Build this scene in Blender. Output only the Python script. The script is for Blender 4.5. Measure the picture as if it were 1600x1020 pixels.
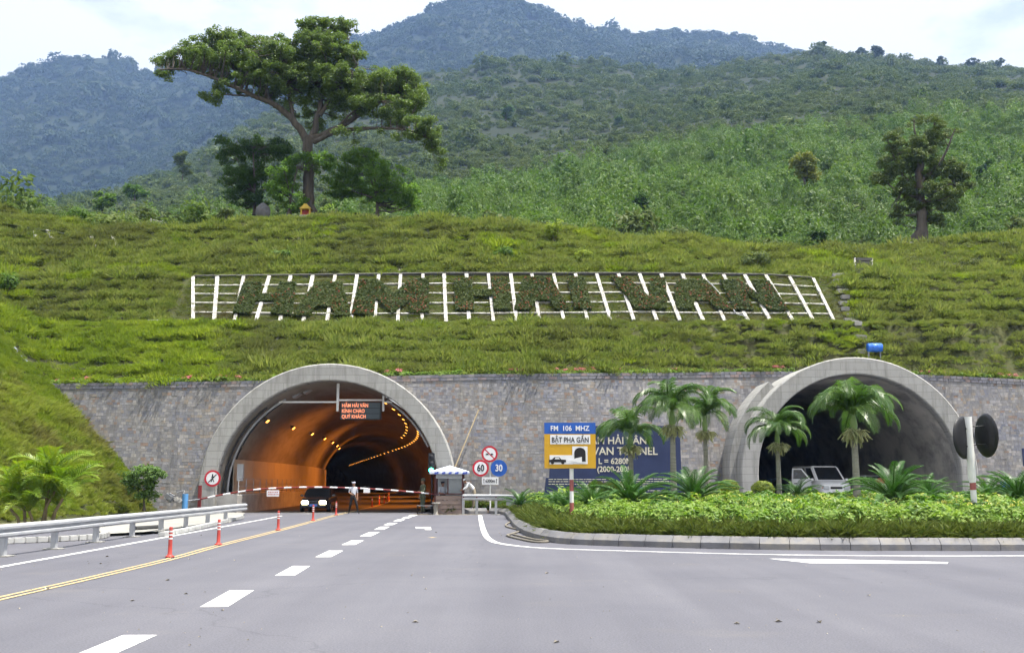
import bpy, bmesh, math, random
import numpy as np
from mathutils import Vector, Matrix, Euler
from mathutils.geometry import tessellate_polygon

for o in list(bpy.data.objects):
    bpy.data.objects.remove(o)
SC = bpy.context.scene
COL = SC.collection
R = math.radians
rng = np.random.default_rng(7)
random.seed(7)

# ------------------------------------------------------------------ camera
CAM_H = 1.7
PITCH = math.atan(242 / 1600)
cd = bpy.data.cameras.new('camera')
cd.sensor_width = 36.0
cd.lens = 36.0
cd.clip_start = 0.1
cd.clip_end = 12000
cam = bpy.data.objects.new('camera', cd)
COL.objects.link(cam)
cam.location = (0, 0, CAM_H)
cam.rotation_euler = (math.pi / 2 + PITCH, 0, 0)
SC.camera = cam

# ------------------------------------------------------------------ light
SUN_DIR = Vector((0.30, -0.10, 0.95)).normalized()      # towards the sun
sd = bpy.data.lights.new('sun', 'SUN')
sd.energy = 5.0
sd.angle = R(0.6)
sd.color = (1.0, 0.95, 0.86)
sun = bpy.data.objects.new('sun', sd)
COL.objects.link(sun)
sun.location = (0, 0, 60)
sun.rotation_euler = SUN_DIR.to_track_quat('Z', 'Y').to_euler()

W = bpy.data.worlds.new('World')
SC.world = W
W.use_nodes = True
nt = W.node_tree
nt.nodes.clear()
wo = nt.nodes.new('ShaderNodeOutputWorld')
sky = nt.nodes.new('ShaderNodeTexSky')
sky.sky_type = 'NISHITA'
sky.sun_disc = False
sky.sun_elevation = math.asin(SUN_DIR.z)
sky.sun_rotation = math.atan2(SUN_DIR.x, SUN_DIR.y)
sky.dust_density = 2.0
bg = nt.nodes.new('ShaderNodeBackground')
bg.inputs['Strength'].default_value = 0.07
nt.links.new(sky.outputs[0], bg.inputs['Color'])
bgc = nt.nodes.new('ShaderNodeBackground')
bgc.inputs['Color'].default_value = (0.97, 0.985, 1.0, 1)
bgc.inputs['Strength'].default_value = 0.58
tc = nt.nodes.new('ShaderNodeTexCoord')
sep = nt.nodes.new('ShaderNodeSeparateXYZ')
nt.links.new(tc.outputs['Generated'], sep.inputs[0])
def wmath(op, a, b):
    n = nt.nodes.new('ShaderNodeMath'); n.operation = op
    for i, v in enumerate((a, b)):
        if isinstance(v, (int, float)): n.inputs[i].default_value = v
        else: nt.links.new(v, n.inputs[i])
    return n.outputs[0]
zz = wmath('ADD', wmath('MAXIMUM', sep.outputs['Z'], 0.0), 0.12)
cx = wmath('DIVIDE', sep.outputs['X'], zz)
cy = wmath('DIVIDE', sep.outputs['Y'], zz)
comb = nt.nodes.new('ShaderNodeCombineXYZ')
nt.links.new(cx, comb.inputs[0]); nt.links.new(cy, comb.inputs[1])
wmap = nt.nodes.new('ShaderNodeMapping')
wmap.inputs['Location'].default_value = (7.37, 0.7, 0.0)
nt.links.new(comb.outputs[0], wmap.inputs['Vector'])
wn = nt.nodes.new('ShaderNodeTexNoise')
wn.inputs['Scale'].default_value = 1.15
wn.inputs['Detail'].default_value = 7
wn.inputs['Roughness'].default_value = 0.55
nt.links.new(wmap.outputs[0], wn.inputs['Vector'])
wr = nt.nodes.new('ShaderNodeValToRGB')
wr.color_ramp.elements[0].position = 0.23
wr.color_ramp.elements[1].position = 0.36
nt.links.new(wn.outputs[0], wr.inputs[0])
wm = nt.nodes.new('ShaderNodeMixShader')
nt.links.new(wr.outputs[0], wm.inputs[0])
nt.links.new(bg.outputs[0], wm.inputs[1])
nt.links.new(bgc.outputs[0], wm.inputs[2])
nt.links.new(wm.outputs[0], wo.inputs['Surface'])

SC.view_settings.view_transform = 'Standard'
SC.view_settings.look = 'None'
SC.view_settings.gamma = 1.0
SC.view_settings.use_curve_mapping = False
SC.view_settings.exposure = 1.32
SC.render.engine = 'CYCLES'
SC.cycles.max_bounces = 5
SC.cycles.diffuse_bounces = 2
SC.cycles.glossy_bounces = 2
SC.cycles.transmission_bounces = 4
SC.cycles.transparent_max_bounces = 6
SC.cycles.volume_bounces = 0
SC.cycles.use_denoising = True
SC.cycles.use_light_tree = False
SC.cycles.adaptive_threshold = 0.02
SC.cycles.sample_clamp_indirect = 8.0

# ------------------------------------------------------------------ pixel maths (photo is 1600 x 1020)
CP, SP = math.cos(PITCH), math.sin(PITCH)
def ray(x, y):
    u = (x - 800) / 1600; v = (510 - y) / 1600
    return Vector((u, CP - v * SP, SP + v * CP))
def at(x, y, Y):
    d = ray(x, y); s = Y / d.y
    return Vector((d.x * s, Y, CAM_H + d.z * s))
def gnd(x, y, z=0.0):
    d = ray(x, y); s = (z - CAM_H) / d.z
    return Vector((d.x * s, d.y * s, z))
def el(x, y):
    d = ray(x, y); return d.z / d.y
def onplane(x, y, p0, n):
    d = ray(x, y); o = Vector((0, 0, CAM_H))
    s = (Vector(p0) - o).dot(Vector(n)) / d.dot(Vector(n))
    return o + d * s

# ------------------------------------------------------------------ numpy value noise
def _hash(ix, iy, seed):
    n = (ix.astype(np.int64) * 374761393 + iy.astype(np.int64) * 668265263 + seed * 974711) & 0x7fffffff
    n = ((n ^ (n >> 13)) * 1274126177) & 0x7fffffff
    return ((n ^ (n >> 16)) & 0xffff) / 65535.0
def vnoise(x, y, seed=0):
    x = np.asarray(x, float); y = np.asarray(y, float)
    ix = np.floor(x); iy = np.floor(y); fx = x - ix; fy = y - iy
    fx = fx * fx * (3 - 2 * fx); fy = fy * fy * (3 - 2 * fy)
    a = _hash(ix, iy, seed); b = _hash(ix + 1, iy, seed); c = _hash(ix, iy + 1, seed); d = _hash(ix + 1, iy + 1, seed)
    return (a * (1 - fx) + b * fx) * (1 - fy) + (c * (1 - fx) + d * fx) * fy
def fbm(x, y, seed=0, oct=4, gain=0.5):
    s = 0; a = 1; t = 0
    for k in range(oct):
        s = s + a * vnoise(x * 2 ** k, y * 2 ** k, seed + k * 17); t += a; a *= gain
    return s / t

# ------------------------------------------------------------------ materials
MATS = {}
def nn(t, typ, **kw):
    n = t.nodes.new(typ)
    for k, v in kw.items():
        if k in n.inputs: n.inputs[k].default_value = v
        else: setattr(n, k, v)
    return n
def c4(c): return (c[0], c[1], c[2], 1.0)
def mat(name, c1, c2=None, scale=2.0, rough=0.8, metal=0.0, spec=0.3, bump=0.0, bscale=None, detail=5, lo=0.35, hi=0.65,
        c3=None, scale3=30.0, amt3=0.5, stretch=(1, 1, 1), emit=None, estr=0.0, island=0.0, coat=0.0):
    """principled material; c1/c2 mixed by a world-space noise, c3 speckled on by a finer one"""
    if name in MATS: return MATS[name]
    m = bpy.data.materials.new(name); m.use_nodes = True
    t = m.node_tree; b = t.nodes['Principled BSDF']
    b.inputs['Roughness'].default_value = rough
    b.inputs['Metallic'].default_value = metal
    b.inputs['Specular IOR Level'].default_value = spec
    if coat: b.inputs['Coat Weight'].default_value = coat
    geo = nn(t, 'ShaderNodeNewGeometry')
    mp = nn(t, 'ShaderNodeMapping'); mp.inputs['Scale'].default_value = stretch
    t.links.new(geo.outputs['Position'], mp.inputs['Vector'])
    out = None
    if c2 is None: c2 = tuple(v * 0.82 for v in c1)
    nz = nn(t, 'ShaderNodeTexNoise', Scale=scale, Detail=detail, Roughness=0.6)
    t.links.new(mp.outputs[0], nz.inputs['Vector'])
    rp = nn(t, 'ShaderNodeValToRGB')
    rp.color_ramp.elements[0].position = lo; rp.color_ramp.elements[1].position = hi
    rp.color_ramp.elements[0].color = c4(c1); rp.color_ramp.elements[1].color = c4(c2)
    t.links.new(nz.outputs[0], rp.inputs[0]); out = rp.outputs[0]
    if c3 is not None:
        n3 = nn(t, 'ShaderNodeTexNoise', Scale=scale3, Detail=4, Roughness=0.65)
        t.links.new(mp.outputs[0], n3.inputs['Vector'])
        r3 = nn(t, 'ShaderNodeValToRGB')
        r3.color_ramp.elements[0].position = 0.45; r3.color_ramp.elements[1].position = 0.68
        r3.color_ramp.elements[1].color = (amt3, amt3, amt3, 1)
        t.links.new(n3.outputs[0], r3.inputs[0])
        mx = nn(t, 'ShaderNodeMixRGB'); mx.inputs[2].default_value = c4(c3)
        t.links.new(r3.outputs[0], mx.inputs[0]); t.links.new(out, mx.inputs[1]); out = mx.outputs[0]
    if island:
        hs = nn(t, 'ShaderNodeHueSaturation')
        mr = nn(t, 'ShaderNodeMapRange'); mr.inputs['To Min'].default_value = 1 - island; mr.inputs['To Max'].default_value = 1 + island
        t.links.new(geo.outputs['Random Per Island'], mr.inputs[0]); t.links.new(mr.outputs[0], hs.inputs['Value'])
        t.links.new(out, hs.inputs['Color']); out = hs.outputs[0]
    t.links.new(out, b.inputs['Base Color'])
    if bump:
        nb = nn(t, 'ShaderNodeTexNoise', Scale=bscale or scale * 8, Detail=6, Roughness=0.65)
        t.links.new(mp.outputs[0], nb.inputs['Vector'])
        bp = nn(t, 'ShaderNodeBump', Strength=bump, Distance=0.05)
        t.links.new(nb.outputs[0], bp.inputs['Height']); t.links.new(bp.outputs[0], b.inputs['Normal'])
    if emit is not None:
        b.inputs['Emission Color'].default_value = c4(emit); b.inputs['Emission Strength'].default_value = estr
    MATS[name] = m
    return m
def leafmat(name, cols, trans=0.35, rough=0.5, spec=0.25, wscale=0.25, wcol=None, wlo=0.45, whi=0.65):
    """foliage: colour varies from leaf to leaf, from plant to plant and slowly across the ground"""
    if name in MATS: return MATS[name]
    m = bpy.data.materials.new(name); m.use_nodes = True
    t = m.node_tree; b = t.nodes['Principled BSDF']; o = t.nodes['Material Output']
    b.inputs['Roughness'].default_value = rough; b.inputs['Specular IOR Level'].default_value = spec
    geo = nn(t, 'ShaderNodeNewGeometry'); oi = nn(t, 'ShaderNodeObjectInfo')
    ad = nn(t, 'ShaderNodeMath', operation='ADD'); t.links.new(geo.outputs['Random Per Island'], ad.inputs[0]); t.links.new(oi.outputs['Random'], ad.inputs[1])
    hf = nn(t, 'ShaderNodeMath', operation='MULTIPLY'); t.links.new(ad.outputs[0], hf.inputs[0]); hf.inputs[1].default_value = 0.5
    rp = nn(t, 'ShaderNodeValToRGB')
    e = rp.color_ramp.elements
    while len(e) < len(cols): e.new(0.5)
    for i, c in enumerate(cols):
        e[i].position = i / max(1, len(cols) - 1) * 0.8 + 0.1; e[i].color = c4(c)
    t.links.new(hf.outputs[0], rp.inputs[0]); out = rp.outputs[0]
    if wcol is not None:
        nz = nn(t, 'ShaderNodeTexNoise', Scale=wscale, Detail=3, Roughness=0.6); t.links.new(geo.outputs['Position'], nz.inputs['Vector'])
        r2 = nn(t, 'ShaderNodeValToRGB'); r2.color_ramp.elements[0].position = wlo; r2.color_ramp.elements[1].position = whi
        t.links.new(nz.outputs[0], r2.inputs[0])
        mx = nn(t, 'ShaderNodeMixRGB'); mx.inputs[2].default_value = c4(wcol)
        mu = nn(t, 'ShaderNodeMath', operation='MULTIPLY'); mu.inputs[1].default_value = 0.75
        t.links.new(r2.outputs[0], mu.inputs[0]); t.links.new(mu.outputs[0], mx.inputs[0]); t.links.new(out, mx.inputs[1]); out = mx.outputs[0]
    t.links.new(out, b.inputs['Base Color'])
    tr = nn(t, 'ShaderNodeBsdfTranslucent')
    br = nn(t, 'ShaderNodeHueSaturation', Saturation=1.1, Value=1.3); t.links.new(out, br.inputs['Color']); t.links.new(br.outputs[0], tr.inputs['Color'])
    ms = nn(t, 'ShaderNodeMixShader'); ms.inputs[0].default_value = trans
    t.links.new(b.outputs[0], ms.inputs[1]); t.links.new(tr.outputs[0], ms.inputs[2]); t.links.new(ms.outputs[0], o.inputs['Surface'])
    MATS[name] = m
    return m
def emitmat(name, col, strength):
    if name in MATS: return MATS[name]
    m = bpy.data.materials.new(name); m.use_nodes = True
    b = m.node_tree.nodes['Principled BSDF']
    b.inputs['Base Color'].default_value = c4(tuple(v * 0.5 for v in col))
    b.inputs['Emission Color'].default_value = c4(col); b.inputs['Emission Strength'].default_value = strength
    m.cycles.emission_sampling = 'NONE'
    MATS[name] = m
    return m

# ------------------------------------------------------------------ mesh helpers
def link(o, parent=None):
    COL.objects.link(o)
    if parent is not None: o.parent = parent
    return o
def tag(o, label=None, cat=None, group=None, kind=None):
    if label: o['label'] = label
    if cat: o['category'] = cat
    if group: o['group'] = group
    if kind: o['kind'] = kind
    return o
def empty(name, loc=(0, 0, 0), rz=0.0, label=None, cat=None, group=None):
    o = bpy.data.objects.new(name, None); o.empty_display_size = 0.3
    COL.objects.link(o); o.location = loc; o.rotation_euler = (0, 0, rz)
    return tag(o, label, cat, group)
def meshnp(name, verts, faces, m=None, smooth=False):
    """verts (n,3); faces: (k,4) or (k,3) int array or a list of index tuples"""
    me = bpy.data.meshes.new(name)
    if isinstance(faces, np.ndarray):
        k, c = faces.shape
        me.vertices.add(len(verts)); me.vertices.foreach_set('co', np.asarray(verts, np.float32).ravel())
        me.loops.add(k * c); me.loops.foreach_set('vertex_index', faces.astype(np.int32).ravel())
        me.polygons.add(k); me.polygons.foreach_set('loop_start', np.arange(0, k * c, c, dtype=np.int32))
        me.update(calc_edges=True)
    else:
        me.from_pydata([tuple(v) for v in verts], [], faces); me.update()
    me.polygons.foreach_set('use_smooth', np.full(len(me.polygons), bool(smooth)))
    if m is not None:
        for q in (m if isinstance(m, (list, tuple)) else [m]): me.materials.append(q)
    return me
class MB:
    """collects shapes for ONE mesh object"""
    def __init__(s): s.v = []; s.f = []; s.mi = []; s.sm = []
    def add(s, vs, fs, mi=0, smooth=False, M=None):
        n = len(s.v)
        s.v += [tuple(M @ Vector(v)) if M is not None else tuple(v) for v in vs]
        s.f += [tuple(i + n for i in f) for f in fs]; s.mi += [mi] * len(fs); s.sm += [smooth] * len(fs)
        return s
    def box(s, c, d, mi=0, M=None, bev=0.0):
        if bev > 0:
            bm = bmesh.new(); bmesh.ops.create_cube(bm, size=1)
            for v in bm.verts: v.co = Vector((c[0] + v.co.x * d[0], c[1] + v.co.y * d[1], c[2] + v.co.z * d[2]))
            bmesh.ops.bevel(bm, geom=bm.edges[:], offset=bev, segments=2, affect='EDGES')
            s.frombm(bm, mi, M); bm.free(); return s
        x, y, z = c; a, b, e = d[0] / 2, d[1] / 2, d[2] / 2
        vs = [(x - a, y - b, z - e), (x + a, y - b, z - e), (x + a, y + b, z - e), (x - a, y + b, z - e),
              (x - a, y - b, z + e), (x + a, y - b, z + e), (x + a, y + b, z + e), (x - a, y + b, z + e)]
        return s.add(vs, [(0, 3, 2, 1), (4, 5, 6, 7), (0, 1, 5, 4), (1, 2, 6, 5), (2, 3, 7, 6), (3, 0, 4, 7)], mi, False, M)
    def frombm(s, bm, mi=0, M=None, smooth=False):
        bm.verts.index_update()
        return s.add([v.co[:] for v in bm.verts], [tuple(v.index for v in f.verts) for f in bm.faces], mi, smooth, M)
    def tube(s, pts, rad, n=8, mi=0, caps=True, M=None, smooth=True):
        pts = [Vector(p) for p in pts]; k = len(pts)
        rads = rad if isinstance(rad, (list, tuple)) else [rad] * k
        vs = []; fs = []
        up = Vector((0, 0, 1)); t0 = (pts[1] - pts[0]).normalized()
        side = t0.cross(up)
        if side.length < 1e-3: side = Vector((1, 0, 0))
        side.normalize()
        for i in range(k):
            t = (pts[min(i + 1, k - 1)] - pts[max(i - 1, 0)]).normalized()
            side = (side - t * side.dot(t)); side.normalize(); nrm = t.cross(side)
            for j in range(n):
                a = 2 * math.pi * j / n
                vs.append(pts[i] + (side * math.cos(a) + nrm * math.sin(a)) * rads[i])
        for i in range(k - 1):
            for j in range(n):
                fs.append((i * n + j, i * n + (j + 1) % n, (i + 1) * n + (j + 1) % n, (i + 1) * n + j))
        s.add(vs, fs, mi, smooth, M)
        if caps: s.add(vs[:n], [tuple(range(n))[::-1]], mi, False, M); s.add(vs[-n:], [tuple(range(n))], mi, False, M)
        return s
    def cyl(s, a, b, r, n=12, mi=0, M=None): return s.tube([a, b], r, n, mi, True, M)
    def lathe(s, prof, n=20, mi=0, M=None, smooth=True):
        """profile [(r,z)...] spun about z"""
        vs = []; fs = []
        for r, z in prof:
            for j in range(n):
                a = 2 * math.pi * j / n; vs.append((r * math.cos(a), r * math.sin(a), z))
        for i in range(len(prof) - 1):
            for j in range(n): fs.append((i * n + j, i * n + (j + 1) % n, (i + 1) * n + (j + 1) % n, (i + 1) * n + j))
        return s.add(vs, fs, mi, smooth, M)
    def prism(s, poly, y0, y1, mi=0, M=None):
        """polygon in xz extruded along y (front face towards -y)"""
        n = len(poly)
        vs = [(p[0], y0, p[1]) for p in poly] + [(p[0], y1, p[1]) for p in poly]
        tr = tessellate_polygon([[Vector((p[0], p[1], 0)) for p in poly]])
        fs = [tuple(t) for t in tr] + [tuple(i + n for i in t[::-1]) for t in tr]
        fs += [(i, (i + 1) % n, (i + 1) % n + n, i + n) for i in range(n)]
        return s.add(vs, fs, mi, False, M)
    def build(s, name, m, parent=None, loc=None, rot=None, recalc=True):
        me = bpy.data.meshes.new(name); me.from_pydata(s.v, [], s.f); me.update()
        ms = m if isinstance(m, (list, tuple)) else [m]
        for q in ms: me.materials.append(q)
        me.polygons.foreach_set('material_index', np.array(s.mi, np.int32)); me.polygons.foreach_set('use_smooth', np.array(s.sm, bool))
        if recalc:
            bm = bmesh.new(); bm.from_mesh(me); bmesh.ops.recalc_face_normals(bm, faces=bm.faces[:]); bm.to_mesh(me); bm.free()
        o = bpy.data.objects.new(name, me); link(o, parent)
        if loc is not None: o.location = loc
        if rot is not None: o.rotation_euler = rot
        return o
def obj(name, me, parent=None, loc=(0, 0, 0), rot=(0, 0, 0), scale=(1, 1, 1)):
    o = bpy.data.objects.new(name, me); link(o, parent); o.location = loc; o.rotation_euler = rot; o.scale = scale
    return o
def copy_tree(o, parent=None):
    c = o.copy(); COL.objects.link(c)
    if parent is not None: c.parent = parent
    for ch in [q for q in bpy.data.objects if q.parent == o]: copy_tree(ch, c)
    return c
def text(name, body, size, m, parent, loc, rot=(math.pi / 2, 0, 0), align='CENTER', extr=0.004, sx=1.0, bold=0.0):
    cu = bpy.data.curves.new(name, 'FONT'); cu.body = body; cu.size = size; cu.align_x = align; cu.align_y = 'CENTER'
    cu.extrude = extr; cu.offset = bold; cu.resolution_u = 3
    cu.materials.append(m)
    tmp = bpy.data.objects.new(name, cu); COL.objects.link(tmp)
    me = bpy.data.meshes.new_from_object(tmp.evaluated_get(bpy.context.evaluated_depsgraph_get()))
    bpy.data.objects.remove(tmp); me.name = name
    o = bpy.data.objects.new(name, me); link(o, parent); o.location = loc; o.rotation_euler = rot; o.scale = (sx, 1, 1)
    return o
# geometry-node scatter for uncountable growth
PROTO = {}
def proto_collection(name, objs):
    c = bpy.data.collections.new(name)
    for o in objs: c.objects.link(o)
    return c
def scatter(name, pts, rots, scl, coll, label, cat, nproto, kind='stuff', parent=None):
    me = bpy.data.meshes.new(name); n = len(pts)
    me.vertices.add(n); me.vertices.foreach_set('co', np.asarray(pts, np.float32).ravel())
    a = me.attributes.new('rot', 'FLOAT_VECTOR', 'POINT'); a.data.foreach_set('vector', np.asarray(rots, np.float32).ravel())
    s = np.asarray(scl, np.float32)
    if s.ndim == 1: s = np.repeat(s[:, None], 3, 1)
    a = me.attributes.new('scl', 'FLOAT_VECTOR', 'POINT'); a.data.foreach_set('vector', s.ravel())
    a = me.attributes.new('idx', 'INT', 'POINT'); a.data.foreach_set('value', rng.integers(0, nproto, n).astype(np.int32))
    o = bpy.data.objects.new(name, me); link(o, parent)
    ng = bpy.data.node_groups.new(name + '_nodes', 'GeometryNodeTree')
    ng.interface.new_socket('Geometry', in_out='INPUT', socket_type='NodeSocketGeometry')
    ng.interface.new_socket('Geometry', in_out='OUTPUT', socket_type='NodeSocketGeometry')
    gi = ng.nodes.new('NodeGroupInput'); go = ng.nodes.new('NodeGroupOutput')
    ci = ng.nodes.new('GeometryNodeCollectionInfo'); ci.inputs['Collection'].default_value = coll
    ci.inputs['Separate Children'].default_value = True; ci.inputs['Reset Children'].default_value = True
    ip = ng.nodes.new('GeometryNodeInstanceOnPoints'); ip.inputs['Pick Instance'].default_value = True
    def na(nm, ty):
        q = ng.nodes.new('GeometryNodeInputNamedAttribute'); q.data_type = ty; q.inputs['Name'].default_value = nm
        return next(s for s in q.outputs if s.enabled and s.name == 'Attribute')
    ng.links.new(gi.outputs[0], ip.inputs['Points']); ng.links.new(ci.outputs[0], ip.inputs['Instance'])
    ng.links.new(na('idx', 'INT'), ip.inputs['Instance Index'])
    e2r = ng.nodes.new('FunctionNodeEulerToRotation'); ng.links.new(na('rot', 'FLOAT_VECTOR'), e2r.inputs[0]); ng.links.new(e2r.outputs[0], ip.inputs['Rotation'])
    ng.links.new(na('scl', 'FLOAT_VECTOR'), ip.inputs['Scale'])
    ng.links.new(ip.outputs[0], go.inputs[0])
    md = o.modifiers.new('scatter', 'NODES'); md.node_group = ng
    return tag(o, label, cat, None, kind)
def quads_leaf(cent, nrm, tang, w, l, bend=0.0):
    """leaf quads: centres, normals, long-axis directions, width and length arrays -> verts, faces (each leaf its own island)"""
    cent = np.asarray(cent, float); n = len(cent)
    tang = tang - nrm * np.sum(tang * nrm, 1, keepdims=True); tang /= np.linalg.norm(tang, axis=1, keepdims=True) + 1e-9
    bi = np.cross(nrm, tang)
    w = np.broadcast_to(np.asarray(w, float), (n,))[:, None] / 2; l = np.broadcast_to(np.asarray(l, float), (n,))[:, None] / 2
    v = np.stack([cent - tang * l, cent + bi * w - nrm * w * bend, cent + tang * l, cent - bi * w - nrm * w * bend], 1).reshape(-1, 3)
    f = np.arange(4 * n).reshape(n, 4)
    return v, f
def rand_unit(n):
    v = rng.normal(size=(n, 3)); return v / (np.linalg.norm(v, axis=1, keepdims=True) + 1e-9)
# ================================================================== THE SETTING
HZ_TOP = 1150.0
M_asphalt_plain = mat('asphalt_plain', (0.105, 0.105, 0.122), (0.132, 0.131, 0.150), scale=0.35, rough=0.92, spec=0.2, bump=0.25, bscale=60, c3=(0.075, 0.075, 0.082), scale3=22, amt3=0.35, stretch=(1, 0.5, 1))
M_asphalt_tunnel = mat('asphalt_tunnel', (0.07, 0.065, 0.06), (0.09, 0.085, 0.08), scale=0.6, rough=0.75, bump=0.15, bscale=40)
def asphalt_material(name):
    m = bpy.data.materials.new(name); m.use_nodes = True; t = m.node_tree; b = t.nodes['Principled BSDF']
    b.inputs['Roughness'].default_value = 0.9; b.inputs['Specular IOR Level'].default_value = 0.22
    geo = nn(t, 'ShaderNodeNewGeometry')
    def noise(scale, stretch, lo, hi, ca, cb, detail=5):
        mp = nn(t, 'ShaderNodeMapping'); mp.inputs['Scale'].default_value = stretch; mp.inputs['Rotation'].default_value = (0, 0, 0.2); t.links.new(geo.outputs['Position'], mp.inputs['Vector'])
        n_ = nn(t, 'ShaderNodeTexNoise', Scale=scale, Detail=detail, Roughness=0.62); t.links.new(mp.outputs[0], n_.inputs['Vector'])
        r_ = nn(t, 'ShaderNodeValToRGB'); r_.color_ramp.elements[0].position = lo; r_.color_ramp.elements[1].position = hi; r_.color_ramp.elements[0].color = c4(ca); r_.color_ramp.elements[1].color = c4(cb)
        t.links.new(n_.outputs[0], r_.inputs[0]); return r_.outputs[0], n_.outputs[0]
    def mul(a, b_):
        x = nn(t, 'ShaderNodeMixRGB', blend_type='MULTIPLY'); x.inputs[0].default_value = 1; t.links.new(a, x.inputs[1]); t.links.new(b_, x.inputs[2]); return x.outputs[0]
    base, _ = noise(0.22, (1, 1, 1), 0.3, 0.7, (0.102, 0.103, 0.123), (0.127, 0.127, 0.147))
    tracks, _ = noise(0.55, (1, 0.05, 1), 0.38, 0.66, (0.88, 0.88, 0.89), (1.05, 1.05, 1.04), 4)
    grain, gh = noise(38, (1, 1, 1), 0.3, 0.72, (0.74, 0.74, 0.74), (1.25, 1.24, 1.22), 4)
    oil, _ = noise(0.8, (1, 0.6, 1), 0.66, 0.78, (1, 1, 1), (0.72, 0.72, 0.73), 6)
    dust, _ = noise(0.35, (1, 1.6, 1), 0.60, 0.75, (1, 1, 1), (1.16, 1.12, 1.02), 6)
    col = mul(mul(mul(mul(base, tracks), grain), oil), dust)
    vo = nn(t, 'ShaderNodeTexVoronoi', feature='DISTANCE_TO_EDGE', Scale=0.09); nw = nn(t, 'ShaderNodeTexNoise', Scale=0.9, Detail=5)
    va = nn(t, 'ShaderNodeVectorMath', operation='ADD'); t.links.new(geo.outputs['Position'], nw.inputs['Vector'])
    vs_ = nn(t, 'ShaderNodeVectorMath', operation='SCALE'); vs_.inputs['Scale'].default_value = 1.6; t.links.new(nw.outputs['Color'], vs_.inputs[0]); t.links.new(geo.outputs['Position'], va.inputs[0]); t.links.new(vs_.outputs[0], va.inputs[1]); t.links.new(va.outputs[0], vo.inputs['Vector'])
    cr = nn(t, 'ShaderNodeValToRGB'); cr.color_ramp.elements[0].position = 0.0; cr.color_ramp.elements[1].position = 0.0035; cr.color_ramp.elements[0].color = (0.84, 0.84, 0.85, 1); cr.color_ramp.elements[1].color = (1, 1, 1, 1); t.links.new(vo.outputs['Distance'], cr.inputs[0])
    col = mul(col, cr.outputs[0]); t.links.new(col, b.inputs['Base Color'])
    bp = nn(t, 'ShaderNodeBump', Strength=0.35, Distance=0.02); t.links.new(gh, bp.inputs['Height']); t.links.new(bp.outputs[0], b.inputs['Normal'])
    return m
M_asphalt = asphalt_material('asphalt')
M_soil = mat('soil', (0.16, 0.13, 0.08), (0.10, 0.11, 0.05), scale=0.5, rough=1, bump=0.5, bscale=8)
M_paint = mat('road_paint', (0.74, 0.74, 0.72), (0.56, 0.56, 0.55), scale=5, rough=0.7, c3=(0.22, 0.22, 0.23), scale3=16, amt3=0.6)
M_ypaint = mat('yellow_paint', (0.50, 0.38, 0.18), (0.40, 0.31, 0.17), scale=5, rough=0.75, c3=(0.22, 0.2, 0.17), scale3=25, amt3=0.5)
M_pave = mat('pale_concrete', (0.30, 0.295, 0.275), (0.23, 0.225, 0.21), scale=0.8, rough=0.9, bump=0.2, bscale=20, c3=(0.3, 0.28, 0.24), scale3=7, amt3=0.5)
M_white_kerb = mat('whitewashed_kerb', (0.44, 0.44, 0.43), (0.33, 0.33, 0.32), scale=2.5, rough=0.85, bump=0.1)
M_turf = mat('turf', (0.055, 0.066, 0.020), (0.042, 0.046, 0.017), scale=0.45, rough=1, bump=0.9, bscale=5, c3=(0.075, 0.066, 0.03), scale3=1.3, amt3=0.6)
M_hill = mat('hill_scrub', (0.014, 0.022, 0.009), (0.011, 0.018, 0.007), scale=0.02, rough=1, bump=1.0, bscale=0.6, c3=(0.024, 0.032, 0.012), scale3=0.02, amt3=0.8)
M_mount = mat('mountain_forest', (0.016, 0.026, 0.011), (0.022, 0.032, 0.014), scale=0.006, rough=1, bump=1.0, bscale=0.12, c3=(0.013, 0.022, 0.010), scale3=0.03, amt3=0.7)

def strip(pts, w, z, name, m, parent=None):
    """flat ribbon of width w along ground points"""
    pts = [Vector((p[0], p[1], 0)) for p in pts]; vs = []; k = len(pts)
    for i in range(k):
        t = (pts[min(i + 1, k - 1)] - pts[max(i - 1, 0)]).normalized(); n = Vector((-t.y, t.x, 0))
        vs += [pts[i] + n * w / 2 + Vector((0, 0, z)), pts[i] - n * w / 2 + Vector((0, 0, z))]
    fs = [(2 * i, 2 * i + 1, 2 * i + 3, 2 * i + 2) for i in range(k - 1)]
    o = obj(name, meshnp(name, vs, fs, m), parent)
    return o
def sheet(name, poly, z, m, parent=None):
    tr = tessellate_polygon([[Vector((p[0], p[1], 0)) for p in poly]])
    me = meshnp(name, [(p[0], p[1], z) for p in poly], [tuple(t) for t in tr], m)
    bm = bmesh.new(); bm.from_mesh(me)
    for f in bm.faces:
        f.normal_update()
        if f.normal.z < 0: f.normal_flip()
    bm.to_mesh(me); bm.free()
    return obj(name, me, parent)
def smooth_line(pts, n=8):
    """Catmull-Rom through 2-D/3-D points"""
    P = [Vector((p[0], p[1], p[2] if len(p) > 2 else 0)) for p in pts]; out = []
    for i in range(len(P) - 1):
        a, b, c, d = P[max(i - 1, 0)], P[i], P[i + 1], P[min(i + 2, len(P) - 1)]
        for j in range(n):
            t = j / n
            out.append(0.5 * ((2 * b) + (c - a) * t + (2 * a - 5 * b + 4 * c - d) * t * t + (3 * b - a - 3 * c + d) * t ** 3))
    out.append(P[-1]); return out

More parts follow.
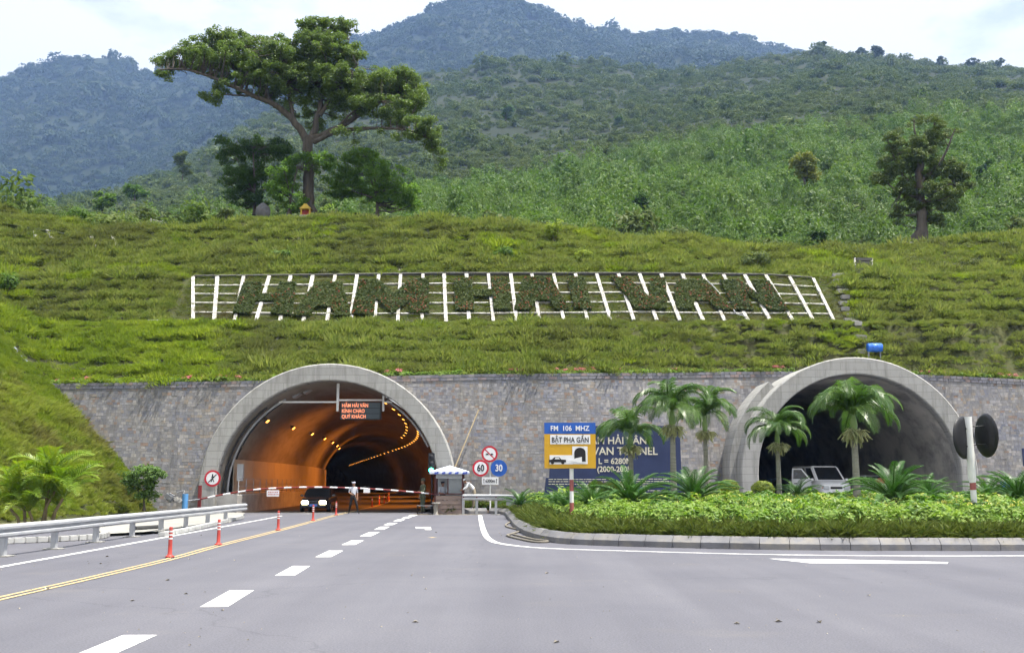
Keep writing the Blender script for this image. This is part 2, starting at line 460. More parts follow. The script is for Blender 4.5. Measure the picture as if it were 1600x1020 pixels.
# ---- ground, road
tag(obj('ground', meshnp('ground', [(-2300, -240, -0.06), (2300, -240, -0.06), (2300, 2850, -0.06), (-2300, 2850, -0.06)], [(0, 1, 2, 3)], M_soil)), kind='structure', label='bare earth lying under road and hills')
road = sheet('road', [(-34, -80), (120, -80), (120, 64), (10.5, 64), (9, 57.6), (-17.6, 57.6), (-19.5, 50), (-20.5, 40), (-21, 28), (-24, 10)], 0.0, M_asphalt)
tag(road, kind='structure', label='grey asphalt forecourt and road leading to the tunnels')

# ---- tunnel axes
T1X, T1Y, T1R, T1RI, T1ZC = -10.18, 57.0, 7.1, 6.15, 1.13
T2X, T2Y, T2R, T2RI, T2ZC = at(1342, 700, 58).x, 58.0, 6.65, 5.68, 2.06
def axis1(s):
    """tunnel 1 centre line at s metres behind the portal: bends left, then runs on straight"""
    d = s * s / 690 if s < 70 else 7.1 + (s - 70) * 0.203
    return T1X - d, T1Y + s
def arch(R_, zc, zb=0.0, n=40, straight=3):
    pts = [(-R_, zb + (zc - zb) * i / straight) for i in range(straight)]
    pts += [(-R_ * math.cos(math.pi * i / n), zc + R_ * math.sin(math.pi * i / n)) for i in range(n + 1)]
    pts += [(R_, zc + (zb - zc) * (i + 1) / straight) for i in range(straight)]
    return pts

def board_concrete(name, base, dark):
    m = bpy.data.materials.new(name); m.use_nodes = True; t = m.node_tree; b = t.nodes['Principled BSDF']
    b.inputs['Roughness'].default_value = 0.9; b.inputs['Specular IOR Level'].default_value = 0.2
    geo = nn(t, 'ShaderNodeNewGeometry'); sp = nn(t, 'ShaderNodeSeparateXYZ'); t.links.new(geo.outputs['Position'], sp.inputs[0])
    cb = nn(t, 'ShaderNodeCombineXYZ'); t.links.new(sp.outputs['X'], cb.inputs[0]); t.links.new(sp.outputs['Z'], cb.inputs[1])
    br = nn(t, 'ShaderNodeTexBrick', Scale=1.0); br.inputs['Brick Width'].default_value = 1.7; br.inputs['Row Height'].default_value = 0.42
    br.inputs['Mortar Size'].default_value = 0.012; br.inputs['Color1'].default_value = c4(base); br.inputs['Color2'].default_value = c4(tuple(v * 0.86 for v in base))
    br.inputs['Mortar'].default_value = c4(tuple(v * 0.62 for v in base))
    t.links.new(cb.outputs[0], br.inputs['Vector'])
    mp = nn(t, 'ShaderNodeMapping'); mp.inputs['Scale'].default_value = (2.2, 2.2, 0.30); t.links.new(geo.outputs['Position'], mp.inputs['Vector'])
    nz = nn(t, 'ShaderNodeTexNoise', Scale=1.5, Detail=7, Roughness=0.68); t.links.new(mp.outputs[0], nz.inputs['Vector'])
    rp = nn(t, 'ShaderNodeValToRGB'); rp.color_ramp.elements[0].position = 0.46; rp.color_ramp.elements[1].position = 0.72
    t.links.new(nz.outputs[0], rp.inputs[0])
    mx = nn(t, 'ShaderNodeMixRGB'); mx.inputs[2].default_value = c4(dark); t.links.new(br.outputs[0], mx.inputs[1])
    mu = nn(t, 'ShaderNodeMath', operation='MULTIPLY'); mu.inputs[1].default_value = 0.8; t.links.new(rp.outputs[0], mu.inputs[0]); t.links.new(mu.outputs[0], mx.inputs[0])
    t.links.new(mx.outputs[0], b.inputs['Base Color'])
    bp = nn(t, 'ShaderNodeBump', Strength=0.5, Distance=0.02); t.links.new(br.outputs['Fac'], bp.inputs['Height']); bp.invert = True
    n2 = nn(t, 'ShaderNodeTexNoise', Scale=14, Detail=5); t.links.new(geo.outputs['Position'], n2.inputs['Vector'])
    b2 = nn(t, 'ShaderNodeBump', Strength=0.15, Distance=0.03); t.links.new(n2.outputs[0], b2.inputs['Height']); t.links.new(bp.outputs[0], b2.inputs['Normal'])
    t.links.new(b2.outputs[0], b.inputs['Normal'])
    return m
M_ring = board_concrete('portal_concrete', (0.37, 0.365, 0.35), (0.19, 0.185, 0.17))
M_lining = mat('tunnel_lining', (0.34, 0.31, 0.27), (0.26, 0.23, 0.19), scale=0.5, rough=0.85, bump=0.15, bscale=6, c3=(0.17, 0.15, 0.12), scale3=1.2, amt3=0.6, stretch=(1, 0.35, 1))
M_lining2 = mat('bare_lining', (0.56, 0.53, 0.48), (0.38, 0.36, 0.33), scale=0.5, rough=0.9, bump=0.2, bscale=5, c3=(0.10, 0.10, 0.11), scale3=0.9, amt3=0.7, stretch=(1, 0.5, 0.7))

def portal(name, X, Y0, Y1, R_, RI, zc, m, label):
    root = empty(name, (X, Y0, 0), 0, label, 'tunnel portal')
    ao, ai = arch(R_, zc), arch(RI, zc); n = len(ao)
    mb = MB()
    ch = 0.06
    aob = arch(R_ - ch, zc); aib = arch(RI + ch, zc)
    vs = [(p[0], 0, p[1]) for p in aob] + [(p[0], 0, p[1]) for p in aib]
    mb.add(vs, [(i, i + 1, n + i + 1, n + i) for i in range(n - 1)])
    for A, B, ya, yb in ((aob, ao, 0, ch), (ao, ao, ch, Y1 - Y0), (aib, ai, 0, ch), (ai, ai, ch, Y1 - Y0)):
        mb.add([(p[0], ya, p[1]) for p in A] + [(p[0], yb, p[1]) for p in B], [(i, i + 1, n + i + 1, n + i) for i in range(n - 1)], 0, ya > 0)
    mb.build('arch_ring', m, root)
    return root
p1 = portal('tunnel_portal', T1X, T1Y, T1Y + 3.0, T1R, T1RI, T1ZC, M_ring, 'round concrete arch of the lit tunnel under the message display')
p2 = portal('tunnel_portal', T2X, T2Y, T2Y + 5.0, T2R, T2RI, T2ZC, M_ring, 'round concrete arch with parked vans behind two palms')
# recessed second shell behind the right portal
mb = MB(); ao, ai = arch(T2R + 0.02, T2ZC), arch(T2R - 0.25, T2ZC); n = len(ao)
mb.add([(p[0] * 1.0, 1.25, p[1]) for p in arch(T2R + 0.42, T2ZC)[:15]] + [(p[0], 5.0, p[1]) for p in arch(T2R + 0.42, T2ZC)[:15]], [(i, i + 1, 16 + i, 15 + i) for i in range(14)], 0, True)
mb.add([(p[0], 1.25, p[1]) for p in arch(T2R + 0.42, T2ZC)[:15]] + [(p[0], 1.25, p[1]) for p in arch(T2R - 0.1, T2ZC)[:15]], [(i, i + 1, 16 + i, 15 + i) for i in range(14)])
mb.build('outer_shell', M_ring, p2)

# ---- linings and floors
def sweep(name, sect, path, m, parent=None, smooth=True):
    k = len(sect); vs = []
    for (x, y) in path:
        vs += [(x + p[0], y, p[1]) for p in sect]
    fs = [(i * k + j, i * k + j + 1, (i + 1) * k + j + 1, (i + 1) * k + j) for i in range(len(path) - 1) for j in range(k - 1)]
    return obj(name, meshnp(name, vs, fs, m, smooth), parent)
path1 = [axis1(s) for s in np.concatenate([np.arange(0.5, 72, 2.3), np.arange(74, 300, 9)])]
tl = tag(empty('road_tunnel', (0, 0, 0), 0, 'lit road tunnel bending left behind the concrete arch', 'tunnel'))
sweep('lining', arch(6.11, T1ZC), path1, M_lining, tl)
rf = sweep('tunnel_road', [(-6.1, 0.004), (0, 0.004), (6.1, 0.004)], [axis1(s) for s in [0.2] + list(np.arange(2.3, 72, 2.3)) + list(np.arange(74, 300, 9))], M_asphalt_tunnel, tl, False)
path2 = [(T2X, T2Y + s) for s in np.arange(0.6, 60, 3)]
tl2 = tag(empty('closed_tunnel', (0, 0, 0), 0, 'unlit tunnel used as a car park behind the right arch', 'tunnel'))
sweep('lining', arch(5.64, T2ZC), path2, M_lining2, tl2)
mb = MB(); mb.box((T2X, T2Y + 58, 4), (14, 0.3, 9.5)); mb.build('end_wall', M_lining2, tl2)
sheet('tunnel_floor', [(T2X - 5.6, 58.6), (T2X + 5.6, 58.6), (T2X + 5.6, 116), (T2X - 5.6, 116)], 0.5, M_asphalt_tunnel, tl2)
me_ = meshnp('floor_ramp', [(T2X - 5.62, 54, 0.006), (T2X + 5.62, 54, 0.006), (T2X + 5.62, 58.6, 0.5), (T2X - 5.62, 58.6, 0.5)], [(0, 1, 2, 3)], M_asphalt); obj('floor_ramp', me_, tl2)

# ---- retaining wall of squared stones
WALLX = np.array([-34, -26, -18, -10, -2, 4, 9, 14, 20, 28, 45.0])
WALLY = np.array([57.45, 57.45, 57.45, 57.45, 57.7, 58.4, 60.2, 61.4, 61.6, 61.6, 61.6])
BATTER = 0.11
def wall_y(X): return np.interp(X, WALLX, WALLY)
_tx = [80, 300, 410, 620, 740, 900, 1150, 1250, 1450, 1600, 1750]; _ty = [599, 596, 594.5, 587, 584.5, 583, 580.5, 580, 585.5, 592.5, 600]
_wx, _wz = [], []
for a_, b_ in zip(_tx, _ty):
    Yg = 58.5
    for _ in range(6):
        P_ = at(a_, b_, Yg); Yg = float(wall_y(P_.x)) + BATTER * P_.z
    P_ = at(a_, b_, Yg); _wx.append(P_.x); _wz.append(P_.z)
def wall_top(X): return np.interp(X, _wx, _wz)
M_mortar = mat('wall_mortar', (0.25, 0.247, 0.24), (0.19, 0.188, 0.185), scale=1.2, rough=1, bump=0.3)
def stone_material(name, cols, streak=0.55):
    m = bpy.data.materials.new(name); m.use_nodes = True; t = m.node_tree; b = t.nodes['Principled BSDF']
    b.inputs['Roughness'].default_value = 0.9; b.inputs['Specular IOR Level'].default_value = 0.2
    geo = nn(t, 'ShaderNodeNewGeometry'); oi = nn(t, 'ShaderNodeObjectInfo')
    ad = nn(t, 'ShaderNodeMath', operation='ADD'); t.links.new(geo.outputs['Random Per Island'], ad.inputs[0]); t.links.new(oi.outputs['Random'], ad.inputs[1])
    fr = nn(t, 'ShaderNodeMath', operation='FRACT'); t.links.new(ad.outputs[0], fr.inputs[0])
    rp = nn(t, 'ShaderNodeValToRGB'); e = rp.color_ramp.elements; rp.color_ramp.interpolation = 'CONSTANT'
    while len(e) < len(cols): e.new(0.5)
    for i, c in enumerate(cols): e[i].position = i / len(cols); e[i].color = c4(c)
    t.links.new(fr.outputs[0], rp.inputs[0])
    mp = nn(t, 'ShaderNodeMapping'); mp.inputs['Scale'].default_value = (3.6, 3.6, 0.22); t.links.new(geo.outputs['Position'], mp.inputs['Vector'])
    nz = nn(t, 'ShaderNodeTexNoise', Scale=0.9, Detail=6, Roughness=0.65); t.links.new(mp.outputs[0], nz.inputs['Vector'])
    r2 = nn(t, 'ShaderNodeValToRGB'); r2.color_ramp.elements[0].position = 0.48; r2.color_ramp.elements[1].position = 0.70; t.links.new(nz.outputs[0], r2.inputs[0])
    mu = nn(t, 'ShaderNodeMath', operation='MULTIPLY'); mu.inputs[1].default_value = streak; t.links.new(r2.outputs[0], mu.inputs[0])
    mx = nn(t, 'ShaderNodeMixRGB'); mx.inputs[2].default_value = (0.13, 0.127, 0.122, 1); t.links.new(mu.outputs[0], mx.inputs[0]); t.links.new(rp.outputs[0], mx.inputs[1])
    nw = nn(t, 'ShaderNodeTexNoise', Scale=0.55, Detail=5, Roughness=0.6); t.links.new(geo.outputs['Position'], nw.inputs['Vector'])
    rw = nn(t, 'ShaderNodeValToRGB'); rw.color_ramp.elements[0].position = 0.35; rw.color_ramp.elements[1].position = 0.65; rw.color_ramp.elements[0].color = (0.86, 0.88, 1.0, 1); rw.color_ramp.elements[1].color = (1.10, 1.06, 1.02, 1); t.links.new(nw.outputs[0], rw.inputs[0])
    mw = nn(t, 'ShaderNodeMixRGB', blend_type='MULTIPLY'); mw.inputs[0].default_value = 1.0; t.links.new(mx.outputs[0], mw.inputs[1]); t.links.new(rw.outputs[0], mw.inputs[2]); mx = mw
    n3 = nn(t, 'ShaderNodeTexNoise', Scale=9, Detail=5, Roughness=0.7); t.links.new(geo.outputs['Position'], n3.inputs['Vector'])
    m3 = nn(t, 'ShaderNodeMixRGB', blend_type='OVERLAY'); m3.inputs[0].default_value = 0.35; t.links.new(mx.outputs[0], m3.inputs[1]); t.links.new(n3.outputs[0], m3.inputs[2])
    t.links.new(m3.outputs[0], b.inputs['Base Color'])
    bp = nn(t, 'ShaderNodeBump', Strength=0.18, Distance=0.03); t.links.new(n3.outputs[0], bp.inputs['Height']); t.links.new(bp.outputs[0], b.inputs['Normal'])
    return m
GREYS = [(0.285, 0.285, 0.282), (0.25, 0.25, 0.252), (0.315, 0.31, 0.305), (0.225, 0.228, 0.238), (0.28, 0.27, 0.258), (0.305, 0.303, 0.30), (0.245, 0.248, 0.262),
         (0.268, 0.266, 0.265), (0.335, 0.326, 0.312), (0.235, 0.233, 0.232), (0.29, 0.285, 0.278), (0.258, 0.258, 0.265), (0.29, 0.268, 0.24), (0.268, 0.267, 0.272), (0.28, 0.235, 0.205), (0.25, 0.248, 0.247)]
BLUES = [(0.15, 0.155, 0.175), (0.19, 0.19, 0.205), (0.13, 0.135, 0.15), (0.22, 0.21, 0.21), (0.17, 0.165, 0.18), (0.21, 0.17, 0.16), (0.145, 0.15, 0.165)]
GREYS = [tuple(0.218 + (v - 0.265) * 1.3 for v in c_) for c_ in GREYS]
M_stone = stone_material('wall_stone', GREYS, 0.8)
M_cope = stone_material('coping_stone', BLUES, 0.3)
wall = empty('stone_retaining_wall', (0, 57.5, 0), 0, 'long leaning grey squared-stone retaining wall between and beside both arches', 'retaining wall')
def in_portal(X, z, marg):
    a = (np.hypot(X - T1X, np.maximum(z - T1ZC, 0)) < T1R - marg)
    b = (np.hypot(X - T2X, np.maximum(z - T2ZC, 0)) < T2R - marg)
    return a | b
# mortar core: a grid with the portals left open and a thick top
xs = np.arange(-34, 44.01, 0.3); hs = np.linspace(0, 1, 29)
XX, HH = np.meshgrid(xs, hs); ZZ = HH * wall_top(XX); YY = wall_y(XX) + BATTER * ZZ - 0.005
V = np.stack([XX, YY, ZZ], -1).reshape(-1, 3); nx = len(xs)
F = []
for j in range(len(hs) - 1):
    for i in range(nx - 1):
        if not bool(in_portal(xs[i] + 0.15, (ZZ[j, i] + ZZ[j + 1, i]) / 2, 0.45)): F.append((j * nx + i, j * nx + i + 1, (j + 1) * nx + i + 1, (j + 1) * nx + i))
obj('mortar', meshnp('mortar', V, np.array(F), M_mortar), wall, (0, -57.5, 0))
# stones: irregular courses
ST = []
z = 0.0
while z < 8.9:
    h = rng.uniform(0.13, 0.20)
    x = -33.5 + rng.uniform(0, 0.3)
    while x < 43.5:
        w = rng.uniform(0.13, 0.30) if rng.random() < 0.93 else rng.uniform(0.30, 0.46)
        hh = h
        xc, zc_ = x + w / 2, z + h / 2 + 0.22 * (float(fbm(np.array(x * 0.22), np.array(z * 0.22), 5, 2)) - 0.5) + rng.uniform(-0.012, 0.012)
        top = float(wall_top(xc)); hh = h * rng.uniform(0.9, 1.06)
        if zc_ < 0.08: zc_ = 0.08
        if zc_ < top - 0.36 and not bool(in_portal(np.array(xc), np.array(zc_), 0.25)):
            ST.append((xc, zc_, w - 0.014, hh - 0.014, rng.uniform(0.0, 0.012)))
        x += w
    z += h
for zc_rel, h in ((0.27, 0.16), (0.09, 0.17)):      # darker coping courses
    x = -33.5
    while x < 43.5:
        w = rng.uniform(0.25, 0.5); xc = x + w / 2; zc_ = float(wall_top(xc)) - zc_rel
        if not bool(in_portal(np.array(xc), np.array(zc_), 0.25)): ST.append((xc, zc_, w - 0.02, h - 0.015, 0.06 + rng.uniform(0, 0.02)))
        x += w
ST = np.array(ST); cope = ST[:, 1] > wall_top(ST[:, 0]) - 0.36
order = np.argsort(-ST[:, 2] * ST[:, 3] * (~cope)); big = np.zeros(len(ST), bool); big[order[:290]] = True
def stone_verts(S, jit=True):
    n = len(S); x, zc, w, h, pr = S.T
    y = wall_y(x) + BATTER * zc
    c = 0.005
    J = (rng.random((n, 4, 2)) - 0.5) * 0.012 if jit else np.zeros((n, 4, 2))
    sx = np.array([-1, 1, 1, -1]); sz = np.array([-1, -1, 1, 1])
    back = np.stack([x[:, None] + sx * w[:, None] / 2, wall_y(x[:, None] + sx * w[:, None] / 2) + BATTER * zc[:, None] + 0.06 + BATTER * sz * h[:, None] / 2, zc[:, None] + sz * h[:, None] / 2], -1)
    fw = np.maximum(w / 2 - c, 0.03); fh = h / 2 + 0.001; J[..., 1] *= 0.3
    tilt = (rng.random((n, 4)) - 0.5) * 0.004
    front = np.stack([x[:, None] + sx * fw[:, None] + J[..., 0], wall_y(x[:, None] + sx * fw[:, None]) + BATTER * zc[:, None] - 0.010 - pr[:, None] * 0.6 + BATTER * sz * h[:, None] / 2 + tilt, zc[:, None] + sz * fh[:, None] + J[..., 1]], -1)
    V = np.concatenate([back, front], 1).reshape(-1, 3)
    base = np.array([[4, 5, 6, 7], [0, 1, 5, 4], [1, 2, 6, 5], [2, 3, 7, 6], [3, 0, 4, 7]])
    return V, (base[None] + 8 * np.arange(n)[:, None, None]).reshape(-1, 4)
for sel, nm, m in ((~cope & ~big, 'small_stones', M_stone), (cope, 'coping_stones', M_cope)):
    V, F = stone_verts(ST[sel]); o = obj(nm, meshnp(nm, V, F, m), wall, (0, -57.5, 0)); o['kind'] = 'stuff'
unit = []
for k in range(4):
    j = [rng.uniform(-0.03, 0.03) for _ in range(8)]
    v = [(-.5, 0, -.5), (.5, 0, -.5), (.5, 0, .5), (-.5, 0, .5), (-.48 + j[0] * .4, -.068, -.53), (.48 + j[2] * .4, -.072, -.53), (.48 + j[4] * .4, -.068, .53), (-.48 + j[6] * .4, -.072, .53)]
    unit.append(meshnp('stone', v, [(4, 5, 6, 7), (0, 1, 5, 4), (1, 2, 6, 5), (2, 3, 7, 6), (3, 0, 4, 7)], M_stone))
for i, s in enumerate(ST[big]):
    obj('stone', unit[i % 4], wall, (s[0], wall_y(s[0]) + BATTER * s[1] + 0.06 - 57.5, s[1]), (-math.atan(BATTER), 0, math.atan(float(wall_y(s[0] + 0.2) - wall_y(s[0] - 0.2)) / 0.4)), (s[2], rng.uniform(0.9, 1.25), s[3]))

# ---- cut slope above the wall: three rises and two benches
_cx = [-150, 0, 100, 200, 260, 400, 480, 600, 760, 850, 950, 1100, 1200, 1300, 1340, 1420, 1500, 1600, 1750]
_cy = [330, 330, 347, 362, 360, 347, 342, 347, 350, 359, 367, 379, 388, 392, 390, 384, 378, 366, 360]
B1, B2 = 11.65, 15.85
CR_Y = 78.0
_crX = [at(a, b, CR_Y).x for a, b in zip(_cx, _cy)]; _crZ = [at(a, b, CR_Y).z for a, b in zip(_cx, _cy)]
def crest_z(X): return np.interp(X, _crX, _crZ)
def toe_x(Y): return -19.7 - 0.17 * np.clip(57.5 - Y, -2, 60)
def side_z(X, Y):
    d = toe_x(Y) - X
    return np.interp(d, [-1, 0, 11.2, 12.8, 17.2, 18.6, 25.5, 40], [-1.2, 0, B1, B1, B2, B2, 21.9, 23.0])
def main_z(X, Y):
    y0 = wall_y(X) + BATTER * wall_top(X) + 0.35; z0 = wall_top(X) - 0.12
    z = z0 + (B1 - z0) * np.clip((Y - y0) / (64.6 - y0), 0, 1)
    z = np.where(Y > 66.0, np.minimum(B1 + (Y - 66.0), B2), z)
    z = np.where(Y > 71.4, B2 + (crest_z(X) - B2) * np.clip((Y - 71.4) / (CR_Y - 71.4), 0, 1), z)
    return z
def slope_z(X, Y, rough=True):
    m = main_z(X, Y); s = side_z(X, Y)
    k = 0.5; h = np.clip(0.5 + 0.5 * (s - m) / k, 0, 1)
    z = m * (1 - h) + s * h + k * h * (1 - h)
    if rough:
        z = z + (fbm(X * 0.35, Y * 0.35, 3) - 0.5) * 0.5 * np.clip((Y - 59) / 3, 0, 1) * (1 - grid_mask(X, Y))
    return z
def grid_mask(X, Y):
    return ((Y > 65.7) & (Y < 70.6) & (X > -22.5) & (X < 22.3)).astype(float)
xs = np.arange(-64, 56.01, 0.4)
yoff = np.concatenate([[0.0], np.linspace(0.15, 1, 62)])
XX, TT = np.meshgrid(xs, yoff)
Y0 = wall_y(XX) + BATTER * wall_top(XX) + 0.1
YY = Y0 + TT * (80.5 - Y0)
ZZ = slope_z(XX, YY); ZZ[0] = np.where(side_z(xs, Y0[0]) > wall_top(xs), ZZ[0], wall_top(xs) - 0.1)
nx = len(xs); V = np.stack([XX, YY, ZZ], -1).reshape(-1, 3)
I = np.arange((len(yoff) - 1) * nx).reshape(-1, nx)[:, :-1].ravel()
F = np.stack([I, I + 1, I + nx + 1, I + nx], 1)
hs_o = tag(obj('hillside', meshnp('hillside', V, F, M_turf, True)), kind='structure', label='terraced grassy cut slope above the stone wall')
# side embankment in front of the wall's left end
ys = np.arange(8, 58.4, 0.5); ds = np.concatenate([np.arange(-0.4, 26.1, 0.45), [32, 42, 60]])
DD, YY = np.meshgrid(ds, ys); XX = toe_x(YY) - DD
ZZ = side_z(XX, YY) + (fbm(XX * 0.4, YY * 0.4, 9) - 0.5) * 0.6 * np.clip(DD / 2, 0, 1)
nx = len(ds); V = np.stack([XX, YY, ZZ], -1).reshape(-1, 3)
I = np.arange((len(ys) - 1) * nx).reshape(-1, nx)[:, :-1].ravel()
F = np.stack([I, I + nx, I + nx + 1, I + 1], 1)
tag(obj('embankment', meshnp('embankment', V, F, M_turf, True)), kind='structure', label='steep grassy bank left of the road')

# ---- hills and mountains: distance stations along every bearing
def ela(xs_, ys_):
    """photo outline -> (bearing X/Y, elevation tangent)"""
    A, E = [], []
    for x, y in zip(xs_, ys_):
        d = ray(x, y); A.append(d.x / d.y); E.append(d.z / d.y)
    return np.array(A), np.array(E)
A_c, E_c = ela(_cx, _cy)
A_2, E_2 = ela([-400, 0, 200, 330, 480, 560, 700, 850, 960, 1090, 1250, 1400, 1600, 1900], [345, 345, 350, 345, 330, 318, 305, 290, 262, 238, 226, 215, 203, 195])
A_3, E_3 = ela([-500, 0, 100, 180, 270, 330, 430, 560, 640, 700, 800, 900, 1000, 1100, 1210, 1290, 1380, 1460, 1600, 1900],
               [338, 335, 330, 308, 272, 228, 180, 142, 124, 112, 96, 100, 108, 106, 92, 78, 90, 104, 112, 118])
A_5, E_5 = ela([-500, -200, 0, 60, 130, 180, 230, 300, 400, 480, 570, 600, 660, 720, 760, 810, 860, 925, 950, 980, 1050, 1100, 1160, 1210, 1300, 1600, 1900],
               [190, 160, 124, 102, 90, 95, 111, 104, 88, 74, 60, 48, 24, 1, -6, 0, 22, 48, 44, 54, 49, 57, 62, 80, 100, 130, 150])
YS = np.array([76, 80, 90, 105, 150, 260, 430, 820, 1000, 1250, 2000, 2300, 2750.0])
def hill_z(A, Y):
    ec = np.interp(A, A_c, E_c); e2 = np.interp(A, A_2, E_2); e3 = np.interp(A, A_3, E_3); e5 = np.interp(A, A_5, E_5)
    e2 = np.minimum(e2, e3 + 0.0)
    st = [ec - 0.012, ec - 0.006, ec - 0.012, ec - 0.02, ec + 0.35 * (e2 - ec), e2, e2 + 0.42 * (e3 - e2), e3, e3 - 0.05, e3 - 0.03, e5, e5 - 0.08, e5 - 0.16]
    st = np.stack([np.broadcast_to(s, A.shape) for s in st], 0)
    # smooth interpolation between stations in log distance
    L = np.log(Y); LS = np.log(YS)
    i = np.clip(np.searchsorted(LS, L, side='right') - 1, 0, len(LS) - 2)
    t = np.clip((L - LS[i]) / (LS[i + 1] - LS[i]), 0, 1)
    e_a = np.take_along_axis(st, i[None], 0)[0]; e_b = np.take_along_axis(st, (i + 1)[None], 0)[0]
    e = e_a + (e_b - e_a) * t
    z = CAM_H + e * Y
    X = A * Y
    amp = np.interp(Y, [76, 90, 140, 300, 600, 820, 900, 1250, 1600, 1980, 2300], [0, 0.0, 1.5, 9, 20, 4, 20, 60, 120, 6, 40])
    rid = 1 - np.abs(2 * fbm(X / 300 + 3.1, Y / 520, 21, 4) - 1)
    z = z + (rid - 0.72) * amp * 1.1 + (fbm(X / 42, Y / 55, 5) - 0.5) * np.interp(Y, [76, 110, 400, 1000, 2600], [0, 1.2, 7, 12, 22])
    return z
def polar_grid(name, y0, y1, ny, amin, amax, na, m, label):
    A, Y = np.meshgrid(np.linspace(amin, amax, na), np.exp(np.linspace(math.log(y0), math.log(y1), ny)))
    Z = hill_z(A, Y); V = np.stack([A * Y, Y, Z], -1).reshape(-1, 3)
    I = np.arange((ny - 1) * na).reshape(-1, na)[:, :-1].ravel(); F = np.stack([I, I + 1, I + na + 1, I + na], 1)
    return tag(obj(name, meshnp(name, V, F, m, True)), kind='structure', label=label)
polar_grid('hills', 76, 1060, 130, -0.85, 0.85, 440, M_hill, 'green scrub covered hills rising behind the slope')
polar_grid('mountains', 1040, 2700, 110, -0.8, 0.8, 420, M_mount, 'hazy blue forested mountains on the skyline')

# ---- haze
mb = MB(); mb.box((0, 1300, (HZ_TOP - 3) / 2), (4700, 3160, HZ_TOP + 3))
hz = mb.build('haze', [], None)
mh = bpy.data.materials.new('haze_air'); mh.use_nodes = True; t = mh.node_tree; t.nodes.clear()
ou = nn(t, 'ShaderNodeOutputMaterial'); pv = nn(t, 'ShaderNodeVolumePrincipled')
pv.inputs['Color'].default_value = (0.27, 0.43, 0.80, 1); pv.inputs['Density'].default_value = 0.00020; pv.inputs['Anisotropy'].default_value = 0.2
t.links.new(pv.outputs[0], ou.inputs['Volume']); hz.data.materials.append(mh)
tag(hz, 'pale blue haze filling the valley air', 'haze', None, 'stuff')
mb = MB(); ax_ = axis1(290); mb.box((ax_[0], ax_[1], 4), (40, 0.4, 20)); mb.build('end_cap', M_lining2, tl)  # added cap, keeps the open tunnel end from showing white
# ================================================================== VEGETATION
G_olive = leafmat('grass_olive', [(0.118, 0.166, 0.036), (0.174, 0.226, 0.050), (0.25, 0.276, 0.076), (0.138, 0.192, 0.043)], trans=0.4, spec=0.1, wscale=0.22, wcol=(0.115, 0.125, 0.045), wlo=0.5, whi=0.7)
G_bright = leafmat('grass_bright', [(0.165, 0.235, 0.030), (0.23, 0.30, 0.042), (0.29, 0.335, 0.062)], trans=0.45, spec=0.1, wscale=0.3, wcol=(0.13, 0.19, 0.03))
G_bank = leafmat('grass_bank', [(0.185, 0.245, 0.040), (0.250, 0.300, 0.055), (0.30, 0.325, 0.08)], trans=0.42, spec=0.1, wscale=0.35, wcol=(0.17, 0.155, 0.06))
G_short = leafmat('grass_short', [(0.105, 0.145, 0.025), (0.15, 0.185, 0.035)], trans=0.35, spec=0.1, wscale=0.5, wcol=(0.14, 0.11, 0.055))
L_scrub = leafmat('scrub_leaf', [(0.036, 0.064, 0.017), (0.060, 0.094, 0.024), (0.098, 0.132, 0.036), (0.044, 0.074, 0.02)], trans=0.3, spec=0.1, wscale=0.012, wcol=(0.095, 0.122, 0.036))
L_plant = leafmat('plantation_leaf', [(0.055, 0.108, 0.020), (0.088, 0.158, 0.028), (0.138, 0.208, 0.046)], trans=0.38, spec=0.2, wscale=0.03, wcol=(0.075, 0.120, 0.03))
L_forest = leafmat('forest_leaf', [(0.020, 0.038, 0.012), (0.032, 0.056, 0.017), (0.046, 0.072, 0.023)], trans=0.2, spec=0.1, wscale=0.004, wcol=(0.06, 0.085, 0.03))
L_big = leafmat('fig_leaf', [(0.060, 0.105, 0.020), (0.095, 0.155, 0.030), (0.140, 0.200, 0.044), (0.075, 0.125, 0.027)], trans=0.42, rough=0.45, spec=0.35)
L_dark = leafmat('dark_leaf', [(0.032, 0.068, 0.014), (0.052, 0.105, 0.020), (0.080, 0.145, 0.030)], trans=0.36, rough=0.5, spec=0.25)
L_mid = leafmat('mid_leaf', [(0.055, 0.110, 0.016), (0.085, 0.160, 0.024), (0.130, 0.210, 0.040)], trans=0.42, rough=0.5, spec=0.25)
L_lime = leafmat('lime_leaf', [(0.09, 0.18, 0.024), (0.16, 0.28, 0.038), (0.28, 0.38, 0.075), (0.045, 0.11, 0.018)], trans=0.42, spec=0.4)
L_mix = leafmat('croton_leaf', [(0.04, 0.115, 0.012), (0.08, 0.185, 0.02), (0.15, 0.26, 0.03), (0.40, 0.41, 0.09)], trans=0.4, spec=0.45)
L_jun = leafmat('juniper_leaf', [(0.060, 0.095, 0.018), (0.095, 0.130, 0.026), (0.14, 0.165, 0.04), (0.045, 0.075, 0.016)], trans=0.3, spec=0.1)
L_top = leafmat('topiary_leaf', [(0.11, 0.16, 0.02), (0.17, 0.225, 0.032), (0.22, 0.265, 0.05)], trans=0.35, spec=0.2)
L_palm = leafmat('palm_leaf', [(0.034, 0.080, 0.014), (0.060, 0.125, 0.022), (0.11, 0.18, 0.045)], trans=0.38, rough=0.38, spec=0.45)
L_areca = leafmat('areca_leaf', [(0.105, 0.185, 0.018), (0.165, 0.265, 0.028), (0.28, 0.33, 0.04)], trans=0.42, rough=0.4, spec=0.4)
L_cycad = leafmat('cycad_leaf', [(0.030, 0.085, 0.014), (0.048, 0.125, 0.020), (0.075, 0.16, 0.032)], trans=0.25, rough=0.42, spec=0.4)
L_flower = leafmat('letter_leaf', [(0.042, 0.062, 0.014), (0.062, 0.086, 0.019), (0.088, 0.105, 0.028)], trans=0.25, spec=0.2)
